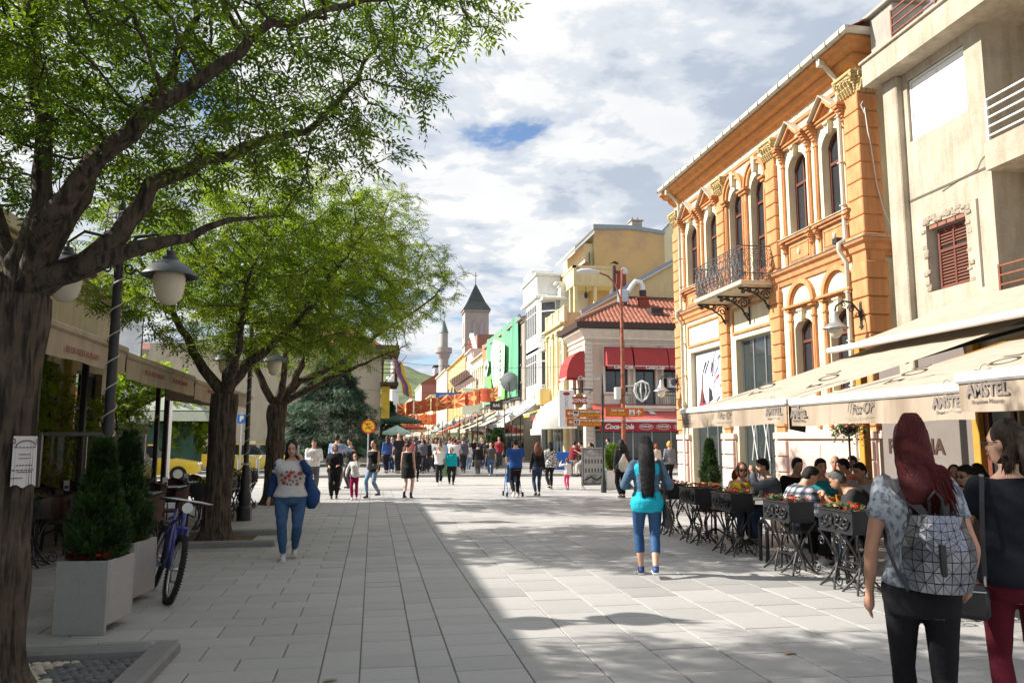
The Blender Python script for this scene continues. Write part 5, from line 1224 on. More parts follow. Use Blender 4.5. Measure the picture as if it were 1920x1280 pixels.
q = MB();q.prism([(20.9,16.9),(24.0,20.2),(24.0,20.45),(20.9,17.15)],54.7,55.1,'y');q.build('coping',MZN,CR)
def chimney(label,c,s_,z0,z1,cap=True):
    t0 = thing('chimney',label,'chimney',(c[0],c[1],z0));q = MB();q.bbox(c[0] - s_,c[1] - s_,z0,c[0] + s_,c[1] + s_,z1,.02)
    for k in range(int((z1 - z0)/.16)): q.box(c[0] - s_ - .008,c[1] - s_ - .008,z0 + k*.16,c[0] + s_ + .008,c[1] + s_ + .008,z0 + k*.16 + .12)
    q.build('brick_stack',MBRK,t0)
    if cap: q = MB();q.bbox(c[0] - s_ - .08,c[1] - s_ - .08,z1,c[0] + s_ + .08,c[1] + s_ + .08,z1 + .12,.02);q.build('cap',MBRK,t0)
    return t0
c1 = chimney('short brick chimney on the tiled roof under the bent white vent pipe',(16.1,45.3),.28,9.3,10.2)
q = MB();q.tube([(16.1,45.3,10.25),(16.1,45.3,10.75)],.22,10);q.build('flue',MDKB,c1)
q = MB();q.tube([(16.1,45.3,10.7),(16.1,45.3,11.0),(15.98,45.3,11.25),(15.65,45.3,11.3),(15.4,45.3,11.0),(15.2,45.3,10.65),(14.95,45.3,10.5)],.16,12);tag(q.build('vent_pipe',M('white_duct',(.72,.72,.70),.35,var=.1,metal=.3),smooth='auto'),'bent white ventilation duct beside the brick chimneys','vent pipe')
q = MB();q.bbox(14.55,45.1,9.95,15.15,45.6,10.75,.05);fb = q.build('fan_box',M('galvanised',(.45,.50,.55),.4,var=.15,metal=.6));tag(fb,'galvanised fan box standing on steel legs above the tiled roof','ventilation box');q = MB()
for x in (14.6,15.1):
    q.tube([(x,45.4,9.95),(x,45.4,9.1)],.03,4)
q.tube([(14.6,45.4,9.9),(15.1,45.4,9.3)],.02,4);q.tube([(15.1,45.4,9.9),(14.6,45.4,9.3)],.02,4);q.build('frame',MIR,fb,world=False)
c2 = chimney('brick chimney with dark cowl behind the street lamp arm',(15.45,47.7),.30,10.4,12.3);q = MB();q.tube([(14.95,47.4,10.6),(14.95,47.4,12.7)],.13,8);q.prism([(14.7,12.85),(14.95,13.0),(15.25,12.85),(14.95,12.93)],47.2,47.6,'y');q.build('cowl',MDKB,c2)

# ---------------- generic street fronts on the right side of the long street
def front(label,y0,y1,x,z,col,rows,ncol,ww=.9,wh=1.5,name='street_house',z1st=4.6,floor=3.0,mframe=None,roofz=.5,sidecol=None,fx=16,sill=True,roofmat=None,group=None,eave=.35,face='-x',cat='building'):
    mat = M('stucco_%d_%d_%d' % tuple(int(c*100) for c in col),col,.9,var=.08,scale=1.0,streak=.08,stain=.08)
    t0 = thing(name,label,cat,(x,y0,0),group=group);F = ((x,y0),(0,1),(-1,0)) if face == '-x' else ((x,y0),(0,1),(1,0));Ln = y1 - y0;hs_ = []
    for r_ in range(rows):
        for c_ in range(ncol):
            uc = Ln*(c_ + .5)/ncol;zb = z1st + r_*floor;hs_.append((uc - ww/2,uc + ww/2,zb,zb + wh,0))
    q = MB().frame(*F);wall_holes(q,0,Ln,0,z,0,hs_ + [(.4,Ln - .4,.1,2.9,0)],.2);q.T = None
    s_ = 1 if face == '-x' else -1
    q.build('wall',mat,t0);
    for yy in (y0,y1): q = MB();q.quad((x,yy,0),(x + s_*fx,yy,0),(x + s_*fx,yy,z),(x,yy,z));q.build('side_wall',sidecol or mat,t0)
   
    wm = MB();fr = .07
    for (a,b_,c,d) in ((0,fr,0,wh),(ww - fr,ww,0,wh),(fr,ww - fr,0,fr),(fr,ww - fr,wh - fr,wh),(ww/2 - .03,ww/2 + .03,fr,wh - fr),(fr,ww - fr,wh*.68,wh*.68 + .05)): wm.box(.0,a,c,.05,b_,d)
    wme = wm.mesh('window',mframe or MWH);gm = MB();gm.quad((.03,.02,.02),(.03,ww - .02,.02),(.03,ww - .02,wh - .02),(.03,.02,wh - .02));gme = gm.mesh('pane',MGL)
    for a,b_,c,d,r_ in hs_: w_ = link('window',wme,t0,loc=(.12 if s_ > 0 else -.17,a,c));link('pane',gme,w_)
    q = MB().frame(*F);q.box(.42,-.15,.12,Ln - .42,-.12,2.88);q.build('shop_front',MGLS,t0)
    q = MB().frame(*F);q.bbox(-.05,0,z - .35,Ln + .02,.12,z - .15,.02);q.bbox(-.05,0,z - .15,Ln + .02,eave,z,.02);q.bbox(0,0,3.5,Ln,.1,3.7,.02)
    if sill:
        for a,b_,c,d,r_ in hs_: q.box(a - .08,0,c - .1,b_ + .08,.1,c);q.box(a - .08,0,d,b_ + .08,.06,d + .12)
    q.build('mouldings',sidecol and mat or mat,t0)
    if roofz:
        q = MB();xe = x - s_*eave;q.add([(xe,y0 - .1,z),(xe,y1 + .1,z),(x + s_*5,y1 + .1,z + roofz),(x + s_*5,y0 - .1,z + roofz),(x + s_*10,y0 - .1,z),(x + s_*10,y1 + .1,z)],[(0,1,2,3),(3,2,5,4),(0,3,4),(1,5,2)]);q.build('roof',roofmat or MTILE,t0)
    return t0
# white house with stacked bay windows
WB = front('white four storey house with stacked corner bays and little railed balconies',52.3,59.2,12.6,12.6,(.72,.72,.70),0,1,roofz=0)
MWS = M('white_render',(.76,.76,.73),.85,var=.08,scale=1.5,streak=.12)
for z0 in (5.2,8.7):
    q = MB();q.prism([(53.4,11.2),(57.6,11.2),(58.6,12.6),(52.6,12.6)],z0 - .8,z0 + 2.9,'z');q.v = [(b_,a,c) for a,b_,c in q.v];q.build('bay',MWS,WB)
    for k in range(5):
        window(WB,((11.2,53.4),(0,1),(-1,0)),.25 + k*.78,.25 + k*.78 + .62,z0 + .3,z0 + 2.5,0,.004,MWH,MGL,t=.05,mull=0,transom=z0 + 1.9)
    window(WB,((11.28,53.3),(.81,-.58),(-.58,-.81)),.15,1.35,z0 - .2,z0 + 2.6,0,.03,MWH,MGL,t=.09,mull=0,transom=z0 + 1.9,name='balcony_door')
    q = MB();q.bbox(11.3,52.0,z0 - .95,13.2,53.5,z0 - .75,.03);q.build('balcony_slab',MWS,WB);q = MB()
    for k in range(6): q.box(11.35,52.03,z0 - .65 + k*.16,13.2,52.06,z0 - .61 + k*.16);q.box(11.33,52.03,z0 - .65 + k*.16,11.36,53.4,z0 - .61 + k*.16)
    for x in (11.35,12.2): q.box(x,52.02,z0 - .75,x + .05,52.07,z0 + .2)
    q.build('balcony_railing',MWH,WB)
q = MB();q.bbox(11.0,53.2,11.6,13,58.8,11.8,.03);q.bbox(11.15,53.4,11.8,12.9,58.6,13.2,.03);q.bbox(11.0,53.2,13.2,13,58.8,13.4,.03);q.bbox(11.0,54.6,13.4,12.6,57.6,13.9,.05);q.bbox(11.3,52.2,11.3,13.4,53.4,11.5,.03);q.build('attic',MWS,WB)
q = MB();q.box(13.0,52.4,0,22,59,12.8);q.build('rear_wall',M('grey_side',(.42,.42,.38),.9,var=.1,streak=.1),WB)
q = MB();q.prism([(12.9,13.0),(14.6,14.2),(15.5,13.0)],52.6,59,'y');q.build('roof',MTILE,WB)
text(WB,'SOD',.8,M('grey_letter',(.35,.35,.35)),(11.0,55.2,4.2),'-x');q = MB();q.box(11.02,54.2,3.5,11.1,56.2,5.0);q.build('sign_panel',MWH,WB)
# scaffold house behind the green banner, cream house, church front, yellow row, and so on
SH = front('grey rendered house behind the big green advertising banner',59.6,81.5,11.45,11.2,(.34,.30,.25),2,7,roofz=1.6)
front('cream terraced house with iron balcony between the banner and the church',82,96,11.8,11.2,(.74,.66,.46),2,8,wh=2.0,z1st=4.5,floor=3.4,roofz=2.2)
CH_ = front('narrow white church front with red brick stripes below the bell tower',96.3,103.5,12.0,13.0,(.74,.70,.64),2,3,wh=2.2,floor=4.0,roofz=0)
q = MB();q.prism([(96.3,13),(103.5,13),(99.9,15.4)],12.0,12.5,'x');q.build('gable',M('church_white',(.74,.70,.64),.9,var=.1),CH_)
q = MB()
for k in range(8): y = 96.8 + k*.85;q.box(11.92,y,13 if k not in (0,7) else 12,11.99,y + .3,13.1 + (3.3 - abs(y + .15 - 99.9))*.6)
q.build('brick_stripes',MBRK,CH_);q = MB();q.box(12.5,96.3,13,16,103.5,14.8);q.build('nave_wall',M('dull_brick',(.30,.17,.13),.9,var=.3,scale=3),CH_)
yb_ = front('long golden yellow house with ornate iron balconies',104,128,11.9,13.2,(.66,.49,.22),2,12,wh=2.2,floor=3.9,z1st=4.6,roofz=1.5,roofmat=MDKB)
for k in range(3):
    q = MB();y = 108 + k*5;q.box(11.1,y,8.1,11.9,y + 1.8,8.25)
    for i in range(10): q.tube([(11.12,y + i*.2,8.25),(11.02,y + i*.2,8.6),(11.12,y + i*.2,9.3)],.03,4)
    q.build('balcony',MIR,yb_)
front('white palace front with curved gable beyond the golden house',128.5,150,11.7,13.4,(.74,.70,.58),2,9,wh=2.2,floor=3.9,roofz=.8)
front('pale yellow lower house beyond the white palace front',150.5,172,11.0,10.4,(.72,.62,.38),2,8,floor=3.0)
oh = front('bright orange narrow house with a sign on its gable',173,186,10.6,9.0,(.62,.36,.12),1,4,floor=3.0,roofz=.6);
ph = front('pink brown house with stepped roof ridge',187,215,11.0,15.0,(.70,.66,.58),3,8,floor=3.3,sidecol=M('pink_side',(.42,.20,.15),.9,var=.12),roofz=3.4)
front('white corner house at the bend of the street',216,250,10.0,13.2,(.72,.70,.64),3,9,floor=3.2,roofz=1.2)
gr_ = thing('roof_lift_house','small glass plant room on top of the pink brown house','plant room',(16,205,15));q = MB();q.bbox(15.2,204,14.6,19.4,208,20.6,.1);q.build('box',M('pale_glass_box',(.5,.56,.62),.3,var=.1),gr_);q = MB();q.bbox(15.0,203.8,20.6,19.6,208.2,21.2,.1);q.build('top',MDKB,gr_)
# bell tower
BT = thing('bell_tower','square stone bell tower with pyramid slate roof and a cross','tower',(20.7,150,0));MTW = M('tower_stone',(.40,.365,.33),.9,var=.1,scale=.5,stain=.1);MTW2 = M('tower_trim',(.36,.31,.28),.9)
q = MB();q.box(18.4,147.8,0,23.0,152.4,26.6);q.build('shaft',MTW,BT);q = MB()
for z0,e in ((19.6,.12),(26.2,.25)): q.box(18.4 - e,147.8 - e,z0,23 + e,152.4 + e,z0 + .4)
q.build('string_course',MTW2,BT);q = MB();q.add([(18.0,147.4,26.6),(23.4,147.4,26.6),(23.4,152.8,26.6),(18.0,152.8,26.6),(19.0,148.4,28.3),(22.4,148.4,28.3),(22.4,151.8,28.3),(19,151.8,28.3),(20.7,150.1,32.2)],[(0,1,5,4),(1,2,6,5),(2,3,7,6),(3,0,4,7),(4,5,8),(5,6,8),(6,7,8),(7,4,8),(3,2,1,0)])
q.build('roof',M('slate_roof',(.05,.056,.055),.6,var=.35,scale=1.5,bump=.5),BT)
for x in (19.75,21.2):
    q = MB();pts = [(x,21.4),(x + .9,21.4),(x + .9,23.6),(x + .45,24.9),(x,23.6)];q.prism(pts,147.72,147.79,'y');w_ = q.build('belfry_window',MTW2,BT);q = MB();q.prism([(x + .12,21.5),(x + .78,21.5),(x + .78,23.5),(x + .45,24.4),(x + .12,23.5)],147.69,147.715,'y');link('louvre',q.mesh('louvre',M('louvre_lilac',(.40,.36,.42),.7),sub=(20.7,150,0)),w_)
q = MB();q.box(18.32,149.4,21.4,18.39,151,24.2);q.build('belfry_window',MTW2,BT)
q = MB();q.tube([(20.7,150.1,32),(20.7,150.1,34.4)],.07,5);q.tube([(20.3,150.1,33.7),(21.1,150.1,33.7)],.06,5);q.build('cross',MIR,BT)
BT.location.x -= 1.6
# minarets
def minaret(label,c,zt,zb,r_,col):
    t0 = thing('minaret',label,'minaret',(c[0],c[1],0),group=None);m0 = M('minaret_stone_%d' % int(col[0]*100),col,.9,var=.1,scale=.6)
    q = MB();q.lathe([(r_*1.12,0),(r_*1.05,zb*.5),(r_,zb)],n=16);q.build('shaft',m0,t0,'auto',world=False)
    q = MB();q.lathe([(r_,zb - 1.5),(r_*1.25,zb - .9),(r_*1.5,zb - .1),(r_*1.75,zb),(r_*1.75,zb + 1.1),(r_*1.6,zb + 1.1),(r_*1.6,zb + .1),(r_,zb + .1)],n=16);q.build('balcony',m0,t0,'auto',world=False)
    q = MB();zc = zt - (zt - zb)*.45;q.lathe([(r_*.86,zb),(r_*.84,zc)],n=16);q.build('upper_shaft',m0,t0,'auto',world=False)
    q = MB();q.lathe([(r_*.98,zc),(r_*.5,zc + (zt - zc)*.45),(.05,zt - .6)],n=16);q.tube([(0,0,zt - .6),(0,0,zt + .4)],.06,5);q.ball((0,0,zt - .2),.16,6,5);q.build('lead_cap',M('lead_cap',(.13,.18,.20),.5,var=.2),t0,world=False)
    return t0
minaret('brownish stone minaret with pointed lead cap to the left of the bell tower',(14.7,170),28.6,20.6,1.05,(.38,.355,.335));minaret('slim white minaret beside the flag, in front of the green hill',(6.4,262),31.5,21.5,1.45,(.62,.61,.60))
# ================================================================ long street: banner, awnings, flags, lamps
bn = thing('advertising_banner','huge green advertising banner with a frosty beer can, wrapped over a scaffold','banner',(11.2,71,5))
q = MB();ny,nz = 60,16
bc = []
for i in range(ny + 1):
    for j in range(nz + 1):
        u_,v_ = i/ny,j/nz;q.v.append((11.15 + .14*math.sin(u_*26 + v_*3)*(.4 + .6*abs(math.sin(u_*5))) + .05*math.sin(u_*61),61 + 20*u_,5.1 + .15*math.sin(u_*3) + 6.4*v_))
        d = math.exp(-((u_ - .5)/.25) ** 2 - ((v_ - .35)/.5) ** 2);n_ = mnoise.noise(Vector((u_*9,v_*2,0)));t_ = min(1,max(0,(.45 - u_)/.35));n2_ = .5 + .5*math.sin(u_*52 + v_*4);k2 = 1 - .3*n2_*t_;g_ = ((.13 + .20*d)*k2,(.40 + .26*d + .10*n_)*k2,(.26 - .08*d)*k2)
        if u_ > .93: g_ = (.55,.25,.12)
        bc.append((*[max(0,c) for c in g_],1))
for i in range(ny):
    for j in range(nz): q.f.append((i*(nz + 1) + j,(i + 1)*(nz + 1) + j,(i + 1)*(nz + 1) + j + 1,i*(nz + 1) + j + 1));q.m.append(0)
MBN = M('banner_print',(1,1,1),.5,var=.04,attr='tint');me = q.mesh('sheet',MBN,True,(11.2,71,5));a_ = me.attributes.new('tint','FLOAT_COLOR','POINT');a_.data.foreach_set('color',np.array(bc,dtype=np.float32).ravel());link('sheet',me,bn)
def bprint(pts,mat,w_=10.94):
    q = MB();q.quad(*[(w_,61 + 20*p[0],5.1 + 6.4*p[1]) for p in pts]);q.build('print',mat,bn)
MBW = M('banner_white',(.66,.74,.68),.5,var=.2,scale=.8);MBGk = M('banner_dark',(.05,.16,.10),.5,var=.3,scale=1);MBLM = M('banner_lime',(.22,.55,.12),.5,var=.3,scale=.7)
bprint([(.34,.06),(.26,.40),(.25,.74),(.40,.84),(.58,.93),(.66,.70),(.60,.30),(.50,.06)],MBW)
for pts in ([(.285,.30),(.275,.66),(.29,.68),(.30,.3)],[(.44,.14),(.42,.74),(.43,.77),(.455,.16)],[(.56,.2),(.565,.84),(.58,.80),(.58,.3)]): bprint(pts,MBGk,10.93)
for k in range(9): bprint([(.345,.20 + .065*k),(.335,.245 + .065*k),(.39,.25 + .065*k),(.395,.21 + .065*k)],MBGk if k % 2 else MBLM,10.925)
bprint([(.72,.60),(.76,.70),(.88,.68),(.90,.50),(.80,.44)],MBW,10.93);bprint([(.76,.58),(.80,.64),(.86,.60),(.82,.50)],MBGk,10.925)
bprint([(.70,.42),(.80,.44),(.74,.14),(.62,.04),(.64,.3)],MBLM,10.95);bprint([(.26,.02),(.36,.02),(.28,.30),(.24,.3)],MBLM,10.95)
sf = MB()
for y in (61,65,69,73,77,81): sf.tube([(11.38,y,0),(11.38,y,11.6)],.04,5)
for z in (5.0,11.6): sf.tube([(11.3,60.9,z),(11.3,81.2,z)],.05,5)
for i in range(20): sf.tube([(11.2,61 + i,5.0),(10.2,61.5 + i,4.5 + .2*(i % 2))],.03,4)
sf.tube([(10.2,60.9,4.6),(10.2,81,4.6)],.05,5);sf.build('scaffold',MIG,bn)['kind'] = 'stuff'
dsh = thing('satellite_dish','dark grey satellite dish at the bottom corner of the green banner','satellite dish',(10.7,62,6.3));q = MB();q.lathe([(.05,.25),(.4,.20),(.75,0),(.78,0),(.42,.17),(.06,.21)],n=20);o = q.build('dish',M('dish_grey',(.2,.21,.22),.5),dsh,'auto',world=False);o.rotation_euler = (R(100),0,R(-28));q = MB();q.tube([(0,0,-1.2),(0,.2,0)],.04,5);q.tube([(0,0,-.6),(-.2,-.6,-.1)],.025,4);q.ball((-.2,-.6,-.1),.07,6,5);q.build('mast',MIR,dsh,world=False)
# street awnings down the right side: colour, position, depth
MWC = M('white_canvas',(.74,.72,.66),.8,var=.08,scale=1.2,streak=.12,transl=.2);MCC = M('cream_canvas',(.66,.58,.42),.8,var=.1,scale=1.2,streak=.15,transl=.2);MRC = M('bright_red_canvas',(.52,.08,.06),.75,var=.1,transl=.2);MGC = M('dark_green_canvas',(.03,.08,.06),.8,var=.1);MGY = M('grey_canvas',(.25,.25,.25),.8,var=.1);MYC = M('yellow_canvas',(.72,.50,.06),.8,var=.1,transl=.2)
G_ = 'shop awnings along the right side of the long street'
def sa(label,y0,y1,xl,zl,zb,m,xb=11.6,**k): return awning(label,y0,y1,xl,zl,xb,zb,k.pop('drop',.3),(m,m,MWH),group=G_,**k)
# domed awning
dm = thing('domed_awning','white domed shop awning with red lettering left of the red corner sign','awning',(10.5,46.5,2.4),group=None);q = MB();K = 9
for i in range(K + 1):
    a = PI/2*i/K
    for j in range(13):
        f = j/12;e = min(1,min(f,1 - f)*4.5) ** .6;q.v.append((11.6 - 2.0*math.sin(a)*e,44.3 + 4.3*f,2.3 + 1.9*(1 - (1 - math.cos(a))*1.0)*(.35 + .65*e)))
for i in range(K):
    for j in range(12): q.f.append((i*13 + j,i*13 + j + 1,(i + 1)*13 + j + 1,(i + 1)*13 + j));q.m.append(0)
q.build('canopy',MWC,dm,True);q = MB();q.box(9.58,44.8,1.95,9.60,48.0,2.32);q.build('valance',MWC,dm);text(dm,'Пекара',.5,MRD,(9.5,46.6,2.95),'-x',tilt=.5)
sa('yellow shop awning peeking out above the white domed awning',48.6,50.6,9.7,3.3,4.1,MYC,drop=.2)
sa('long white shop awning below the white bay window house',51.5,58.5,8.6,2.75,4.9,MWC,drop=.25,sag=.15)
sa('second white shop awning, below the start of the green banner',59.5,65.5,8.2,2.7,4.6,MWC,drop=.3,sag=.15);sa('cream shop awning below the middle of the green banner',66,73,7.9,2.6,4.4,MCC,sag=.15)
sa('cream shop awning below the far edge of the green banner',73.8,81,7.8,2.7,4.5,MCC,sag=.15);sa('bright red shop awning in the row of cream awnings',82,90,7.4,2.7,4.7,MRC);sa('dark green shop awning beyond the red one',91,99,7.4,2.8,4.6,MGC);sa('grey shop awning beyond the dark green one',100,107,7.6,2.8,4.6,MGY);sa('white shop awning beyond the grey one',108,118,7.4,2.8,4.6,MWC)
sa('small red shop awning near the end of the awning row',119,127,7.4,2.8,4.4,MRC);sa('cream shop awning farthest down the street',128,145,7.2,2.8,4.4,MCC)
# striped flags strung across the street (red with golden rays)
MFR = M('flag_red',(.60,.11,.055),.75,var=.08,transl=.3);MFY = M('flag_gold',(.85,.60,.22),.75,var=.05,transl=.3)
def flagstrip(label,A,B,h,segs):
    t0 = thing('flag_garland',label,'flags',A,group=None);A_,B_ = Vector(A),Vector(B)
    for s_ in range(segs):
        p0 = A_.lerp(B_,s_/segs);p1 = A_.lerp(B_,(s_ + 1)/segs);d = p1 - p0;q = MB();g_ = MB();K = 8
        def P(u_,v_): b_ = p0 + d*u_;return (b_.x + .12*math.sin(u_*6 + s_),b_.y + .25*math.sin(u_*5 + s_*2)*(1 - v_*.3),b_.z + h*(v_ - .5) - .25*math.sin(PI*u_)*.6)
        for i in range(K): q.quad(P(i/K,0),P((i + 1)/K,0),P((i + 1)/K,1),P(i/K,1))
        q.build('cloth',MFR,t0,True);e = -.03
        def G(u_,v_): x,y,z = P(u_,v_);return (x,y + e,z)
        for k in range(8):
            a = 2*PI*k/8;ca,sa_ = math.cos(a),math.sin(a);m_ = max(abs(ca),abs(sa_))/.5;w_ = .05
            g_.quad(G(.5 + .06*ca,.5 + .06*sa_),G(.5 + ca/m_ + w_*sa_,.5 + sa_/m_ - w_*ca*1.8),G(.5 + ca/m_ - w_*sa_,.5 + sa_/m_ + w_*ca*1.8))
        g_.add([G(.5 + .12*math.cos(2*PI*k/10),.5 + .2*math.sin(2*PI*k/10)) for k in range(10)],[tuple(range(10))]);g_.build('sun_rays',MFY,t0)
    return t0
flagstrip('row of red flags with golden sun rays strung across the street',(2.0,70,4.3),(10.2,64,5.6),1.15,6);flagstrip('lower second row of red sun ray flags behind the first',(1.8,78,3.6),(6.5,84,4.0),1.1,4)
# twin-globe street lamps of the far pavement
def post_lamp(label,loc,h=3.5,group='white hooded lamps of the long street'):
    t0 = thing('street_lamp',label,'street lamp',loc,0,group);q = MB();q.lathe([(.11,0),(.12,.3),(.07,.5),(.05,.8),(.04,h - .3),(.03,h)],n=10);q.tube([(-.45,0,h - .1),(-.2,0,h + .12),(0,0,h),(.2,0,h + .12),(.45,0,h - .1)],.02,5);q.build('post',MIR,t0,'auto',world=False)
    for sx in (-.45,.45):
        q = MB();q.lathe([(.03,0),(.08,-.08),(.12,-.2),(.27,-.34),(.26,-.36)],(sx,0,h - .08),14);q.build('hood',MLAMPH,t0,'auto',world=False);q = MB();q.lathe([(.15,-.33),(.16,-.42),(.13,-.55),(.05,-.62)],(sx,0,h - .08),12);q.build('globe',MLAMPG,t0,True,world=False)
    return t0
pl0 = post_lamp('hooded twin lamp in front of the long white awning',(8.3,50,.1))
for x,y,lb in ((7.6,58,'hooded twin lamp by the second white awning'),(7.2,67,'hooded twin lamp below the middle of the green banner'),(6.9,80,'hooded twin lamp by the far edge of the green banner'),(6.6,96,'hooded twin lamp farthest down the long street')): dup(pl0,(x,y,.1),0,lb)
# signs hanging off the facades
def hang_sign(label,loc,w_,h,mat,txt=None,tm=None,ts=.3,name='shop_sign'):
    t0 = thing(name,label,'sign',loc);q = MB();q.bbox(loc[0] - w_/2,loc[1] - .06,loc[2] - h/2,loc[0] + w_/2,loc[1] + .06,loc[2] + h/2,.02);q.build('panel',mat,t0);q = MB();q.tube([(loc[0] + w_/2,loc[1],loc[2] + h/2 + .06),(11.8,loc[1],loc[2] + h/2 + .06)],.03,4);q.build('bracket',MIR,t0)
    if txt: text(t0,txt,ts,tm or MAWT,(loc[0],loc[1] - .065,loc[2]),'-y',bold=.005)
    return t0
MSG = M('sign_white',(.75,.73,.72),.5,var=.05);MSO = M('sign_orange',(.70,.22,.02),.5)
v = hang_sign('tall white vertical sign with a red crest left of the round red pub sign',(10.35,41.8,3.35),.85,2.0,MSG)
for i,ch in enumerate('СКОПЈЕ'): text(v,ch,.30,M('grey_letter'),(10.35,41.73,3.85 - i*.25),'-y')
q = MB();q.ball((10.35,41.73,4.15),(.2,.02,.1),10,6);q.build('crest',MRD,v)
pub = thing('pub_sign','red and gold round hanging pub sign in Cyrillic letters','sign',(10.75,40.5,3.72));q = MB();cx,cz = 10.75,3.72
k_ = .58
q.prism([(cx + a*k_,cz + b_*k_) for a,b_ in ((-.72,-.28),(-.6,-.34),(.6,-.34),(.72,-.28),(.66,0),(.72,.28),(.6,.34),(-.6,.34),(-.72,.28),(-.66,0))],40.42,40.5,'y');q.build('plate',M('pub_red',(.34,.04,.025),.5),pub)
q = MB();q.prism([(cx + .46*k_*math.cos(t*PI/12),cz + .68*k_*math.sin(t*PI/12)) for t in range(24)],40.51,40.56,'y');q.build('gold_plate',M('pub_gold',(.28,.20,.04),.5),pub);text(pub,'КОРНЕР',.24,MSG,(cx,40.41,cz - .02),'-y',bold=.006,sx=.95)
q = MB();q.tube([(10.3,40.53,4.35),(11.5,40.53,4.3),(12.0,43,4.3)],.03,5);q.tube([(10.75,40.53,4.33),(10.75,40.53,4.15)],.015,4);q.build('bracket',MIR,pub)
hang_sign('grey notice sign with two round emblems near the flags',(9.4,76,5.4),2.0,2.6,MSG,'ОО',MAWT,.8);hang_sign('small orange sign above the grey notice sign',(9.6,72,6.0),1.2,.6,MSO,'SHOP',MFY,.35);hang_sign('small black oval sign among the cream awnings',(9.3,60,4.3),1.0,.7,MDKB,'BAR',MSG,.3);hang_sign('blue sign high above the far flags',(9.0,100,7.2),2.6,1.0,M('sign_blue',(.03,.16,.5),.5),'АПТЕКА',MSG,.45)
q = MB();q.add([(8.6,92,8.6),(10.6,92,10.0),(11.6,90,8.6),(9.4,90,7.2)],[(0,1,2,3)]);
for k in range(10): f = k/10;q.box(8.9 + 2*f,90.9,8.0 + 1.1*f,9.0 + 2*f,91.0,8.9 + 1.0*f)
tag(q.build('slatted_board',M('brown_slats',(.16,.10,.08),.8,var=.3,scale=5)),'brown tilted slatted board jutting from the facades above the flags','panel')
# overhead wires
def wire(label,a,b,sag,r=.012):
    q = MB();A_,B_ = Vector(a),Vector(b);q.tube([(A_.lerp(B_,t/20) - Vector((0,0,sag*4*(t/20)*(1 - t/20)))) for t in range(21)],r,3);return tag(q.build('overhead_wire',MIR),label,'cable','wires strung across the street')
wire('thin wire crossing the street from the left to the red awning house',(-3,45,6.6),(11.8,43.2,5.9),.5);wire('lower thin wire crossing in front of the green banner',(-3,52,5.1),(12.2,52.4,5.2),.4);wire('wire crossing over the far flags',(-2,75,8.3),(11.8,82,9.0),.4)
# ---------------- left side of the long street
MWD = M('old_dark_timber',(.09,.06,.045),.85,var=.3,scale=5)
LB = front('old cream house with wooden roof gallery behind the spruce',58,70,.45,8.4,(.52,.45,.34),2,4,face='x',roofz=0,z1st=3.4,floor=2.6)
q = MB();q.add([(-9,57,8.4),(.6,57,8.4),(.6,70,8.4),(-9,70,8.4),(-4,60,11.4),(-4,68,11.4)],[(0,1,4),(1,2,5,4),(2,3,5),(3,0,4,5)]);q.build('roof',MTILE,LB)
q = MB();q.box(-.6,56.8,8.2,1.7,62,8.45);q.box(-.6,56.8,7.9,1.75,62.1,8.2)
for x in (.5,1.5):
    for y in (57,59,61): q.box(x,y,5.8,x + .12,y + .12,8.0)
for k in range(5): q.box(.4,56.95,7.6 - k*.3,1.5,57.0,7.65 - k*.3)
q.box(.4,56.9,5.6,1.7,62,5.8);q.build('timber_gallery',MWD,LB);
q = MB();q.box(.5,57.4,3.2,1.1,57.9,5.5);q.build('yellow_panel',MYC,LB)
front('plain pale house on the left side behind the old gallery house',71,110,-.2,7.0,(.60,.56,.46),1,10,face='x',roofz=1.5);front('far white house on the left side of the street',111,180,-.6,7.5,(.66,.62,.55),2,16,face='x',roofz=1.5)
# flag on the left facade
fl = thing('wall_flag','faded blue, yellow and red flag hanging on a slanting pole at the gallery house','flag',(.5,57,6));q = MB();q.tube([(.6,57,5.6),(2.2,56,7.6)],.03,5);q.build('pole',MIR,fl)
for k,c in enumerate(((.40,.14,.12),(.10,.10,.25),(.75,.42,.04))):
    q = MB()
    for i in range(8):
        z0,z1 = 7.5 - i*.33,7.5 - (i + 1)*.33;f = lambda i: 1.15 + .12*i + .08*math.sin(i*1.4) + k*.22
        q.quad((f(i),56.3 + .1*math.sin(i + k),z0 - k*.1),(f(i) + .23,56.3 + .1*math.sin(i + k + .5),z0 - k*.1 - .06),(f(i + 1) + .23,56.3 + .1*math.sin(i + k + 1.5),z1 - k*.1 - .06),(f(i + 1),56.3 + .1*math.sin(i + k + 1),z1 - k*.1))
    q.build('cloth_band',M('flag_%d' % k,c,.8,var=.1,transl=.2),fl,True)
# market parasols far down the street
def parasol(label,loc,r,mat,h=2.6,group='market parasols down the street'):
    t0 = thing('parasol',label,'parasol',loc,0,group);q = MB();n_ = 8;q.v = [(0,0,h + .5)] + [(r*math.cos(2*PI*i/n_),r*math.sin(2*PI*i/n_),h) for i in range(n_)] + [(r*.99*math.cos(2*PI*i/n_),r*.99*math.sin(2*PI*i/n_),h - .18) for i in range(n_)]
    q.f = [(0,1 + i,1 + (i + 1) % n_) for i in range(n_)] + [(1 + i,9 + i,9 + (i + 1) % n_,1 + (i + 1) % n_) for i in range(n_)];q.m = [0]*16;q.build('canopy',mat,t0,world=False);q = MB();q.tube([(0,0,0),(0,0,h + .5)],.03,5);q.build('pole',MIR,t0,world=False);return t0
parasol('dark green market parasol beside the spruce',(1.9,60,.1),1.7,MGC,3.0);parasol('pale green market parasol low beside the crowd',(1.6,56,.1),1.0,M('pale_green_canvas',(.45,.6,.5),.8,transl=.2),2.1)
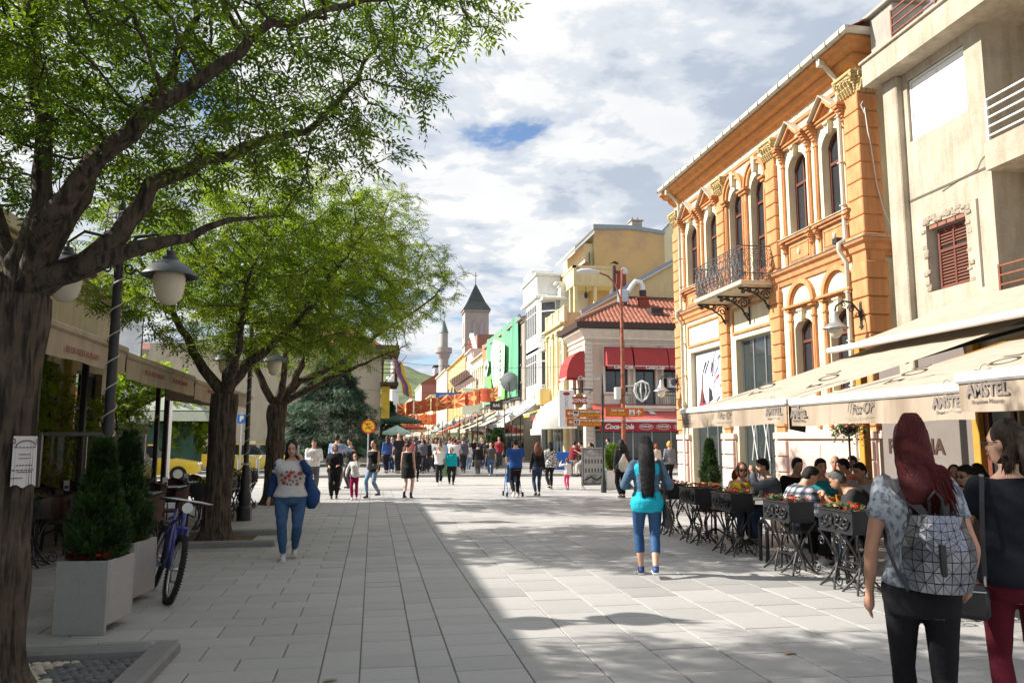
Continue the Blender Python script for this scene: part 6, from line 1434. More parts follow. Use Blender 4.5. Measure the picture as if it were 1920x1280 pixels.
for i,(x,y,m,lb) in enumerate(((4.2,92,MRC,'red market parasol under the flags'),(5.6,104,MWC,'white market parasol far down the street'),(3.6,112,MCC,'cream market parasol far down the street on the left'),(6.4,122,MYC,'yellow market parasol far down the street'),(3.0,98,MWC,'white market parasol near the lower flags'))): parasol(lb,(x,y,.1),1.9,m,3.0)
# ---------------- crossing: lamp column, direction signs, round sign, notice board, planters
MRST = M('rusty_brown_paint',(.34,.10,.045),.7,var=.3,scale=6,col2=(.22,.07,.04),c2scale=9,bump=.3)
sl_ = thing('tall_street_lamp','tall rusty brown street lamp column with two curved arms','street lamp',(10.4,32,0));q = MB();q.tube([(10.4,32,0),(10.4,32,1.4),(10.4,32,6.8),(10.4,32,7.4)],[.11,.10,.07,.055],10);q.build('column',MRST,sl_)
for d,lb in ((-1,0),(1,1)):
    q = MB();pts = [(10.4,32,6.9),(10.4 + d*.06,32,7.7),(10.4 + d*.25,32,8.3),(10.4 + d*.6,32,8.65),(10.4 + d*1.05,32,8.8)] if d < 0 else [(10.4,32,6.9),(10.45,32.2,7.8),(10.6,32.5,8.6),(10.7,32.8,9.1),(10.9,33.2,9.25)];q.tube(pts,.04,6);arm = q.build('arm',MRST,sl_)
    q = MB();c = Vector(pts[-1]);dd = Vector((-1,0,.02)) if d < 0 else Vector((.45,.9,0)).normalized()
    q.tube([c - dd*.1,c + dd*.1,c + dd*.4,c + dd*.75,c + dd*.9],[.05,.10,.15,.12,.04],10);q.v = [(a,b_,cz_ if cz_ > c.z - .05 else c.z - .05 + (cz_ - c.z)*.2) for a,b_,cz_ in q.v];link('lamp_head',q.mesh('lamp_head',M('lamp_head_grey',(.55,.56,.56),.4,var=.1),'auto',sub=(10.4,32,0)),arm)
q = MB();q.bbox(10.05,31.9,3.35,10.3,32.15,3.85,.02);q.build('white_box',MWH,sl_)
q = MB()
for k in range(60):
    a = k*.7;q.tube([(10.4 + .12*math.cos(a),32 + .12*math.sin(a),.8 + k*.11),(10.4 + .12*math.cos(a + .7),32 + .12*math.sin(a + .7),.91 + k*.11)],.01,3,caps=False)
q.build('cable',MIR,sl_)
q = MB();q.tube([(10.5,31.9,3.9),(11.1,32,3.95)],.03,5)
for k in range(9):
    a = k*PI/4.5;q.tube([(11.25,32,4.15),(11.25 + .28*math.cos(a),32 + .28*math.sin(a),4.0),(11.25 + .34*math.cos(a),32 + .34*math.sin(a),3.7),(11.25 + .2*math.cos(a),32 + .2*math.sin(a),3.4),(11.25,32,3.25)],.03,4)
q.build('light_basket',M('festoon_clear',(.6,.6,.58),.3,var=.1),sl_)
dp = thing('direction_sign_post','dark ornamental post with brown tourist direction signs for library, culture centre and clock tower','sign post',(7.12,24,0));q = MB();q.lathe([(.09,0),(.09,.3),(.055,.45),(.035,.6),(.033,2.4),(.048,2.45),(.036,2.5),(.045,2.9),(.055,3.0),(.04,3.1),(.034,3.3),(.02,3.45),(.024,3.5),(.004,3.75)],(7.12,24,0),12);q.build('post',M('dark_green_iron',(.02,.03,.028),.5,var=.2),dp,'auto')
MSB = M('sign_brown',(.52,.145,.015),.5,var=.04);MSY = M('sign_yellow',(.80,.42,.02),.5,var=0);MSW = M('sign_print_white',(.78,.78,.76),.5,var=0);MSK = M('sign_print_dark',(.05,.06,.07),.5,var=0)
def dsign(x0,x1,z0,z1,l1,l2,arrow,ix,tx):
    q = MB();q.bbox(x0,23.97,z0,x1,24.0,z1,.006);s_ = q.build('direction_sign',MSB,dp);zc = (z0 + z1)/2;h = z1 - z0
    q = MB();q.box(ix,23.962,zc - .085,ix + .19,23.968,zc + .085);q.build('pictogram',MSW,dp)
    q = MB()
    if arrow == 'l': a = x0 + .06;q.prism([(a,zc),(a + .09,zc + .075),(a + .09,zc + .045),(a + .055,zc + .016),(a + .19,zc + .016),(a + .19,zc - .016),(a + .055,zc - .016),(a + .09,zc - .045),(a + .09,zc - .075)],23.962,23.968,'y')
    else: a = x1 - .16;q.prism([(a,zc + .10),(a + .08,zc + .01),(a + .08,zc - .035),(a + .017,zc + .03),(a + .017,zc - .09),(a - .017,zc - .09),(a - .017,zc + .03),(a - .08,zc - .035),(a - .08,zc + .01)],23.962,23.968,'y')
    q.build('arrow',MSW,dp);text(dp,l1,.105,MSW,(tx,23.965,zc + .055),'-y',sx=.85,bold=.003);text(dp,l2,.115,MSY,(tx,23.965,zc - .055),'-y',sx=.85,bold=.003)
    q = MB()
    if 'library' in l2.lower(): q.box(ix + .03,23.955,zc,ix + .16,23.961,zc + .06);q.tube([(ix + .03,23.958,zc - .05),(ix + .09,23.958,zc - .035),(ix + .16,23.958,zc - .02)],.006,4)
    elif 'culture' in l2: q.box(ix + .03,23.955,zc - .03,ix + .08,23.961,zc + .05);q.box(ix + .11,23.955,zc - .03,ix + .16,23.961,zc + .05);q.box(ix + .03,23.955,zc - .06,ix + .16,23.961,zc - .04)
    else: q.box(ix + .05,23.955,zc - .07,ix + .09,23.961,zc - .02);q.box(ix + .10,23.955,zc - .07,ix + .14,23.961,zc - .02);q.tube([(ix + .095 + .03*math.cos(t),23.958,zc + .03 + .03*math.sin(t)) for t in (0,1.2,2.5,3.8,5)],.005,4,closed=True)
    q.build('pictogram_print',MSK,dp)
dsign(5.90,7.05,2.325,2.585,'Библиотека Св.Климент Охридски','Library St.Kliment Ohridski','l',6.14,6.70);dsign(5.94,7.05,2.05,2.31,'Центар за култура','Centre for culture','l',6.17,6.70);dsign(7.22,8.46,2.36,2.64,'Саат кула','Clock tower','u',7.98,7.60)
for o in KIDS[dp.name]:
    if o.name.startswith('lettering'):
        w_ = max(v.co.x for v in o.data.vertices) - min(v.co.x for v in o.data.vertices)
        if w_ > .80: o.scale = (.66/w_,1,1)
rs = thing('no_horse_carts_sign','round yellow no-entry sign with red rim and diagonal bar on a grey pole','road sign',(-.21,33,0));q = MB();q.tube([(-.21,33,0),(-.21,33,2.5)],.032,8);q.build('pole',M('galvanised'),rs)
def disc(mb,c,r,y,n=32): mb.prism([(c[0] + r*math.cos(2*PI*i/n),c[1] + r*math.sin(2*PI*i/n)) for i in range(n)],y,y + .006,'y')
q = MB();disc(q,(-.21,2.18),.29,32.955);q.build('red_rim',M('sign_red',(.62,.06,.02),.5,var=.05),rs);q = MB();disc(q,(-.21,2.18),.235,32.945);q.build('yellow_disc',M('sign_amber',(.82,.52,.02),.5,var=.05),rs)
q = MB();q.quad((-.40,32.94,2.34),(-.37,32.94,2.37),(-.02,32.94,2.02),(-.05,32.94,1.99));q.build('diagonal_bar',M('sign_red'),rs);q = MB();q.box(-.28,32.938,2.27,-.22,32.942,2.32);q.box(-.20,32.938,2.27,-.14,32.942,2.32);q.tube([(-.33,32.94,2.10),(-.27,32.94,2.14),(-.2,32.94,2.12),(-.16,32.94,2.08)],.014,4);q.tube([(-.31,32.94,2.06),(-.30,32.94,2.12)],.01,4);q.box(-.14,32.938,2.17,-.06,32.942,2.20);q.build('symbols',MSK,rs)
ab = thing('notice_board','free standing black framed board with a grey photo of a building, beside the shrub planter','notice board',(7.27,25.7,0),.10);q = MB();q.bbox(-.42,-.03,.12,.42,.03,1.38,.01);q.build('frame',M('board_black',(.025,.025,.025),.5),ab,world=False)
MPH = M('grey_photo_print',(.20,.21,.21),.5,var=.5,scale=5,col2=(.42,.44,.44),c2pos=.52,c2w=.08,c2scale=3);q = MB();q.box(-.36,-.038,.2,.36,-.031,1.32);q.build('photo',MPH,ab,world=False);q = MB()
for z0 in (.55,.85):
    for k in range(6): q.box(-.30 + k*.11,-.042,z0,-.25 + k*.11,-.038,z0 + .14)
q.build('photo_windows',MSK,ab,world=False)['kind'] = 'stuff';q = MB();q.box(-.34,-.0405,.5,.34,-.0385,1.08);q.build('photo_facade',M('photo_pale',(.36,.38,.38),.6,var=.15),ab,world=False);q = MB();q.tube([(-.32,-.04,.3),(-.1,-.04,.42),(.1,-.04,.3),(.3,-.04,.42)],.03,4);q.build('photo_tables',MSK,ab,world=False)
q = MB();q.box(-.42,-.036,1.34,.42,-.03,1.37);q.box(-.42,-.036,.13,.42,-.03,.16);q.box(-.42,-.036,.13,-.39,-.03,1.37);q.box(.39,-.036,.13,.42,-.03,1.37);q.build('edge_strip',M('galvanised'),ab,world=False)
for x in (-.38,.38): q = MB();q.tube([(x,-.2,0),(x,0,.14),(x,.2,0)],.02,5);q.build('foot',MWH,ab,world=False)
MGRN = M('granite_planter',(.34,.335,.32),.7,var=.10,scale=30,bump=.1,bscale=120,stain=.08)
def box_planter(name,label,loc,lx,ly,h,rz=0,group=None,mat=MGRN,base=True):
    t0 = thing(name,label,'planter',loc,rz,group);t_ = .035
    for (x0,y0,x1,y1) in ((-lx,-ly,lx,-ly + t_),(-lx,ly - t_,lx,ly),(-lx,-ly + t_,-lx + t_,ly - t_),(lx - t_,-ly + t_,lx,ly - t_)): q = MB();q.bbox(x0,y0,0.0 if abs(y0 + ly) < 1e-6 and abs(y1 - y0) < .1 else .07,x1,y1,h,.006);q.build('panel',mat,t0,world=False)
    q = MB();q.box(-lx + t_,-ly + t_,.08,lx - t_,ly - t_,h - .05);q.build('soil',M('soil',(.035,.022,.015),1,var=.4,scale=20,bump=.8),t0,world=False);return t0
bp2 = box_planter('shrub_planter','white box planter with round bright green shrub beside the notice board',(8.1,25.9,0),.42,.42,.62,mat=MWS)
rg2 = np.random.RandomState(3);u_ = rg2.normal(0,1,(2600,3));u_ /= np.linalg.norm(u_,axis=1)[:,None];pos = u_*np.array([.30,.30,.42])*(.6 + .4*rg2.rand(2600,1)) + np.array([-.08,-.05,1.05]);v_,q_,tt_ = scatter([spray(rg2,6,.10,.018)],pos,u_ + rg2.normal(0,.3,(2600,3)) + np.array([0,0,.6]),np.ones(2600),rg2,up=.6,tint=np.clip(rg2.normal(1.1,.2,(2600,1)),.5,1.8)*np.ones((1,3)));link('shrub',np_mesh('shrub',v_,q_,M('golden_thuja',(.12,.20,.02),.6,var=.2,attr='tint',transl=.25),tt_),bp2);q = MB();petals(q,22,-.3,.35,-.38,-.2,.6,.68,.03,random.Random(4));q.build('flowers',MFLR,bp2,world=False)
pf = box_planter('shrub_planter','stone planter with dark green cone shrub beyond the far kerb',(6.9,44,.1),.45,.45,.6,mat=MCO2);conifer('','',(0,0,0),1.6,.5,1300,MTH,.2,6,-.6,.55,41,parent=pf,w=.04,tr=.04)
pf2 = box_planter('shrub_planter','small stone planter by the far awnings',(7.6,52,.1),.4,.4,.55,mat=MCO2);conifer('','',(0,0,0),1.3,.42,900,MTH,.2,6,-.6,.5,42,parent=pf2,w=.04,tr=.04)
# drain cover on the paving and small litter
q = MB();q.bbox(.35,21.35,.001,1.25,21.55,.006,.002);tag(q.build('drain_cover',M('galvanised')),'flat metal drain cover lying in the paving near the woman in the black dress','drain cover')
for i,(x,y,c) in enumerate(((4.15,10.8,(.4,.5,.05)),(4.5,10.0,(.7,.7,.68)),(4.3,13.2,(.7,.7,.68)),(3.1,5.7,(.35,.25,.15)),(-.3,5.6,(.3,.25,.2)))):
    q = MB();q.quad((x,y,.008),(x + .09,y + .02,.02),(x + .1,y + .07,.012),(x + .01,y + .06,.01));tag(q.build('litter',M('litter_%d' % i,c,.8)),['crumpled green scrap lying by the flower boxes','white scrap of paper lying by the hoop barrier','white scrap of paper lying beyond the flower boxes','brown dry leaf lying left of the red haired woman','small dry leaf lying on the shaded slabs'][i],'litter')
# ================================================================ left: cafe pavilion, terrace, kiosk, cars
MCV = M('cafe_cream',(.40,.34,.21),.9,var=.1,scale=1.5,streak=.15);MCB = M('brown_awning_canvas',(.23,.105,.045),.85,var=.12,scale=1.5,transl=.18);MBVL = M('beige_valance_left',(.42,.35,.25),.85,var=.12,scale=1.5,streak=.2,transl=.15)
MBL = M('black_metal_frame',(.02,.02,.022),.5,var=.15)
CP = thing('cafe_building','low cream cafe building with glazed front and moulded roof edge on the left','building',(-7.2,12,0))
FL = ((-6.95,0),(0,1),(1,0));hl = [(1.5,3.5,.1,3.2,0),(4.5,7.0,.1,3.2,0),(8.6,10.6,.1,3.3,0),(11.4,13.4,.1,3.3,0),(14.2,16.2,.1,3.3,0),(17.0,19.0,.1,3.3,0),(19.8,21.8,.1,3.3,0)]
q = MB().frame(*FL);wall_holes(q,-6,22.8,0,5.4,0,hl,.3);q.T = None;q.quad((-6.95,22.8,0),(-14,22.8,0),(-14,22.8,5.4),(-6.95,22.8,5.4));q.build('wall',MCV,CP)
q = MB().frame(*FL)
for z0,z1,e in ((4.9,5.05,.1),(5.2,5.32,.2),(5.32,5.42,.32),(5.42,5.70,.42),(3.9,4.0,.08)): q.bbox(-6,0,z0,22.9,e,z1,.02)
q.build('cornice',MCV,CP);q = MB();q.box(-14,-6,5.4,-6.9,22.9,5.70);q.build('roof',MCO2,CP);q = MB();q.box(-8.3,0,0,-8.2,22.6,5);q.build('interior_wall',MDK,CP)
for a,b_,c,d,r_ in hl: window(CP,FL,a,b_,c,d,0,-.2,MBL,MGLS,t=.08,mull=1,transom=2.4)
q = MB().frame(*FL)
for u_ in (7.8,10.95,13.8,16.6,19.4): q.bbox(u_ - .16,0,0,u_ + .16,.16,3.9,.02);q.bbox(u_ - .2,0,.9,u_ + .2,.2,1.1,.02)
q.build('pilaster',M('cafe_ochre',(.46,.34,.10),.85,var=.12,streak=.1),CP)
q = MB().frame(*FL);q.bbox(8.4,.0,.0,13.6,.35,.62,.02);q.bbox(8.3,0,.62,13.7,.42,.70,.01);q.build('bar_counter',M('yellow_paint',(.55,.40,.05),.7,var=.15),CP)
# open glass door leaf with black frame
gd = thing('glass_door_leaf','black framed open glass door leaf with stickers in front of the cafe','door',(-5.6,10.6,0),-.25);q = MB()
for (x0,z0,x1,z1) in ((-.62,.1,-.5,2.35),(.5,.1,.62,2.35),(-.5,2.2,.5,2.35),(-.5,.1,.5,.3)): q.bbox(x0,-.04,z0,x1,.04,z1,.01)
q.build('frame',MBL,gd,world=False);q = MB();q.quad((-.5,0,.3),(.5,0,.3),(.5,0,2.2),(-.5,0,2.2));q.build('pane',thin_glass(),gd,world=False);q = MB();q.box(.12,-.02,1.4,.32,-.012,1.55);q.box(.12,-.02,1.1,.34,-.012,1.35);q.build('sticker',MPAP,gd,world=False)
# awnings of the left terrace
mats_l = (MCB,MBVL,MBVL)
def lawn(label,y0,y1,zl=2.78,drop=.34): return awning(label,y0,y1,-3.35,zl,-6.9,3.75,drop,mats_l,group='brown lined awnings over the left cafe terrace',barw=.05)
al1 = lawn('left cafe awning nearest the camera, dark above the lamp pole',7.3,11.2,2.82);al2 = lawn('left cafe awning beside the leaning ash trunk, beige valance with faint red print',11.25,15.3,2.76);al3 = lawn('left cafe awning with its folded white end flap beyond the second tree',15.4,18.6,2.72,.36);al4 = lawn('farthest left cafe awning, pale against the street beyond',18.8,22.4,2.78)
MRP = M('faint_red_print',(.30,.10,.09),.85)
for a_,y in ((al2,12.6),(al2,14.2),(al3,17.0),(al1,9.6)): text(a_,'BECK RESTAURANT',.10,MRP,(-3.27,y,2.58),'x',sx=1.2)
q = MB();q.quad((-3.36,18.6,2.72),(-4.6,18.62,2.95),(-4.6,18.62,2.5),(-3.36,18.6,2.34));q.build('end_flap',MBVL,al3)
for i,(x,y) in enumerate(((-5.2,8.8),(-5.2,12.4),(-5.2,15.4),(-4.6,18.8),(-5.2,20.4),(-4.3,22.2))):
    q = MB();q.bbox(x - .05,y - .05,0,x + .05,y + .05,3.2,.01);tag(q.build('terrace_post',MBL),['dark steel post under the nearest left awning','dark steel post between the two thuja planters and the waiter','dark steel post left of the second ash tree','dark steel post right of the leafy screen','dark steel post in the far part of the left terrace','dark steel post at the far corner of the left terrace'][i],'post','dark steel posts of the left terrace')
# leafy vines and hedge in the cafe
rgv = np.random.RandomState(5)
def leafmass(name,label,c,ext,n,size,cat='plant',mat=MLF,stem=True):
    t0 = thing(name,label,cat,(c[0],c[1],0));u_ = rgv.uniform(-1,1,(n,3));cl = np.array([mnoise.noise(Vector(p)*1.7 + Vector(c)) for p in u_]);keep = cl > -.25;u_ = u_[keep];cl = cl[keep]
    pos = u_*np.array(ext) + np.array([0,0,c[2]]);d = rgv.normal(0,1,(len(pos),3));v,q,tt = scatter([spray(rgv,5,size,size*.35) for _ in range(3)],pos,d,rgv.uniform(.7,1.2,len(pos)),rgv,up=.8,tint=np.clip(1 + cl[:,None] + rgv.normal(0,.15,(len(pos),1)),.4,1.8)*np.ones((1,3)))
    link('foliage',np_mesh('foliage',v,q,mat,tt),t0);q = MB()
    for k in range(4): q.tube([((k - 1.5)*ext[0]*.4,0,0),((k - 1.5)*ext[0]*.5,.05,c[2]),((k - 1.5)*ext[0]*.3,0,c[2] + ext[2]*.7)],.02,4)
    q.build('stems',MBK,t0,world=False);return t0
leafmass('climbing_vine','bright green climbing vine hanging inside the cafe pergola',(-6.0,14.2,2.5),(.5,.9,.75),1500,.12);leafmass('hedge','tall leafy screen behind the waiter at the edge of the left terrace',(-6.0,19.5,1.55),(.8,.8,1.0),2600,.12);leafmass('hedge','dark leafy screen at the back of the left terrace',(-6.5,16.8,1.7),(.35,1.2,1.3),2200,.12)
MFY2 = M('yellow_petal',(.75,.48,.02),.5,var=.2,transl=.25)
# glass wind screens
for i,(x,y,rz) in enumerate(((-5.0,14.6,0.0),(-5.4,18.0,.1))):
    t0 = thing('glass_screen',['framed glass wind screen left of the waiter','framed glass wind screen right behind the waiter'][i],'screen',(x,y,0),rz);q = MB()
    for (x0,z0,x1,z1) in ((-.6,0,-.53,1.75),(.53,0,.6,1.75),(-.53,1.68,.53,1.75),(-.53,.3,.53,.37)): q.bbox(x0,-.03,z0,x1,.03,z1,.01)
    q.build('frame',MALU,t0,world=False);q = MB();q.quad((-.53,0,.37),(.53,0,.37),(.53,0,1.68),(-.53,0,1.68));q.build('pane',thin_glass(),t0,world=False)
# flower box stands, tables, chairs
yel = (('flowers',MFY2,34),('orange_flowers',MFLR,10))
L0 = flower_stand('nearest black flower box with yellow flowers, just behind the second ash tree',(-2.95,15.0,0),PI,yel,'flower boxes with yellow flowers along the left terrace',1.6,5)
for i,(x,y) in enumerate(((-2.95,16.0),(-2.95,17.0),(-2.95,18.0),(-2.95,19.0),(-2.95,20.0))): dup(L0,(x,y,0),PI,'black flower box with yellow flowers, number %s of the row behind the phone woman' % ['two','three','four','five','last'][i])
L1 = flower_stand('black flower box with green leaves right of the bicycle handlebar',(-3.5,11.2,0),PI/2,(('flowers',MFLR,4),),'flower boxes on the near side of the left terrace',1.5,6)
for x,y,lb in ((-4.45,11.2,'black flower box behind the second thuja planter'),(-5.4,11.2,'black flower box behind the first thuja planter'),(-6.35,11.2,'black flower box left of the first thuja, next to the near trunk')): dup(L1,(x,y,0),PI/2,lb)
TL = table('dark square table with a menu card left of the second ash tree',(-3.9,12.6,0),MTD,.38,True,'dark square tables of the left terrace')
tl_pos = [(-3.9,14.2,'dark square table behind the second ash tree'),(-3.9,15.9,'dark square table by the yellow flower boxes'),(-3.9,17.6,'dark square table near the far end of the flower boxes'),(-5.2,13.1,'dark square table in the second row by the waiter'),(-5.3,15.0,'dark square table in the second row, further back'),(-5.2,17.0,'dark square table in the back corner by the leafy screen'),(-6.2,12.4,'dark square table close to the cafe counter'),(-5.4,11.9,'dark square table in front of the open glass door')]
for x,y,lb in tl_pos: dup(TL,(x,y,0),0,lb)
MCH = M('brown_cane',(.075,.035,.022),.55,var=.35,scale=20,bump=.4,bscale=80)
CL = chair('brown cane chair left of the nearest menu table',(-4.5,12.5,0),-PI/2,MCH,'brown cane chairs of the left terrace')
k_ = 0;adj = ['near','far','left','right']
for (x,y,lb) in [(-3.9,12.6,'the nearest menu table')] + tl_pos:
    for j,(dx,dy,rz) in enumerate(((.62,.0,PI/2),(0,-.62,0),(0,.62,PI),(-.62,0,-PI/2))):
        if x == -3.9 and y == 12.6 and j == 3: continue
        nm = lb.replace('dark square table','the table');dup(CL,(x + dx,y + dy,0),rz + rnd.uniform(-.25,.25),'cane chair, %s side of %s' % (['street','camera','far','cafe'][j],nm))
MCD = M('menu_card_white',(.7,.7,.72),.5,var=.05);MCDb = M('menu_card_blue',(.04,.05,.2),.5)
for i,(x,y,lb) in enumerate([(-3.9,12.6,'the nearest menu table')] + tl_pos[:6]):
    t0 = thing('menu_card','small white menu card on ' + lb.replace('dark square table','the table'),'menu card',(x + .05,y,.746),.2*(i % 3));q = MB();q.add([(-.045,-.03,0),(.045,-.03,0),(.045,0,.17),(-.045,0,.17),(-.045,.03,0),(.045,.03,0)],[(0,1,2,3),(3,2,5,4)]);q.build('card',MCD,t0,world=False);q = MB();q.quad((-.03,-.028,.03),(.03,-.028,.03),(.03,-.018,.08),(-.03,-.018,.08));q.build('print',MCDb,t0,world=False)
# ---------------- thuja planters and near lamp post
p1 = box_planter('thuja_planter','large grey stone box planter with thuja and red begonias, nearest the camera',(-2.345,7.52,0),.215,.26,.60,R(-7),'stone planters with thujas');p2 = box_planter('thuja_planter','second stone box planter with thuja, half hidden by the nearer one, bicycle leaning beside it',(-2.47,8.72,0),.22,.28,.60,R(-7),'stone planters with thujas')
for p_,sd in ((p1,51),(p2,52)):
    conifer('','',(0,0,0),.98 if p_ is p1 else 1.06,.23,4200,MTH,.085,7,-1.3,.58,sd,parent=p_,w=.014,tr=.02,fill=.5)
    rr = random.Random(sd);q = MB();petals(q,46,-.17,.17,-.23,-.12,.60,.70,.022,rr);petals(q,20,.10,.17,-.22,.22,.60,.68,.022,rr);q.build('flowers',M('begonia_red',(.50,.01,.03),.5,var=.2,scale=20,transl=.2),p_,world=False);q = MB();leafbits(q,200,-.18,.18,-.22,.22,.58,.66,.06,rr);q.build('begonia_leaves',M('begonia_leaf',(.045,.03,.012),.45,var=.4,scale=20),p_,world=False)
def big_lamp(label,loc,group='black twin globe lamp posts of the left side'):
    t0 = thing('twin_lamp_post',label,'street lamp',loc,0,group);q = MB();q.lathe([(.15,0),(.15,.25),(.11,.30),(.13,.5),(.09,.62),(.10,.8),(.07,.95),(.08,1.05),(.052,1.12),(.048,2.0),(.043,3.2),(.038,3.6),(.05,3.65),(.04,3.75),(.05,3.85),(.005,4.05)],n=16);q.build('post',MIR,t0,'auto',world=False)
    q = MB()
    for sg in (-1,1):
        q.tube([(0,0,3.35),(sg*.15,0,3.62),(sg*.34,0,3.66),(sg*.48,0,3.55),(sg*.48,0,3.48)],.018,6);q.spiral((sg*.2,0,3.5),.09,.02,1.4*sg,.011,'xz');q.spiral((sg*.1,0,3.3),.06,.015,-1.3*sg,.011,'xz')
    q.build('arms',MIR,t0,world=False)
    for sg in (-1,1):
        q = MB();q.lathe([(.02,3.50),(.05,3.49),(.055,3.44),(.075,3.43),(.08,3.40),(.11,3.385),(.20,3.32),(.27,3.245),(.275,3.235),(.26,3.235),(.10,3.30)],(sg*.48,0,0),24);q.build('hood',M('dark_lamp_hood',(.075,.08,.085),.4,var=.2,metal=.4),t0,'auto',world=False)
        q = MB();q.lathe([(.14,3.27),(.150,3.22),(.152,3.16),(.138,3.07),(.11,3.00),(.065,2.955),(.01,2.94)],(sg*.48,0,0),24);q.build('globe',MLAMPG,t0,True,world=False)
    return t0
bl = big_lamp('black lamp post with two hooded globes and a wound white cable, beside the thuja planters',(-2.53,8.2,0));bl2 = dup(bl,(-2.55,16.9,0),0,'black lamp post with a wound white cable between the second and third ash trees')
q = MB();q.tube([(.06*math.cos(a*.5),.06*math.sin(a*.5),1.15 + a*.0205) for a in range(0,110)],.0065,4);q.tube([(.08,-.03,1.2),(.10,-.05,.9),(.13,-.06,.5),(.15,-.1,.0)],.0065,4);q.tube([(.085*math.cos(a),.085*math.sin(a),1.13) for a in range(7)],.02,5);q.build('light_cable',M('cable_grey',(.5,.5,.46),.6),bl,world=False);link('light_cable',KIDS[bl.name][-1].data,bl2)
q = MB()
for k in range(9): q.tube([(-.02 + .12*math.cos(k + t*.8),.12*math.sin(k + t*.8),3.7 + .03*k + .02*t) for t in range(5)],.006,3)
q.build('cable_coil',M('cable_grey'),bl,world=False)
# tree pit: kerb and two-tone cobbles at the lower left
tpk = bpy.data.objects.new('tree_pit',None);COL.objects.link(tpk);tag(tpk,None,kind='structure');q = MB();q.bbox(-1.62,5.0,-.02,-1.42,6.62,.085,.025);q.bbox(-3.7,6.42,-.018,-1.62,6.62,.083,.025);q.build('kerb',M('pit_kerb',(.22,.215,.21),.8,var=.15,scale=5,bump=.3),tpk)
q = MB();q.quad((-3.9,3.6,.002),(-1.62,3.6,.002),(-1.62,6.42,.002),(-3.9,6.42,.002));q.build('soil',M('soil'),tpk)
cbm = []
for k in range(4):
    q = MB();rr = random.Random(k);q.lathe([(.012,0),(.036,.006),(.040,.018),(.030,.030),(.012,.035)],n=8,sx=1.15,sy=.85);q.v = [(a*(1 + rr.uniform(-.12,.12)),b_*(1 + rr.uniform(-.12,.12)),c) for a,b_,c in q.v];cbm.append(q)
MCW = M('cobble_white',(.52,.47,.38),.7,var=.2,scale=10,rand=.18);MCG = M('cobble_grey',(.12,.12,.12),.7,var=.2,scale=10,rand=.25)
cme = {(k,w_): cbm[k].mesh('cobble',MCW if w_ else MCG,'auto') for k in range(4) for w_ in (0,1)}
spots = []
for i in range(34):
    for j in range(40):
        x = -3.75 + i*.066 + (.033 if j % 2 else 0);y = 3.9 + j*.062
        if x > -1.66 or y > 6.38 or math.hypot(x + 2.52,y - 5.75) < .36: continue
        ww = math.sin(x*5.2 + 1.6*math.sin(y*3.4)) + .5*math.sin(y*4.1 - x*2) > -.05;spots.append((x + rnd.uniform(-.008,.008),y + rnd.uniform(-.008,.008),ww))
spots.sort(key=lambda s_: (abs(s_[1] - 5.95) + abs(s_[0] + 1.95)*.7));rest = []
for n_,(x,y,ww) in enumerate(spots):
    a = rnd.random()*6.28
    if n_ < 300: link('cobble',cme[(n_ % 4,int(ww))],tpk,loc=(x,y,.002),rot=(0,0,a))
    else: rest.append((x,y,ww))
q = MB()
for x,y,ww in rest:
    b_ = cbm[int(x*100) % 4];q.mi = int(ww);q.add([(x + v[0],y + v[1],v[2]) for v in b_.v],b_.f)
o = q.build('cobbles',[MCG,MCW],tpk,'auto');o['kind'] = 'stuff'
# low kerbs of the second tree bed
q = MB();q.bbox(-3.6,12.7,-.02,-1.45,12.86,.09,.02);q.bbox(-3.6,14.25,-.02,-1.45,14.40,.09,.02);q.bbox(-1.6,20.0,-.02,-1.45,21.9,.09,.02);tag(q.build('bed_kerb',M('pit_kerb')),None,kind='structure');q = MB();q.quad((-3.2,13.0,.003),(-1.9,13.0,.003),(-1.9,14.2,.003),(-3.2,14.2,.003));tag(q.build('tree_bed_soil',M('dry_soil',(.13,.10,.06),1,var=.3,scale=12,bump=.8)),None,kind='structure')
# ---------------- mountain bike leaning on the second planter
MBLU = M('bike_blue_paint',(.025,.03,.22),.35,var=.1,spec=.6,coat=.4);MTYR = M('tyre_rubber',(.02,.02,.02),.85,var=.2,scale=20,bump=.3);MCHR = M('bare_steel',(.5,.5,.5),.3,var=.1,metal=.9)
bk = thing('mountain_bike','dark blue mountain bike leaning against the second thuja planter','bicycle',(-2.18,8.98,0),R(96));
def BW(cx): 
    q = MB();q.tube([(cx + .305*math.cos(t*PI/16),0,.335 + .305*math.sin(t*PI/16)) for t in range(32)],.028,8,closed=True);w_ = q.build('wheel',MTYR,bk,True,world=False)
    q = MB()
    for t in range(64):
        a = t*PI/32;q.box(cx + .332*math.cos(a) - .006,-.03,.335 + .332*math.sin(a) - .006,cx + .332*math.cos(a) + .006,.03,.335 + .332*math.sin(a) + .006)
    link('tread',q.mesh('tread',MTYR),w_)
    q = MB();q.tube([(cx + .27*math.cos(t*PI/16),0,.335 + .27*math.sin(t*PI/16)) for t in range(32)],.012,5,closed=True)
    for t in range(16): a = t*PI/8;q.tube([(cx,.02*(-1) ** t,.335),(cx + .27*math.cos(a),0,.335 + .27*math.sin(a))],.002,3)
    q.tube([(cx,-.05,.335),(cx,.05,.335)],.018,8);link('rim',q.mesh('rim',MCHR,True),w_)
BW(-.53);BW(.53)
q = MB();q.tube([(.30,0,.88),(.36,0,.72),(-.08,0,.28)],.022,8);q.tube([(.31,0,.84),(-.18,0,.74)],.018,8);q.tube([(-.08,0,.28),(-.22,0,.88)],.018,8)
for s_ in (-.05,.05): q.tube([(-.08,s_*.6,.28),(-.53,s_,.335)],.011,6);q.tube([(-.19,s_*.4,.74),(-.53,s_,.335)],.011,6)
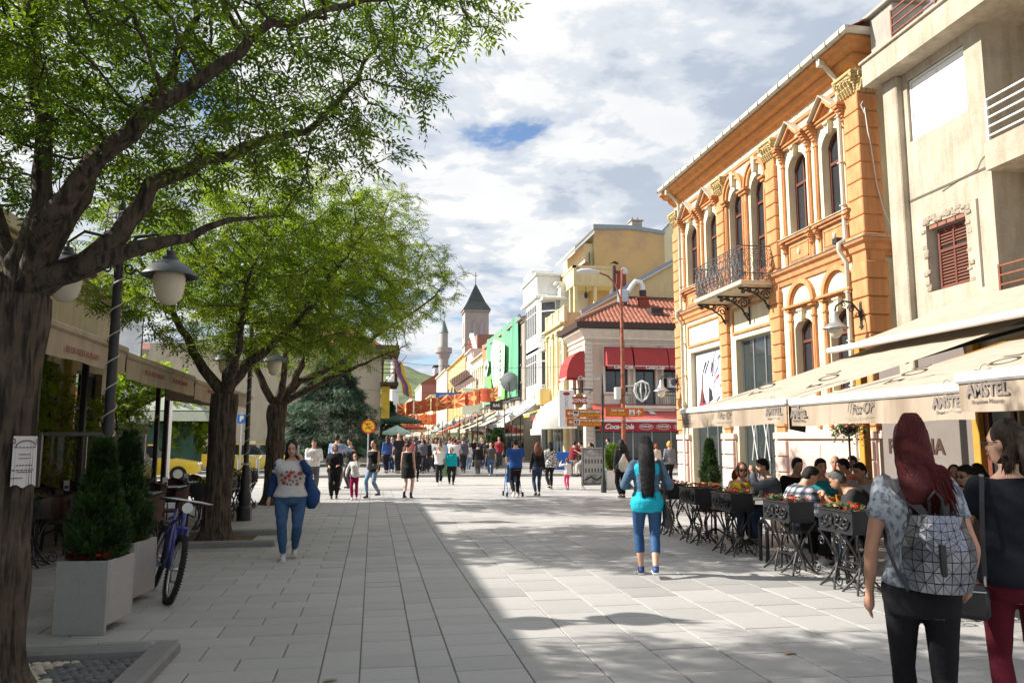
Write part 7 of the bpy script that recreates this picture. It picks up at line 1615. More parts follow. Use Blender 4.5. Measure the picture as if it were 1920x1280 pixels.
q.build('frame',MBLU,bk,True,world=False);q = MB()
for s_ in (-.055,.055): q.tube([(.35,s_,.72),(.44,s_,.52),(.53,s_,.335)],[.02,.019,.014],7)
q.tube([(.35,-.06,.72),(.35,.06,.72)],.022,6);q.build('fork',MBLU,bk,True,world=False)
q = MB();q.tube([(.30,0,.86),(.27,0,.98),(.31,0,1.0)],.016,6);q.tube([(.27,-.26,.99),(.31,-.13,1.0),(.32,0,1.0),(.31,.13,1.0),(.27,.26,.99)],.012,6);q.build('handlebar',MCHR,bk,True,world=False);q = MB()
for s_ in (-1,1): q.tube([(.28,s_*.17,.99),(.265,s_*.27,.985)],.017,6)
q.build('grips',MTYR,bk,world=False);q = MB();q.lathe([(.02,0),(.05,.015),(.055,.03)],n=12);o = q.build('headlight',MCHR,bk,world=False);o.location = (.36,0,.93);o.rotation_euler = (0,PI/2,0)
q = MB();q.tube([(-.22,0,.86),(-.24,0,.96)],.014,6);q.ball((-.27,0,.98),(.12,.07,.03),10,6);q.ball((-.15,0,.98),(.10,.03,.025),8,6);q.build('saddle',MTYR,bk,True,world=False);q = MB();q.lathe([(.085,0),(.085,.006)],n=20);o = q.build('chainring',MIG,bk,world=False);o.location = (-.08,.05,.28);o.rotation_euler = (PI/2,0,0)
q = MB();q.tube([(-.08,.07,.28),(.04,.08,.16)],.01,5);q.tube([(-.08,-.07,.28),(-.2,-.08,.40)],.01,5);q.bbox(0,.08,.14,.09,.17,.165,.005);q.bbox(-.25,-.17,.39,-.16,-.08,.415,.005);q.build('cranks',MIG,bk,world=False);bk.rotation_euler = (R(-11),0,R(-68))
# ---------------- beyond the terrace: cars, kiosk, tarp, buildings
def car(label,loc,rz,col,taxi=False,group=None):
    t0 = thing('parked_car',label,'car',loc,rz,group);mt = M('car_paint_%d%d%d' % tuple(int(c*99) for c in col),col,.3,var=.04,coat=.8,spec=.6)
    q = MB();sec = [(-2.05,.45,.72),(-1.95,.30,.86),(-1.2,.28,.92),(-.6,.28,.93),(.7,.28,.93),(1.2,.28,.88),(1.95,.30,.76),(2.1,.40,.62)]
    for x,zb,zt in sec:
        w_ = .84 if abs(x) < 1.9 else .74;q.v += [(x,-w_,zb),(x,-w_ - .03,(zb + zt)/2),(x,-w_ + .06,zt),(x,w_ - .06,zt),(x,w_ + .03,(zb + zt)/2),(x,w_,zb)]
    for i in range(len(sec) - 1):
        for j in range(6): q.f.append((i*6 + j,i*6 + (j + 1) % 6,(i + 1)*6 + (j + 1) % 6,(i + 1)*6 + j));q.m.append(0)
    q.f += [tuple(range(5,-1,-1)),tuple(42 + j for j in range(6))];q.m += [0,0];q.build('body',mt,t0,'auto',world=False)
    q = MB();q.v = [(-1.45,-.78,.9),(1.05,-.78,.9),(1.05,.78,.9),(-1.45,.78,.9),(-1.05,-.62,1.40),(.30,-.62,1.42),(.30,.62,1.42),(-1.05,.62,1.40)];q.f = [(0,1,5,4),(1,2,6,5),(2,3,7,6),(3,0,4,7)];q.m = [0]*4;q.build('windows',MGL,t0,world=False);q = MB();q.bbox(-1.08,-.64,1.395,.34,.64,1.45,.02)
    for x0,x1,xt,xb_ in ((-.42,-.34,0,0),): q.box(x0,-.77,.9,x1,-.60,1.4);q.box(x0,.60,.9,x1,.77,1.4)
    q.build('roof',mt,t0,world=False)
    for x in (-1.3,1.3):
        for y in (-.80,.80): q = MB();q.tube([(x,y - .09,.31),(x,y + .09,.31)],.31,18);wv = q.build('wheel',MTYR,t0,world=False);q = MB();q.tube([(x,y - .10,.31),(x,y + .10,.31)],.18,14);link('rim',q.mesh('rim',MCHR),wv)
    for y in (-.6,.6): q = MB();q.ball((2.03,y,.66),(.07,.16,.08),10,6);q.build('headlight',M('headlight_glass',(.7,.7,.7),.1),t0,world=False);q = MB();q.bbox(-2.08,y - .15,.62,-2.0,y + .15,.76,.02);q.build('tail_light',MRD,t0,world=False)
    if taxi: q = MB();q.bbox(-.3,-.25,1.45,-.1,.25,1.58,.02);q.build('taxi_sign',MSG,t0,world=False)
    return t0
TY = (.78,.55,.02)
car('yellow taxi seen low behind the waiter, its bonnet in the sun',(-8.9,33.5,0),R(8),TY,True);car('yellow taxi behind the hoop barriers, between the second and third ash trees',(-8.2,43.5,.0),R(195),TY,True);car('yellow taxi partly hidden by the third ash trunk',(-5.8,41.0,0),R(-20),TY,True);car('white car beyond the black wrapped stall',(-13.0,42,0),R(30),(.7,.7,.7));car('dark car next to the orange pole in the distance',(-13.2,36.5,0),R(80),(.04,.045,.05));car('silver car at the far end of the taxi rank',(-9.5,52,0),R(170),(.45,.47,.48))
tp_ = thing('wrapped_stall','market stall wrapped in shiny black plastic sheet beside the kiosk','covered stall',(-8.9,31.0,0));MPL = M('black_plastic_sheet',(.025,.027,.03),.25,var=.2,scale=5,bump=.8,bscale=7,spec=.6);q = MB();q.prism([(-9.9,0),(-8.0,0),(-8.1,.7),(-8.45,1.15),(-8.4,2.15),(-9.35,2.2),(-9.45,1.2)],30.4,31.9,'y');q.build('sheet',MPL,tp_);q = MB();q.bbox(-9.45,30.3,2.2,-8.3,32.0,2.3,.03);q.build('top_board',MIG,tp_)
ki = thing('kiosk','small kiosk with pale green pyramid roof behind the black wrapped stall','kiosk',(-9.3,40,0));q = MB();q.box(-10.3,39,0,-8.3,41,2.4);q.build('walls',MGC,ki);q = MB()
for r0,z0,r1,z1 in ((1.75,2.5,1.5,2.95),(1.45,3.0,.05,4.0)): q.v += [(-9.3 + sx*r0,40 + sy*r0,z0) for sx,sy in ((-1,-1),(1,-1),(1,1),(-1,1))] + [(-9.3 + sx*r1,40 + sy*r1,z1) for sx,sy in ((-1,-1),(1,-1),(1,1),(-1,1))]
for k in (0,8):
    for j in range(4): q.f.append((k + j,k + (j + 1) % 4,k + 4 + (j + 1) % 4,k + 4 + j));q.m.append(0)
q.build('roof',M('pale_green_roof',(.33,.36,.28),.7,var=.15),ki);q = MB();q.ball((-9.3,40,4.05),.12,8,6);q.build('finial',MIR,ki)
q = MB();q.tube([(-7.6,31.5,0),(-7.6,31.5,3.2)],.10,8);tag(q.build('white_pole',MSG),'thick white pole right of the black wrapped stall','pole');q = MB();q.tube([(-9.9,29,0),(-9.9,29,2.1)],.07,8);tag(q.build('orange_pole',M('orange_paint',(.62,.10,.02),.5)),'short orange pole left of the black wrapped stall','pole')
bs = thing('parking_sign','blue square street sign above the taxi rank','road sign',(-6.0,38,0));q = MB();q.tube([(-6,38,0),(-6,38,2.9)],.035,6);q.build('pole',M('galvanised'),bs);q = MB();q.bbox(-6.2,37.9,2.4,-5.8,37.94,2.8,.01);q.build('plate',M('sign_blue'),bs);text(bs,'P',.33,MSW,(-6,37.89,2.6),'-y',bold=.02)
for i,x in enumerate((-7.0,-6.4,-5.6,-5.0)):
    q = MB();q.tube([(x,36.8,0),(x,36.8,.8),(x + .1,36.8,.95),(x + .4,36.8,.95),(x + .5,36.8,.8),(x + .5,36.8,0)],.03,6);tag(q.build('hoop_barrier',M('galvanised')),'steel hoop barrier in front of the taxi rank, %s from the left' % ['first','second','third','fourth'][i],'barrier','steel hoop barriers by the taxi rank')
for i in range(2):
    t0 = thing('traffic_cone','grey and yellow traffic cone on the crossing, %s one' % ['left','right'][i],'traffic cone',(-4.8 + i*.45,28,0));q = MB();q.lathe([(.2,0),(.2,.03),(.13,.05),(.04,.62)],n=12);q.build('cone',MSG,t0,world=False);q = MB();q.lathe([(.112,.18),(.088,.32)],n=12);q.build('band',MSY,t0,world=False)
bb = front('white modern commercial block across the square',0,22,0,6.8,(.58,.58,.57),1,7,ww=1.9,wh=1.5,name='commercial_block',roofz=0,floor=3.0);bb.location = (-3.0,66,0);bb.rotation_euler = (0,0,R(90))
b2 = front('pale apartment block with balconies left of the banner sheet',0,20,0,8.2,(.50,.44,.36),1,6,ww=1.2,wh=1.6,name='apartment_block',roofz=0);b2.location = (-13.0,60,0);b2.rotation_euler = (0,0,R(90));b3 = front('low red roofed house far left behind the trees',0,16,0,9.5,(.55,.50,.44),2,6,name='house',roofz=2.5);b3.location = (-20,84,0);b3.rotation_euler = (0,0,R(90))
sb = thing('building_wrap','white plastic building wrap with blue letters covering a facade','banner',(-17.5,56,0));q = MB()
for i in range(16): q.quad((-19.4 + i*.24,56 + .15*math.sin(i),3),(-19.16 + i*.24,56 + .15*math.sin(i + 1),3),(-19.16 + i*.24,56 + .15*math.sin(i + 1),12),(-19.4 + i*.24,56 + .15*math.sin(i),12))
q.build('sheet',M('white_wrap',(.60,.62,.64),.6,var=.15,scale=1.5,bump=.5,bscale=4),sb,True);text(sb,'ALUMIL',1.5,M('wrap_blue',(.10,.35,.65),.6),(-18.6,55.8,7),'-y',sx=.8);KIDS[sb.name][-1].rotation_euler = (PI/2,-PI/2,0);q = MB();q.tube([(-19.4,56.3,0),(-19.4,56.3,12)],.05,5);q.tube([(-15.6,56.3,0),(-15.6,56.3,12)],.05,5);q.build('scaffold',MIG,sb)
# hillside houses under the ridge
for i in range(46):
    x = rnd.uniform(4,62);y = rnd.uniform(640,860);z = hz(x,y)
    s_ = rnd.uniform(5,9);t0 = thing('hillside_house','tiny red roofed house on the slope of the green hill','house',(x,y,z - 1),rnd.uniform(-.4,.4),'tiny houses on the hillside');q = MB();q.box(-s_/2,-4,0,s_/2,4,5.5);q.build('walls',M('hill_house_wall',(.5,.42,.36),.9,rand=.3),t0,world=False);q = MB();q.prism([(-s_/2 - .5,5.5),(s_/2 + .5,5.5),(0,8)],-4.5,4.5,'y');q.build('roof',M('hill_house_roof',(.34,.13,.09),.9,rand=.3),t0,world=False)
# ================================================================ people
JOBS = []
def job(obj,mb,mat,vox,it=4,fac=.5,wrinkle=0.0,seed=0,holder=None): JOBS.append((obj,mb,mat,vox,it,fac,wrinkle,seed))
def run_jobs():
    tmp = []
    for obj,mb,mat,vox,it,fac,wr,seed in JOBS:
        me = bpy.data.meshes.new('tmp');me.from_pydata(mb.v,[],mb.f);o = bpy.data.objects.new('tmp',me);TMP.collection.objects.link(o)
        m_ = o.modifiers.new('r','REMESH');m_.mode = 'VOXEL';m_.voxel_size = vox;m_.use_smooth_shade = True
        s_ = o.modifiers.new('s','SMOOTH');s_.factor = fac;s_.iterations = it;tmp.append(o)
    TMP.view_layers[0].update();dg = TMP.view_layers[0].depsgraph
    for o,(obj,mb,mat,vox,it,fac,wr,seed) in zip(tmp,JOBS):
        me = bpy.data.meshes.new_from_object(o.evaluated_get(dg));me.name = obj.name;me.materials.clear();me.materials.append(mat)
        if wr:
            n = len(me.vertices);co = np.empty(n*3,np.float32);no = np.empty(n*3,np.float32);me.vertices.foreach_get('co',co);me.vertices.foreach_get('normal',no);co = co.reshape(-1,3);no = no.reshape(-1,3)
            d = np.array([mnoise.noise(Vector((c[0]*7 + seed,c[1]*7,c[2]*13 + c[0]*5))) + .5*mnoise.noise(Vector((c[0]*16,c[1]*16 + seed,c[2]*30))) for c in co]);co += no*(d*wr)[:,None];me.vertices.foreach_set('co',co.ravel())
        me.polygons.foreach_set('use_smooth',[True]*len(me.polygons));old = obj.data;obj.data = me;me.update()
    for o in tmp: d = o.data;bpy.data.objects.remove(o);bpy.data.meshes.remove(d)
    JOBS.clear()
def skin(n=0): return M('skin_%d' % n,[(.52,.30,.21),(.46,.25,.165),(.38,.20,.13),(.55,.34,.25)][n % 4],.5,var=.08,scale=8,spec=.35)
def cloth(c,rough=.85,bump=.25,var=.12): return M('cloth_%d_%d_%d' % tuple(int(q*200) for q in c),c,rough,var=var,scale=7,bump=bump,bscale=60,spec=.2)
def hairm(c): return M('hair_%d_%d_%d' % tuple(int(q*300) for q in c),c,.55,var=.4,scale=14,bump=.5,bscale=70,spec=.25)
def loft(mb,rings,n=14):
    """rings: (centre, rx, ry, rot about x)"""
    b_ = len(mb.v)
    for c,rx,ry,a in rings:
        ca,sa_ = math.cos(a),math.sin(a)
        for j in range(n):
            t = 2*PI*j/n;x,y = rx*math.cos(t),ry*math.sin(t);mb.v.append((c[0] + x,c[1] + y*ca,c[2] - y*sa_))
    k = len(rings)
    for i in range(k - 1):
        for j in range(n): mb.f.append((b_ + i*n + j,b_ + i*n + (j + 1) % n,b_ + (i + 1)*n + (j + 1) % n,b_ + (i + 1)*n + j));mb.m.append(0)
    mb.f += [tuple(b_ + j for j in range(n - 1,-1,-1)),tuple(b_ + (k - 1)*n + j for j in range(n))];mb.m += [0,0]
def ik(A,T,l1,l2,pole):
    A,T = Vector(A),Vector(T);d = T - A;L_ = d.length
    if L_ > (l1 + l2)*.998: T = A + d*((l1 + l2)*.998/L_);d = T - A;L_ = d.length
    d.normalize();a = (l1*l1 - l2*l2 + L_*L_)/(2*L_);h = math.sqrt(max(0,l1*l1 - a*a));p = Vector(pole);p -= d*p.dot(d)
    if p.length < 1e-4: p = Vector((0,1,0))
    return A + d*a + p.normalized()*h,T
TOR = {'f': [(.80,.150,.110,0),(.86,.168,.124,-.012),(.93,.172,.124,-.012),(1.01,.142,.105,0),(1.08,.122,.092,.004),(1.17,.132,.10,.01),(1.27,.150,.122,.022),(1.34,.158,.102,.008),(1.395,.145,.074,-.004),(1.425,.085,.056,-.008),(1.45,.055,.052,-.004)],
       'm': [(.80,.150,.108,0),(.86,.160,.116,-.008),(.93,.158,.113,-.006),(1.01,.148,.106,0),(1.10,.150,.108,.004),(1.19,.162,.114,.006),(1.28,.178,.120,.006),(1.35,.186,.108,0),(1.40,.165,.080,-.006),(1.435,.095,.062,-.008),(1.46,.062,.058,-.004)]}
def person(label,loc,rz,H=1.68,sex='f',bulk=1.0,lean=0.0,sit=False,stride=0.0,side=1,arms=(None,None),head=(0,0),top=None,bottom=None,shoes=(.03,.03,.03),hair=('short',(.02,.014,.01),.3),sk=0,lod=1,feet=None,group=None,pel=None,glasses=False,boots=0.0,face=None,turn=0.0,child=False):
    """facing local +Y; arms: wrist targets (left is -x); head: yaw, pitch"""
    t0 = thing('person',label,'person',loc,rz,group);s = H/1.7;bulk *= 1.08;vox = (.0135,.025,.030,.042)[lod]*s;it = (5,3,2,1)[lod];hs = 1.24 if child else 1.05
    pz = .93 if not sit else .52
    if pel: pz = pel
    if stride and not sit: pz -= abs(stride)*.10
    P0 = Vector((0,0,pz));Rl = Matrix.Rotation(-lean,3,'X')
    def W(x,y,z):                                   # torso space (z measured as standing height) to body space
        v = Vector((x,y,z - .93));f = min(1,max(0,(z - .90)/.25)) if lean else 1
        return P0 + (v.lerp(Rl @ v,f) if lean else v)
    K = TOR[sex];bk_ = 1 + (bulk - 1)*.9
    def torso(mb,z0,z1,inf,flare=0.0):
        rs = [];zs = sorted({z0,z1,*[k[0] for k in K if z0 < k[0] < z1]})
        for z in zs:
            for a,b_ in zip(K[:-1],K[1:]):
                if a[0] <= z <= b_[0]: f = (z - a[0])/(b_[0] - a[0]);rx,ry,yo = [a[i] + (b_[i] - a[i])*f for i in (1,2,3)];break
            else: rx,ry,yo = (K[0] if z < K[0][0] else K[-1])[1:4]
            m_ = bk_ if z < 1.38 else 1 + (bulk - 1)*.4;fl_ = flare*max(0,(1.05 - z)) if flare else 0
            c = W(0,yo,z);rs.append((c,rx*m_ + inf + fl_,ry*m_*(1 + (bulk - 1)*.3) + inf + fl_,lean*min(1,max(0,(z - .9)/.25))));
        loft(mb,rs,20 if lod < 2 else 14)
    # joints
    sw = (.152 if sex == 'f' else .185)*(1 + (bulk - 1)*.25);hip = .085*bk_
    jl = {}
    for sd,k in ((-1,0),(1,1)):
        sh = W(sd*sw,-.008,1.375);tgt = arms[k]
        if tgt is None: tgt = Vector((sd*(sw + .07),stride*.30*(-sd*side) + .03,(sh.z - .535)))
        hi_ = Vector(tgt).z > sh.z - .3;el,wr = ik(sh,tgt,.285,.245,(sd*.55,-.25,-1) if hi_ else (sd*.5,-1,-.2));jl['sh',k],jl['el',k],jl['wr',k] = sh,el,wr
        hp = P0 + Vector((sd*hip,0,-.03))
        if feet: an = Vector(feet[k])
        elif sit: an = Vector((sd*.11,.38,.08))
        else: fr = stride*sd*side;an = Vector((sd*.075,fr,.08 + (max(0,-fr)*.35 if stride else 0)))
        kn,an = ik(hp,an,.43,.435,(sd*.08,1,.1));jl['hp',k],jl['kn',k],jl['an',k] = hp,kn,an
    nk = W(0,-.005,1.44);hd0 = W(0,.018,1.60);Rh = Matrix.Rotation(-head[0],3,'Z') @ Matrix.Rotation(-(head[1] + lean*.55),3,'X')
    def Hd(x,y,z): return hd0 + Rh @ Vector((x*hs,y*hs,z*hs))
    mb = MB();torso(mb,.80,1.45,0.0)
    mb.tube([W(0,-.008,1.41),hd0 + Rh @ Vector((0,-.02,-.06))],[.055 if sex == 'f' else .064,.048 if sex == 'f' else .057],12)
    def hball(mb,c,r,n=16,m=11):
        t_ = MB();t_.ball((0,0,0),r,n,m);mb.add([Hd(c[0] + v[0],c[1] + v[1],c[2] + v[2]) for v in t_.v],t_.f)
    hball(mb,(0,-.005,.018),(.071,.090,.095));hball(mb,(0,.022,-.035),(.058,.066,.075));hball(mb,(0,.052,-.075),(.034,.032,.028))
    if lod < 3: hball(mb,(0,.092,-.018),(.012,.020,.020),8,6);hball(mb,(0,.086,.005),(.009,.012,.03),8,6)
    if lod < 2:
        for sd in (-1,1): hball(mb,(sd*.072,-.005,-.01),(.011,.02,.032),8,6);hball(mb,(sd*.036,.062,-.028),(.022,.018,.02),8,6)
        hball(mb,(0,.078,.03),(.045,.014,.012),8,6);hball(mb,(0,.082,-.052),(.022,.012,.011),8,6)
    th = (.082 if sex == 'f' else .078)*bk_;aw = (.040 if sex == 'f' else .045)*(1 + (bulk - 1)*.8)
    def limb(mb,a,b_,r0,r1,bul=0.0,inf=0.0,f1=1.0,ball=True):
        a,b_ = Vector(a),Vector(b_);e = a.lerp(b_,f1);pts = [a.lerp(e,t) for t in (0,.25,.5,.75,1)];rr_ = [(r0 + (r1 - r0)*t*f1 + bul*math.sin(PI*min(1,t*f1*1.25)) + inf) for t in (0,.25,.5,.75,1)]
        mb.tube(pts,rr_,12 if lod < 2 else 8)
        if ball:
            mb.ball(a,rr_[0],10,7)
            if f1 >= .999: mb.ball(e,rr_[-1],10,7)
    for k,sd in ((0,-1),(1,1)):
        limb(mb,jl['hp',k],jl['kn',k],th,.052*(1 + (bulk - 1)*.6));limb(mb,jl['kn',k],jl['an',k],.050*(1 + (bulk - 1)*.5),.034,.010)
        f_ = Vector(jl['an',k]);mb.tube([f_ + Vector((0,-.03,-.03)),f_ + Vector((0,.05,-.045)),f_ + Vector((0,.13,-.055))],[.034,.034,.02],8)
        limb(mb,jl['sh',k],jl['el',k],aw*1.12,aw*.82,.004);limb(mb,jl['el',k],jl['wr',k],aw*.84,.024,.006)
        # hand with fingers
        d = (Vector(jl['wr',k]) - Vector(jl['el',k])).normalized();w_ = Vector(jl['wr',k]);inw = Vector((-sd,0,0)) if abs(d.z) > .5 else Vector((0,0,-1));pn = (inw - d*inw.dot(d)).normalized();ac = d.cross(pn).normalized()
        if ac.y < 0: ac = -ac
        mb.tube([w_,w_ + d*.03,w_ + d*.065,w_ + d*.085],[.024,.030,.033,.026],8)
        if lod < 2:
            for q_ in range(4):
                o_ = ac*(.026 - .0175*q_);ln_ = (.062,.07,.066,.052)[q_];b0 = w_ + d*.078 + o_;mb.tube([b0 - d*.02,b0,b0 + d*ln_*.5 + pn*.008,b0 + d*ln_*.85 + pn*.028],[.0095,.0092,.0085,.0065],6)
            b0 = w_ + d*.02 + ac*.026;mb.tube([b0,b0 + ac*.018 + d*.025 + pn*.01,b0 + ac*.022 + d*.055 + pn*.018],[.012,.0105,.008],6)
        else: mb.tube([w_ + d*.07,w_ + d*.12 + pn*.01,w_ + d*.15 + pn*.02],[.028,.022,.012],6)
    def child_(name,mb_,mat,v_=vox,it_=it,wr=0.0,par=t0):
        mb_.v = [(a*s,b_*s,c*s) for a,b_,c in mb_.v];me = bpy.data.meshes.new(name);o = link(name,me,par);job(o,mb_,mat,v_,it_,.5,wr,len(JOBS) % 17);return o
    child_('body',mb,skin(sk),(.0108,.0168,.024,.038)[lod]*s)
    def raw(name,mb_,mat,smooth='auto'):
        mb_.v = [(a*s,b_*s,c*s) for a,b_,c in mb_.v];return mb_.build(name,mat,t0,smooth,world=False)
    # eyes, brows, mouth
    if face or lod < 2:
        q = MB()
        for sd in (-1,1): hball(q,(sd*.028,.0795,.004),(.011,.006,.006),8,6)
        raw('eyes',q,M('eye_dark',(.03,.02,.015),.2));q = MB()
        for sd in (-1,1): q.tube([Hd(sd*.014,.089,.026),Hd(sd*.030,.088,.031),Hd(sd*.046,.078,.024)],.0035,5)
        raw('eyebrows',q,hairm(hair[1] if hair[0] != 'bald' else (.03,.02,.015)));q = MB();q.tube([Hd(-.022,.086,-.052),Hd(-.008,.0955,-.048),Hd(.008,.0955,-.048),Hd(.022,.086,-.052)],[.003,.006,.006,.003],6);q.tube([Hd(-.018,.087,-.056),Hd(0,.094,-.059),Hd(.018,.087,-.056)],[.003,.0065,.003],6);raw('lips',q,M('lips',(.40,.12,.10) if sex == 'f' else (.38,.18,.14),.4))
    if glasses:
        q = MB()
        for sd in (-1,1): hball(q,(sd*.033,.092,.002),(.024,.006,.019),10,6);q.tube([Hd(sd*.055,.085,.006),Hd(sd*.077,.0,.006)],.003,4)
        q.tube([Hd(-.01,.098,.008),Hd(.01,.098,.008)],.003,4);raw('sunglasses',q,M('dark_lens',(.01,.01,.015),.08,spec=.8))
    inf = .013
    # trousers, skirt
    if bottom:
        kind,bc_,hem,loose = bottom;q = MB();mt_ = bc_ if not isinstance(bc_,tuple) else cloth(bc_)
        if kind in ('trousers','leggings'):
            torso(q,.80,1.03,.008 + loose*.3)
            for k in (0,1):
                limb(q,jl['hp',k],jl['kn',k],th,.052*(1 + (bulk - 1)*.6),0,.008 + loose*.5,min(1,hem*2))
                if hem > .5: limb(q,jl['kn',k],jl['an',k],.050*(1 + (bulk - 1)*.5),.034,.010,.007 + loose*.9,(hem - .5)*2*.985)
            child_('trousers' if kind == 'trousers' else 'leggings',q,mt_,wr=.0055 if (lod < 2 and kind == 'trousers') else (.002 if lod < 2 else 0))
        else:
            z1 = hem;rs = [(P0 + Vector((0,0,.10)),.14*bk_ + inf,.105*bk_ + inf,0),(P0 + Vector((0,0,-.03)),.178*bk_ + inf,.135*bk_ + inf,0),(P0 + Vector((0,0,(z1 - .93)*.5)),.18*bk_ + inf + loose*.5,.145*bk_ + inf + loose*.5,0),(P0 + Vector((0,0,z1 - .93)),.175*bk_ + inf + loose,.145*bk_ + inf + loose,0)];loft(q,rs,20);child_('skirt',q,mt_,wr=.004 if lod < 2 else 0)
    if top:
        tc_,slv,hem,loose = top;q = MB();mt_ = tc_ if not isinstance(tc_,tuple) else cloth(tc_)
        torso(q,hem,1.425 if slv > 0 else 1.40,inf + loose,flare=loose*1.2)
        if slv > 0:
            for k in (0,1):
                limb(q,jl['sh',k],jl['el',k],aw*1.12,aw*.82,.004,inf + loose*.6,min(1,slv*2))
                if slv > .5: limb(q,jl['el',k],jl['wr',k],aw*.84,.026,.006,inf*.8 + loose*.6,(slv - .5)*2*.98)
        child_('top',q,mt_,wr=.008 if lod < 2 else 0)
    # shoes
    if shoes is not None:
        for k in (0,1):
            a_ = Vector(jl['an',k]);q = MB();up_ = .02 + boots
            q.tube([a_ + Vector((0,-.055,-.045)),a_ + Vector((0,.0,-.038)),a_ + Vector((0,.08,-.045)),a_ + Vector((0,.15,-.055)),a_ + Vector((0,.185,-.060))],[.030,.044,.040,.036,.020],10);q.tube([a_ + Vector((0,0,-.05)),a_ + Vector((0,-.002,up_))],[.042,.043],10)
            child_('shoe',q,shoes if not isinstance(shoes,tuple) else M('shoe_%d_%d_%d' % tuple(int(c*99) for c in shoes),shoes,.55,var=.1),max(vox*.8,.010));q = MB();q.bbox(a_.x - .040,a_.y - .075,a_.z - .083,a_.x + .040,a_.y + .195,a_.z - .062,.006);raw('sole',q,M('sole_pale' if lod < 2 else 'sole_dark',(.5,.5,.48) if lod < 2 else (.08,.08,.08),.7))
    # hair
    st,hc,hl_ = hair;hm = hairm(hc)
    if st != 'bald':
        q = MB();hball(q,(0,-.016,.030),(.080,.090,.094));hball(q,(0,-.038,.0),(.079,.072,.085))
        if st == 'short': hball(q,(0,.03,.082),(.060,.050,.034));child_('hair',q,hm,vox*.8)
        else:
            if st in ('long','curly'):
                for sd in (-1,1): hball(q,(sd*.064,.004,-.02),(.028,.055,.10))
                wv = .005 if st == 'long' else .02;wd = .088 if st == 'long' else .12;top_ = Hd(0,-.05,.0);bot = W(0,-.125 - .02*bulk,1.60 - hl_);n_ = 6;rs = []
                for i in range(n_ + 1):
                    f = i/n_;c = top_.lerp(bot,f);c.y -= .035*math.sin(PI*f);rs.append((c,wd*(1 + .25*math.sin(PI*f))*(1 - .45*f ** 3),.052*(1 - .55*f*f),lean))
                loft(q,rs,14)
            elif st == 'pony':
                c0 = Hd(0,-.10,.05);q.ball(c0,.032*hs,8,6);q.tube([c0,c0 + Vector((0,-.05,-.02)),c0 + Vector((0,-.07,-hl_*.5)),c0 + Vector((0,-.05,-hl_))],[.02,.032,.035,.012],8)
            elif st == 'bob':
                for sd in (-1,1): hball(q,(sd*.06,.01,-.02),(.035,.06,.09))
                hball(q,(0,-.05,-.03),(.09,.07,.10))
            elif st == 'bun': c0 = Hd(0,-.08,.07);q.ball(c0,.045*hs,8,6)
            child_('hair',q,hm,vox*.8,wr=.006 if lod < 2 else 0)
    t0['_s'] = s;J = {k: Vector(v)*s for k,v in jl.items()};t0_info[t0.name] = dict(J=J,W=lambda x,y,z: W(x,y,z)*s,Hd=lambda x,y,z: Hd(x,y,z)*s,s=s,bulk=bk_);del t0['_s']
    return t0
t0_info = {}
def strands(t0,n,L0,L1,mat,rad=.0038,wd=.10,seed=1,back=-.10,spread=1.0,swirl=.0,outl=.0):
    """long loose hair made of tapering locks over the hair mass"""
    I = t0_info[t0.name];s = I['s'];q = MB();rr = random.Random(seed)
    for _ in range(n):
        a = rr.uniform(-1.25,1.25);el = rr.uniform(.0,1.0);st = I['Hd'](.083*math.sin(a)*(.3 + .7*el),-.016 - .094*math.cos(a)*(.25 + .75*el),.030 + .098*(1 - el*el*.9));ln_ = rr.uniform(L0,L1);x1 = math.sin(a)*wd*rr.uniform(.7,1.15)
        p2 = I['W'](math.sin(a)*wd*1.05,back - .045*math.cos(a)*1.0,1.50);p3 = I['W'](x1*spread + outl,back - .045 - .01*rr.random(),1.60 - ln_*.62);p4 = I['W'](x1*spread*1.02 + outl*1.6 + rr.gauss(0,.012),back - .045 + rr.uniform(-.01,.012),1.60 - ln_)
        hp_ = I['Hd'](.088*math.sin(a),-.03 - .09*math.cos(a),-.01);r0 = rad*rr.uniform(.7,1.5)*s;q.tube([st,hp_,p2,p3,p4],[r0*.6,r0,r0*1.1,r0,r0*.25],5)
    return q.build('hair_locks',mat,t0,True,world=False)
def G(px,py):       # ground point seen at a spot of the photograph, used once to survey where people stand
    f = 1470.;th = R(7.211);ps = R(9.952);a = (px - 960)/f;b_ = (640 - py)/f
    F = Vector((math.sin(ps)*math.cos(th),math.cos(ps)*math.cos(th),math.sin(th)));Rt = Vector((math.cos(ps),-math.sin(ps),0));U = Rt.cross(F);r = F + Rt*a + U*b_;return r
def spot(px,fy,hy=None):
    r = G(px,fy);t = -1.6/r.z;X,Y = r.x*t,r.y*t
    if hy is None: return (X,Y,0),None
    r2_ = G(px,hy);dist = math.hypot(X,Y);t2 = dist/math.hypot(r2_.x,r2_.y);return (X,Y,0),1.6 + r2_.z*t2
def at_depth(px,d): r = G(px,780);return (r.x*d,r.y*d,0)
MPLAID = bpy.data.materials.new('plaid_cloth');MPLAID.use_nodes = True;_t = MPLAID.node_tree;_b = _t.nodes['Principled BSDF'];_b.inputs['Roughness'].default_value = .85;_tc = _t.nodes.new('ShaderNodeTexCoord');_fs = []
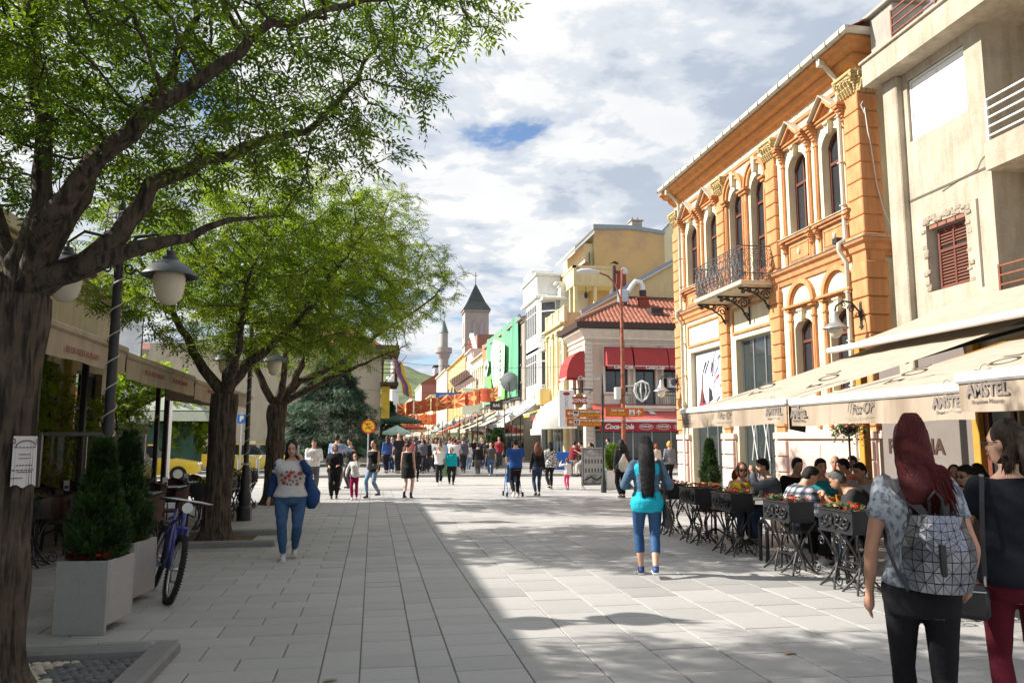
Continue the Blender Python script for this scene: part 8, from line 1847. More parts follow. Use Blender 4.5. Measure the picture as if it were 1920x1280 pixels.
for ax,rot in (('X',(0,0,0)),('Z',(0,0,0))):
    for scl,thr in ((14.0,.55),(42.0,.85)):
        wv = _t.nodes.new('ShaderNodeTexWave');wv.bands_direction = ax;wv.inputs['Scale'].default_value = scl/6.28*1.6;wv.inputs['Distortion'].default_value = .6;wv.inputs['Detail Scale'].default_value = .6;_t.links.new(_tc.outputs['Object'],wv.inputs[0]);cr = _t.nodes.new('ShaderNodeValToRGB');cr.color_ramp.elements[0].position = thr - .05;cr.color_ramp.elements[1].position = thr + .05;cr.color_ramp.elements[0].color = (1,1,1,1);cr.color_ramp.elements[1].color = (.22,.24,.30,1) if thr < .8 else (.6,.62,.7,1);_t.links.new(wv.outputs[0],cr.inputs[0]);_fs.append(cr)
_c = _fs[0].outputs[0]
for f_ in _fs[1:]: mm_ = _t.nodes.new('ShaderNodeMixRGB');mm_.blend_type = 'MULTIPLY';mm_.inputs[0].default_value = 1;_t.links.new(_c,mm_.inputs[1]);_t.links.new(f_.outputs[0],mm_.inputs[2]);_c = mm_.outputs[0]
mm_ = _t.nodes.new('ShaderNodeMixRGB');mm_.blend_type = 'MULTIPLY';mm_.inputs[0].default_value = 1;mm_.inputs[2].default_value = (.62,.62,.60,1);_t.links.new(_c,mm_.inputs[1]);_t.links.new(mm_.outputs[0],_b.inputs['Base Color'])
MHEATH = M('heather_grey_jersey',(.36,.40,.45),.85,var=.25,scale=9,bump=.3,bscale=50,col2=(.13,.15,.19),c2pos=.52,c2w=.06,c2scale=30)
MDEN = M('denim',(.035,.09,.19),.8,var=.3,scale=9,bump=.3,bscale=80);MDENL = M('light_denim',(.16,.27,.40),.8,var=.3,scale=7,bump=.3,bscale=80);MDEND = M('dark_denim',(.02,.04,.09),.8,var=.3,scale=9)
BLK = (.012,.012,.015);BRN = (.035,.02,.012)
# ---- foreground
RHW = person('red haired woman in grey t shirt and black trousers, seen from behind',at_depth(1706,3.80),R(-32),1.715,'f',1.07,stride=.16,side=-1,top=(MHEATH,.27,.935,.006),bottom=('leggings',(.010,.010,.013),1.0,.004),hair=('long',(.075,.009,.010),.29),sk=1,lod=0,arms=(Vector((-.26,.05,.86)),Vector((.25,.12,.92))))
AQW = person('woman in denim jacket, aqua tunic and blue leggings with very long black hair, walking away',*(lambda a: (a[0],))(spot(1216,1080,821)),R(-15),1.64,'f',1.04,stride=.17,side=-1,top=(M('aqua_jersey',(.0,.36,.48),.75,var=.12,scale=5,bump=.3,bscale=30),.0,.80,.006),bottom=('leggings',M('blue_leggings',(.015,.07,.18),.7,var=.12),.80,.002),shoes=(.04,.07,.22),hair=('long',(.008,.007,.008),.60),sk=0,lod=0,arms=(Vector((-.20,.20,1.08)),Vector((.21,.22,1.08))),head=(0,.15))
PHW = person('woman in rose print t shirt and blue jacket talking on a phone',spot(541,1047)[0],PI + R(4),1.60,'f',1.32,stride=.13,side=1,top=(M('offwhite_tee',(.52,.50,.49),.85,var=.08,bump=.3,scale=6,bscale=30),.27,.90,.006),bottom=('trousers',MDEN,.98,.006),shoes=(.45,.45,.5),hair=('long',(.018,.012,.010),.36),sk=0,lod=0,arms=(Vector((-.135,.12,1.43)),Vector((.30,.04,.86))),head=(.12,.15),face=True)
BTW = person('woman in black t shirt, maroon leggings and glasses, at the right edge',at_depth(1880,4.15),R(-38),1.70,'f',1.0,stride=.15,side=1,top=((.012,.013,.02),.27,.88,.008),bottom=('leggings',(.10,.008,.018),1.0,.003),shoes=BLK,hair=('pony',(.028,.016,.01),.26),sk=0,lod=0,arms=(Vector((-.20,.24,1.02)),Vector((.26,.1,.92))),head=(-1.05,.05),face=True)
P_ = spot
def pw(label,px,fy,hy,rz,**k):
    l_,h = spot(px,fy,hy);k.setdefault('lod',1 if fy > 925 else 2);return person(label,l_,rz,h,**k)
JM = (.010,.010,.012)
# ---- middle distance
pw('man in white long sleeve shirt and grey trousers, standing near the spruce',586,925,825,PI + .2,sex='m',bulk=1.1,top=((.68,.68,.68),1.0,.86,.01),bottom=('trousers',(.11,.11,.12),.98,.02),hair=('short',(.03,.02,.015),0),sk=1,arms=(Vector((-.10,.24,1.08)),Vector((.08,.26,1.08))),face=True,lod=1)
pw('man in blue checked shirt with his back to the camera, hand raised',630,918,815,-.3,sex='m',bulk=1.05,top=(M('blue_check',(.22,.30,.45),.85,var=.5,scale=9),.8,.86,.01),bottom=('trousers',(.20,.15,.10),.98,.02),arms=(None,Vector((.35,.45,1.22))),lod=1)
pw('woman in loose black top and trousers with auburn bob, beside the girl in pink trousers',626,935,833,PI,sex='f',bulk=1.15,top=(BLK,.9,.80,.02),bottom=('trousers',BLK,.98,.02),hair=('bob',(.20,.06,.02),0),arms=(Vector((-.12,.22,1.05)),Vector((.16,.22,1.02))),face=True,stride=.06)
pw('little girl in white jumper and crimson trousers eating, beside the woman in black',664,937,851,PI - .1,sex='f',bulk=.86,child=True,top=((.62,.60,.58),1.0,.84,.01),bottom=('trousers',(.28,.01,.06),.98,.008),shoes=(.6,.5,.5),hair=('long',(.02,.015,.012),.25),arms=(Vector((-.06,.20,1.46)),Vector((.30,.12,.95))),face=True,stride=.05)
wj = pw('woman in black sleeveless tunic and ripped light jeans, hair in a ponytail',699,933,825,PI/2 + .9,sex='f',bulk=1.0,top=(BLK,.0,.78,.015),bottom=('trousers',MDENL,.94,.002),shoes=BLK,boots=.08,hair=('pony',(.03,.016,.01),.30),stride=.18)
pw('bearded man in dark jacket looking at a phone, facing left',655,915,823,PI/2 + .6,sex='m',top=((.03,.03,.035),.9,.86,.015),bottom=('trousers',(.05,.05,.06),.98,.015),arms=(Vector((-.1,.25,1.28)),Vector((.12,.24,1.22))),lod=1)
pw('woman in short black sleeveless dress and black ankle boots, head bowed',764,935,828,-.35,sex='f',bulk=.95,top=(BLK,.0,.90,.004),bottom=('skirt',BLK,.62,.012),shoes=BLK,boots=.10,hair=('bun',(.045,.02,.012),0),stride=.10,head=(.3,.5),sk=3)
pw('woman with long brown hair in black coat beside the woman in the short black dress',779,902,836,-.2,sex='f',top=(BLK,1.0,.74,.03),bottom=('trousers',BLK,.98,.01),hair=('long',(.06,.032,.018),.4),stride=.1)
pw('man in white polo holding a phone to his ear beside the woman in teal',823,908,833,PI,sex='m',bulk=1.05,top=((.68,.68,.68),.45,.85,.012),bottom=('trousers',(.015,.016,.02),.98,.02),shoes=(.55,.55,.55),arms=(None,Vector((.10,.14,1.50))),stride=.15,hair=('short',(.16,.15,.14),0),face=True,lod=1)
tw = pw('woman in teal zip jacket and black trousers carrying shopping bags',846,908,838,PI,sex='f',bulk=1.25,top=((.0,.30,.32),1.0,.84,.02),bottom=('trousers',BLK,.98,.015),hair=('bob',(.015,.012,.010),0),stride=.1,side=-1,face=True,lod=1)
pw('girl in bright pink t shirt and jeans walking in the crowd',725,886,839,PI,sex='f',bulk=.85,child=True,top=((.62,.10,.16),.3,.86,.008),bottom=('trousers',MDENL,.98,.006),hair=('long',BRN,.25),stride=.1);pw('small girl in black vest and white leggings next to the girl in pink',736,884,845,PI,sex='f',bulk=.85,child=True,top=(BLK,0.2,.84,.01),bottom=('leggings',(.6,.6,.6),.98,.002),hair=('pony',BRN,.2),stride=.08);pw('tiny girl in a crimson dress in the crowd',793,884,852,PI,sex='f',bulk=.95,child=True,top=((.35,.01,.06),.3,.86,.01),bottom=('skirt',(.35,.01,.06),.55,.05),hair=('pony',BRN,.2))
pw('woman in white blouse and pale jeans carrying a grey jacket, walking to the camera',878,883,830,PI,sex='f',top=((.62,.61,.58),.8,.84,.012),bottom=('trousers',MDENL,.98,.006),hair=('long',BRN,.25),arms=(Vector((-.05,.22,1.1)),None),stride=.1)
pw('man in black shirt and dark grey trousers walking away, near the kerb',896,893,831,.05,sex='m',top=(BLK,1.0,.86,.015),bottom=('trousers',(.07,.07,.075),.98,.02),stride=.12);pw('bald man in charcoal t shirt and blue jeans walking away, near the kerb',920,893,830,0,sex='m',bulk=1.1,top=((.06,.065,.065),.4,.86,.012),bottom=('trousers',MDEN,.98,.015),hair=('bald',BLK,0),shoes=(.5,.5,.5),stride=.1)
pw('man in pale grey t shirt behind the man in black',903,880,826,0,sex='m',top=((.35,.36,.36),.4,.86,.015),bottom=('trousers',(.1,.1,.12),.98,.015),stride=.1);pw('young man in white t shirt at the planter by the awnings',934,876,824,.1,sex='m',top=((.66,.66,.65),.35,.86,.012),bottom=('trousers',(.3,.28,.25),.6,.03),stride=.08);pw('man in light blue shirt carrying a child, deep in the crowd',872,872,822,0,sex='m',bulk=1.1,top=((.22,.32,.45),.5,.86,.015),bottom=('trousers',MDEN,.98,.015))
bm = pw('man in royal blue t shirt and black trousers pushing a pushchair',967,932,822,0,sex='m',bulk=1.05,top=((.02,.07,.26),.38,.86,.012),bottom=('trousers',BLK,.95,.01),shoes=(.65,.64,.6),stride=.13,hair=('short',(.02,.014,.01),0),arms=(Vector((-.20,.35,1.02)),Vector((.20,.35,1.02))),lod=1)
pw('woman with loose auburn hair, black jacket and skinny jeans walking away',1008,930,830,.03,sex='f',bulk=.98,top=(BLK,1.0,.94,.012),bottom=('leggings',MDEND,.96,.002),hair=('curly',(.14,.05,.02),.32),stride=.09,lod=1);pw('woman in black and white patterned blouse with beige bag walking away',1032,917,828,.1,sex='f',top=(M('bw_pattern',(.6,.6,.6),.85,var=.1,col2=(.03,.03,.03),c2scale=22,c2w=.03),.7,.80,.015),bottom=('trousers',BLK,.97,.006),hair=('long',JM,.22),stride=.1,lod=1)
pw('small girl in white top and pink leggings with her arm lifted to an adult',1064,918,859,.1,sex='f',bulk=.9,child=True,top=((.66,.64,.64),1.0,.82,.012),bottom=('leggings',(.70,.05,.16),.95,.003),hair=('pony',(.08,.03,.015),.2),arms=(Vector((-.30,.15,1.5)),None),stride=.06,lod=1)
pw('woman in dark jacket with a cream drawstring bag by the rusty lamp column',1167,934,824,.15,sex='f',bulk=1.05,top=((.03,.032,.036),1.0,.84,.02),bottom=('trousers',BLK,.98,.015),hair=('curly',JM,.30),stride=.05,lod=1);pw('blonde woman in grey jacket with shoulder bag beside the orange building',1257,912,827,.1,sex='f',bulk=1.1,top=((.17,.18,.20),1.0,.85,.015),bottom=('trousers',BLK,.98,.01),hair=('bob',(.50,.30,.08),0),lod=1,stride=.05)
pw('auburn haired person in cream top half hidden by the woman in aqua',1232,900,832,.1,sex='f',top=((.55,.45,.38),.9,.85,.01),bottom=('trousers',BLK,.98,.01),hair=('bob',(.22,.05,.02),0));pw('man in navy jacket beside the direction sign post',1141,884,822,PI/2,sex='m',top=((.02,.03,.08),1.0,.84,.02),bottom=('trousers',BLK,.98,.02),hair=('short',JM,0))
pw('shop assistant in white shirt standing in the sports shop doorway',1311,900,822,PI - .5,sex='m',bulk=1.05,top=((.62,.58,.54),.9,.86,.02),bottom=('trousers',(.25,.02,.03),.98,.02),hair=('short',(.03,.02,.015),0),arms=(Vector((-.1,.22,1.0)),Vector((.1,.22,1.0))),face=True,lod=1)
person('waiter in white shirt and black apron standing among the left terrace tables',(-4.55,15.6,0),-PI/2 + .2,1.66,'m',.95,top=((.55,.50,.50),1.0,.95,.012),bottom=('trousers',BLK,.98,.02),hair=('short',(.04,.018,.012),0),arms=(Vector((-.10,.34,1.08)),Vector((.16,.30,1.08))),sk=1,lod=1,face=True)
person('waiter in pale shirt and dark waistcoat half hidden behind the nearest ash trunk',(-4.95,11.9,0),-PI/2,1.66,'m',1.0,top=((.45,.42,.36),.9,.95,.012),bottom=('trousers',BLK,.98,.02),hair=('short',(.03,.018,.012),0),sk=1,lod=1)
# seated at the bar tables by the corner house
for px,hy,lb,c,hc in ((1073,830,'man in maroon t shirt seated at a bar table by the corner house',(.16,.02,.03),JM),(1096,830,'man in dark maroon shirt seated next to the man in the maroon t shirt',(.10,.015,.02),BRN)):
    l_,h = spot(px,893);person(lb,l_,-PI/2 + .5 if px == 1073 else PI/2,1.75,'m',1.0,.25,True,pel=.78,top=(c,.4,.86,.012),bottom=('trousers',(.5,.47,.42),.98,.02),arms=(Vector((-.2,.4,1.1)),Vector((.2,.4,1.1))),lod=2,hair=('short',hc,0))
l_,h = spot(1112,893);person('woman in white blouse with black ponytail at the bar table',l_,PI/2,1.65,'f',1.0,.15,True,pel=.78,top=((.66,.66,.66),.8,.86,.012),bottom=('trousers',BLK,.98,.02),lod=2,hair=('pony',JM,.3),arms=(Vector((-.2,.4,1.1)),Vector((.2,.4,1.1))))
# ---- seated guests of the right terrace
def seat(label,x,y,rz,**k): k.setdefault('lod',1);return person(label,(x,y,0),rz,k.pop('H',1.76),k.pop('sex','m'),k.pop('bulk',1.05),k.pop('lean',.3),True,**k)
on_t = lambda a=.16,y=.40,z=.84: (Vector((-a,y,z)),Vector((a,y,z)))
seat('man in black and white checked shirt leaning over the table, nearest the street',5.38,9.72,R(-92),lean=.50,bulk=1.12,top=(MPLAID,.75,.80,.018),bottom=('trousers',BLK,.97,.02),arms=on_t(),hair=('short',(.015,.012,.01),0),head=(.1,.2),shoes=(.5,.5,.5));seat('man in teal polo shirt facing the street',6.4,10.62,PI*.93,lean=.12,bulk=1.25,top=((.02,.22,.26),.4,.86,.015),bottom=('trousers',MDEN,.97,.02),arms=on_t(),hair=('short',JM,0),face=True,sk=1)
seat('man in charcoal t shirt with greying hair bent forward over the table',6.35,9.30,R(62),lean=.62,bulk=1.12,top=((.035,.034,.036),.4,.84,.016),bottom=('trousers',MDENL,.97,.02),arms=on_t(.2,.52,.80),hair=('short',(.10,.10,.10),0),sk=1,head=(.2,.1));seat('woman in yellow top with sunglasses and reddish curls',5.85,12.05,PI*.95,H=1.66,sex='f',bulk=.98,lean=.22,top=((.62,.48,.02),.0,.86,.008),bottom=('trousers',MDEND,.97,.01),arms=(Vector((-.12,.22,1.10)),Vector((.20,.40,.84))),hair=('curly',(.16,.05,.02),.26),glasses=True,face=True)
seat('man in grey jumper with cropped dark hair and glasses, elbow on the table',6.22,11.55,R(85),lean=.28,top=((.15,.16,.19),1.0,.86,.014),bottom=('trousers',MDEND,.97,.02),arms=(Vector((-.05,.38,1.08)),Vector((.18,.42,.84))),hair=('short',JM,0),face=True);seat('dark haired man in black hidden behind the checked shirt man',6.6,11.7,PI,lean=.2,top=(BLK,.5,.86,.015),bottom=('trousers',BLK,.97,.02),arms=on_t(),hair=('short',JM,0),lod=2)
seat('guest in orange t shirt with dark hair in the back row',8.0,12.05,R(70),lean=.35,top=((.50,.15,.08),.4,.86,.015),bottom=('trousers',MDEN,.97,.02),arms=on_t(),hair=('short',JM,0));seat('shaven headed man in brown t shirt against the pink plinth',8.05,12.8,PI*.8,lean=.15,top=((.22,.12,.10),.4,.86,.015),bottom=('trousers',BLK,.97,.02),hair=('bald',JM,0),arms=on_t(),sk=2,face=True,lod=1);seat('bearded man in white and navy t shirt looking down at the table',7.1,10.4,PI*.62,lean=.4,top=((.40,.40,.48),.4,.86,.015),bottom=('trousers',BLK,.97,.02),hair=('short',JM,0),arms=on_t(),face=True,sk=1);seat('young man with dark hair behind the guest in orange',8.5,12.9,PI*.7,lean=.2,top=((.10,.10,.11),.4,.86,.015),bottom=('trousers',BLK,.97,.02),hair=('short',JM,0),arms=on_t(),face=True,lod=2)
seat('man in white t shirt seen from behind between the two women in the foreground',6.5,7.93,R(30),lean=.3,top=((.66,.66,.65),.4,.86,.016),bottom=('trousers',MDEN,.97,.02),arms=on_t(),hair=('short',JM,0),sk=1);seat('man with sunglasses and white patterned shirt facing left under the awning',7.05,8.25,R(95),lean=.3,top=((.60,.60,.62),.4,.86,.016),bottom=('trousers',MDENL,.97,.02),arms=on_t(.06,.36,.92),hair=('short',JM,0),glasses=True,face=True,sk=0);seat('dark haired woman in black striped top deep under the awning',8.3,10.2,PI*.75,H=1.66,sex='f',lean=.2,top=(BLK,.6,.86,.01),bottom=('trousers',BLK,.97,.02),hair=('long',(.05,.012,.012),.3),arms=on_t(),face=True);seat('woman with very long black hair in black, deep under the awning by the ochre post',8.3,9.6,PI*.45,H=1.70,sex='f',lean=.2,top=(BLK,.6,.86,.01),bottom=('trousers',BLK,.97,.02),hair=('long',JM,.4),arms=on_t())
# crowd prototypes
TOPS = [(.62,.62,.60),(.02,.02,.025),(.25,.03,.04),(.05,.10,.30),(.30,.32,.34),(.55,.40,.30),(.08,.20,.12),(.60,.12,.18),(.10,.10,.12),(.35,.45,.60),(.04,.25,.28),(.5,.48,.42)];BOTS = [(.02,.02,.025),(.03,.06,.14),(.14,.22,.34),(.12,.10,.08),(.05,.05,.055),(.35,.32,.27)]
HNM = {0: 'white',1: 'black',2: 'dark red',3: 'blue',4: 'grey',5: 'tan',6: 'green',7: 'pink',8: 'charcoal',9: 'light blue',10: 'teal',11: 'cream'};BNM = ['black trousers','dark jeans','light jeans','brown trousers','grey trousers','beige trousers']
protos = []
for i in range(8):
    sx_ = 'f' if i % 2 else 'm';p = person('crowd figure',(0,-200 - i,0),0,1.62 + .03*(i % 5),sx_,.92 + .08*(i % 4),stride=.05 + .03*(i % 4),side=1 if i % 3 else -1,top=(TOPS[i],[.4,1.0,.3,.8][i % 4],.85,.015),bottom=('trousers',BOTS[i % 6],.98,.015),hair=(['short','long','short','bob','bald' if i == 4 else 'short','long','short','pony'][i],[(.02,.014,.01),(.05,.03,.018),(.10,.06,.03)][i % 3],.3),lod=3,sk=i % 4,group='people in the crowd on the long street');protos.append(p)
run_jobs()
# ---- accessories of the people in front
I = t0_info[RHW.name];strands(RHW,640,.20,.37,hairm((.085,.009,.009)),.0038,.095,3,-.105,1.15,outl=.045)
strands(AQW,300,.50,.66,hairm((.008,.007,.008)),.0040,.085,4,-.10,.8);strands(BTW,150,.10,.16,hairm((.035,.02,.012)),.0035,.05,5,-.07,.5);strands(PHW,200,.26,.38,hairm((.018,.012,.010)),.0035,.10,6,-.09,1.1)
# backpack: black base with silver triangular facets
bpk = thing('backpack','silver faceted triangle pattern backpack hanging from the red haired woman by black straps','backpack',RHW.location,RHW.rotation_euler.z);W_ = I['W'];s_ = I['s']
MSV = M('silver_facet',(.30,.31,.36),.30,var=.25,scale=7,metal=.75,rand=.2);MBKL = M('black_leatherette',(.018,.018,.02),.4,var=.2,spec=.5)
def bp_pt(u_,v_,off=0.0):
    a = (u_ - .5)*2;hw = .145 + .035*math.sin(PI*min(1,v_*1.1)) - .05*max(0,v_ - .6);dep = (.115*(1 - min(1,abs(a)) ** 2.6) + .012)*(.75 + .45*math.sin(PI*max(0,min(1,1 - v_)) ** .8)*.8);c = W_(.08 + a*hw,-.165*1.0 - dep - off,.935 + .335*v_);return Vector((c.x,c.y,c.z))
q = MB();NU,NV = 12,10
for j in range(NV + 1):
    for i in range(NU + 1): q.v.append(tuple(bp_pt(i/NU,j/NV)))
for j in range(NV):
    for i in range(NU): a = j*(NU + 1) + i;q.f.append((a,a + 1,a + NU + 2,a + NU + 1));q.m.append(0)
bi = len(q.v)
for j in range(NV + 1): q.v.append(tuple(W_(.08 - .14,-.15,.935 + .335*j/NV)));q.v.append(tuple(W_(.08 + .14,-.15,.935 + .335*j/NV)))
for j in range(NV):
    a = j*(NU + 1);q.f.append((a,a + NU + 1,bi + 2*j + 2,bi + 2*j));a += NU;q.f.append((a,a + NU + 1,bi + 2*j + 3,bi + 2*j + 1));q.m += [0,0]
q.f.append(tuple(range(NU + 1)) + (bi + 1,bi));q.f.append(tuple(NV*(NU + 1) + i for i in range(NU + 1)) + (bi + 2*NV + 1,bi + 2*NV));q.m += [0,0];q.build('bag_base',MBKL,bpk,world=False)
def facets(name,NU,NV,off,v0=0,v1=1,u0=0,u1=1,jit=.0):
    q = MB();rr = random.Random(8)
    for j in range(NV):
        for i in range(NU):
            c4 = [((i + a)/NU,(j + b_)/NV) for a,b_ in ((0,0),(1,0),(1,1),(0,1))];tri = ((0,1,2),(0,2,3)) if (i + j) % 2 else ((0,1,3),(1,2,3))
            for t in tri:
                pts = [bp_pt(u0 + (u1 - u0)*c4[k][0],v0 + (v1 - v0)*c4[k][1],off + rr.uniform(0,.009)) for k in t];cc = (pts[0] + pts[1] + pts[2])/3;q.add([cc + (p - cc)*.86 for p in pts],[(0,1,2)])
    return q.build(name,MSV,bpk,world=False)
facets('facets',8,7,.004);
q = MB();K = 10
for j in range(K + 1):
    for i in range(K + 1): u_,v_ = .17 + .66*i/K,1.02 - .50*(j/K)*(1 - .45*abs(i/K - .5) ** 2*4*(j/K));q.v.append(tuple(bp_pt(u_,v_,.020)))
for j in range(K):
    for i in range(K): a = j*(K + 1) + i;q.f.append((a,a + 1,a + K + 2,a + K + 1));q.m.append(0)
q.build('flap',MBKL,bpk,world=False);q = MB();rr = random.Random(2)
for j in range(5):
    for i in range(6):
        P4 = [(.17 + .66*(i + a)/6,(j + b_)/5,(i + a)/6) for a,b_ in ((0,0),(1,0),(1,1),(0,1))]
        for t in (((0,1,2),(0,2,3)) if (i + j) % 2 else ((0,1,3),(1,2,3))):
            pts = [bp_pt(P4[k][0],1.02 - .50*P4[k][1]*(1 - .45*abs(P4[k][2] - .5) ** 2*4*P4[k][1]),.025 + rr.uniform(0,.008)) for k in t];cc = (pts[0] + pts[1] + pts[2])/3;q.add([cc + (p - cc)*.86 for p in pts],[(0,1,2)])
q.build('flap_facets',MSV,bpk,world=False)
q = MB();q.tube([bp_pt(.5,.66,.03),bp_pt(.5,.50,.034),bp_pt(.52,.26,.014)],[.017,.018,.015],6);q.build('strap_buckle',MBKL,bpk,world=False)
q = MB();top_ = W_(.08,-.17,1.27);q.tube([top_ + Vector((-.03,0,0)),top_ + Vector((-.033,-.01,.07)),top_ + Vector((0,-.01,.105)),top_ + Vector((.033,-.01,.07)),top_ + Vector((.03,0,0))],.009,6);q.build('handle',MBKL,bpk,world=False)
def strap(mb,pts,w_,th=.006):
    pts = [Vector(p) for p in pts];out_ = []
    for i,p in enumerate(pts):
        t = (pts[min(i + 1,len(pts) - 1)] - pts[max(i - 1,0)]).normalized();c = t.cross(Vector((0,-1,.15))).normalized()*w_/2;out_.append((p - c,p + c))
    for (a,b_),(c,d) in zip(out_[:-1],out_[1:]): mb.quad(a,b_,d,c);o_ = Vector((0,th,0));mb.quad(a + o_,b_ + o_,d + o_,c + o_);mb.quad(a,a + o_,c + o_,c);mb.quad(b_,b_ + o_,d + o_,d)
q = MB();strap(q,[W_(.05,-.175,1.24),W_(-.0,-.165,1.30),W_(-.09,-.145,1.37),W_(-.145,-.095,1.425),W_(-.16,-.02,1.435),W_(-.16,.05,1.40)],.040);strap(q,[W_(.12,-.175,1.25),W_(.125,-.165,1.30),W_(.125,-.14,1.37),W_(.135,-.095,1.42),W_(.14,-.02,1.435),W_(.14,.05,1.40)],.045);strap(q,[W_(-.075,-.17,.93),W_(-.12,-.155,1.0),W_(-.168,-.085,1.12),W_(-.165,.02,1.2)],.018);q.build('straps',MBKL,bpk,world=False);RHW.scale = bpk.scale = (.84,.92,1);BTW.scale = (.9,.94,1)
# black crossbody bag
W2 = t0_info[BTW.name]['W'];cb_ = thing('shoulder_bag','small black shoulder bag at the hip of the woman in the black t shirt','handbag',BTW.location,BTW.rotation_euler.z);q = MB();c = W2(-.25,-.13,.80);q.bbox(c.x - .125,c.y - .045,c.z - .085,c.x + .125,c.y + .045,c.z + .085,.022);q.build('bag',MBKL,cb_,'auto',world=False);q = MB();q.tube([(c.x - .11,c.y - .047,c.z + .055),(c.x + .11,c.y - .047,c.z + .055)],.004,4);q.tube([(c.x + .11,c.y,c.z + .08),(c.x + .11,c.y,c.z + .13)],.007,5);q.build('zip',MCHR,cb_,world=False)
q = MB();strap(q,[(c.x + .11,c.y,c.z + .12),W2(-.14,-.145,1.10),W2(-.13,-.135,1.30),W2(-.12,-.08,1.43),W2(-.12,.0,1.44)],.022);q.build('strap',MBKL,cb_,world=False)
# eyeglasses arm of the woman in black, her wrist bracelet
Hh = t0_info[BTW.name]['Hd'];q = MB()
for sd in (-1,1): q.tube([Hh(sd*.034 + .024*math.cos(t),.100,.004 + .018*math.sin(t)) for t in [k*.7 for k in range(9)]],.002,4,closed=True);q.tube([Hh(sd*.056,.098,.008),Hh(sd*.08,.0,.008)],.0025,4)
q.build('eyeglasses',MBKL,BTW,world=False)
# aqua woman: denim jacket shell, shoulder bag
W3 = t0_info[AQW.name]['W'];J3 = t0_info[AQW.name]['J'];s3 = t0_info[AQW.name]['s']
q = MB();loft(q,[((0,W3(0,yo,z).y,W3(0,yo,z).z),rx*s3,ry*s3,0) for z,rx,ry,yo in ((1.04,.165,.135,.0),(1.12,.160,.132,.0),(1.25,.172,.142,.01),(1.34,.178,.122,.0),(1.40,.160,.088,-.006),(1.45,.075,.068,-.006))],22)
for k in (0,1):
    q.tube([J3['sh',k],J3['sh',k].lerp(J3['el',k],.5),J3['el',k]],[.066*s3,.062*s3,.056*s3],12);q.ball(J3['el',k],.056*s3);q.ball(J3['sh',k],.066*s3);q.tube([J3['el',k],J3['el',k].lerp(J3['wr',k],.9)],[.055*s3,.040*s3],12)
o = link('denim_jacket',bpy.data.meshes.new('denim_jacket'),AQW);job(o,q,M('worn_denim_jacket',(.07,.13,.21),.85,var=.4,scale=12,bump=.5,bscale=60),.009,5,.5,.007,3)
hb_ = thing('shoulder_bag','slouchy black shoulder bag hanging at the side of the woman in aqua','handbag',AQW.location,AQW.rotation_euler.z);q = MB();loft(q,[(W3(.245,.0,.60),.03,.07,0),(W3(.25,.0,.64),.055,.11,0),(W3(.25,0,.72),.06,.13,0),(W3(.235,0,.84),.045,.12,0),(W3(.225,0,.90),.02,.09,0)],16);q.build('bag',MBKL,hb_,True,world=False)
q = MB();strap(q,[W3(.22,-.06,.89),W3(.205,-.07,1.1),W3(.185,-.09,1.3),W3(.15,-.06,1.445),W3(.15,.02,1.45)],.022);strap(q,[W3(.22,.06,.89),W3(.225,.06,1.1),W3(.19,.10,1.3),W3(.16,.03,1.445)],.02);q.build('strap',MBKL,hb_,world=False)
# phone woman: blue jacket, flowers printed on the shirt, phone, big blue bag
W4 = t0_info[PHW.name]['W'];J4 = t0_info[PHW.name]['J'];s4 = t0_info[PHW.name]['s'];H4 = t0_info[PHW.name]['Hd']
q = MB()
for k in (0,1):
    q.tube([J4['sh',k],J4['sh',k].lerp(J4['el',k],.5),J4['el',k]],[.072*s4,.070*s4,.062*s4],12);q.ball(J4['sh',k],.072*s4);q.ball(J4['el',k],.062*s4);q.tube([J4['el',k],J4['el',k].lerp(J4['wr',k],.88)],[.062*s4,.046*s4],12)
rs_ = []
for z,rx,ry in ((.86,.245,.185),(.95,.24,.18),(1.08,.215,.16),(1.25,.225,.17),(1.36,.215,.135),(1.42,.15,.09)): rs_.append((W4(0,-.035,z),rx*s4,ry*s4,0))
n_ = 22;b_ = len(q.v)
for c,rx,ry,a in rs_:      # open at the front
    for j in range(n_ + 1):
        t = PI*.36*1.0 + PI*.5 + (2*PI - PI*.72)*j/n_ - 0;t = PI/2 + PI*.30 + (2*PI - PI*.60)*j/n_
        for k_2 in (0,1): q.v.append((c.x + (rx - .014*k_2)*math.cos(t),c.y + (ry - .014*k_2)*math.sin(t),c.z))
for i in range(len(rs_) - 1):
    for j in range(n_):
        a = b_ + i*(n_ + 1)*2 + j*2;u_ = b_ + (i + 1)*(n_ + 1)*2 + j*2;q.f += [(a,a + 2,u_ + 2,u_),(a + 1,u_ + 1,u_ + 3,a + 3)];q.m += [0,0]
    for j in (0,n_): a = b_ + i*(n_ + 1)*2 + j*2;u_ = b_ + (i + 1)*(n_ + 1)*2 + j*2;q.f.append((a,a + 1,u_ + 1,u_));q.m.append(0)
for i in (0,len(rs_) - 1):
    for j in range(n_): a = b_ + i*(n_ + 1)*2 + j*2;q.f.append((a,a + 1,a + 3,a + 2));q.m.append(0)
o = link('blue_jacket',bpy.data.meshes.new('blue_jacket'),PHW);job(o,q,cloth((.015,.04,.12)),.010,3,.5,.006,9)
q = MB();d = J4['wr',0];fc = H4(.078,.03,-.02);fc = H4(-.082,.035,-.02);q.tube([fc + Vector((0,.0,.07)),fc + Vector((0,.03,-.07))],[.02,.02],4);tag(q.build('phone',M('phone_silver',(.4,.4,.42),.3),PHW,world=False),None)
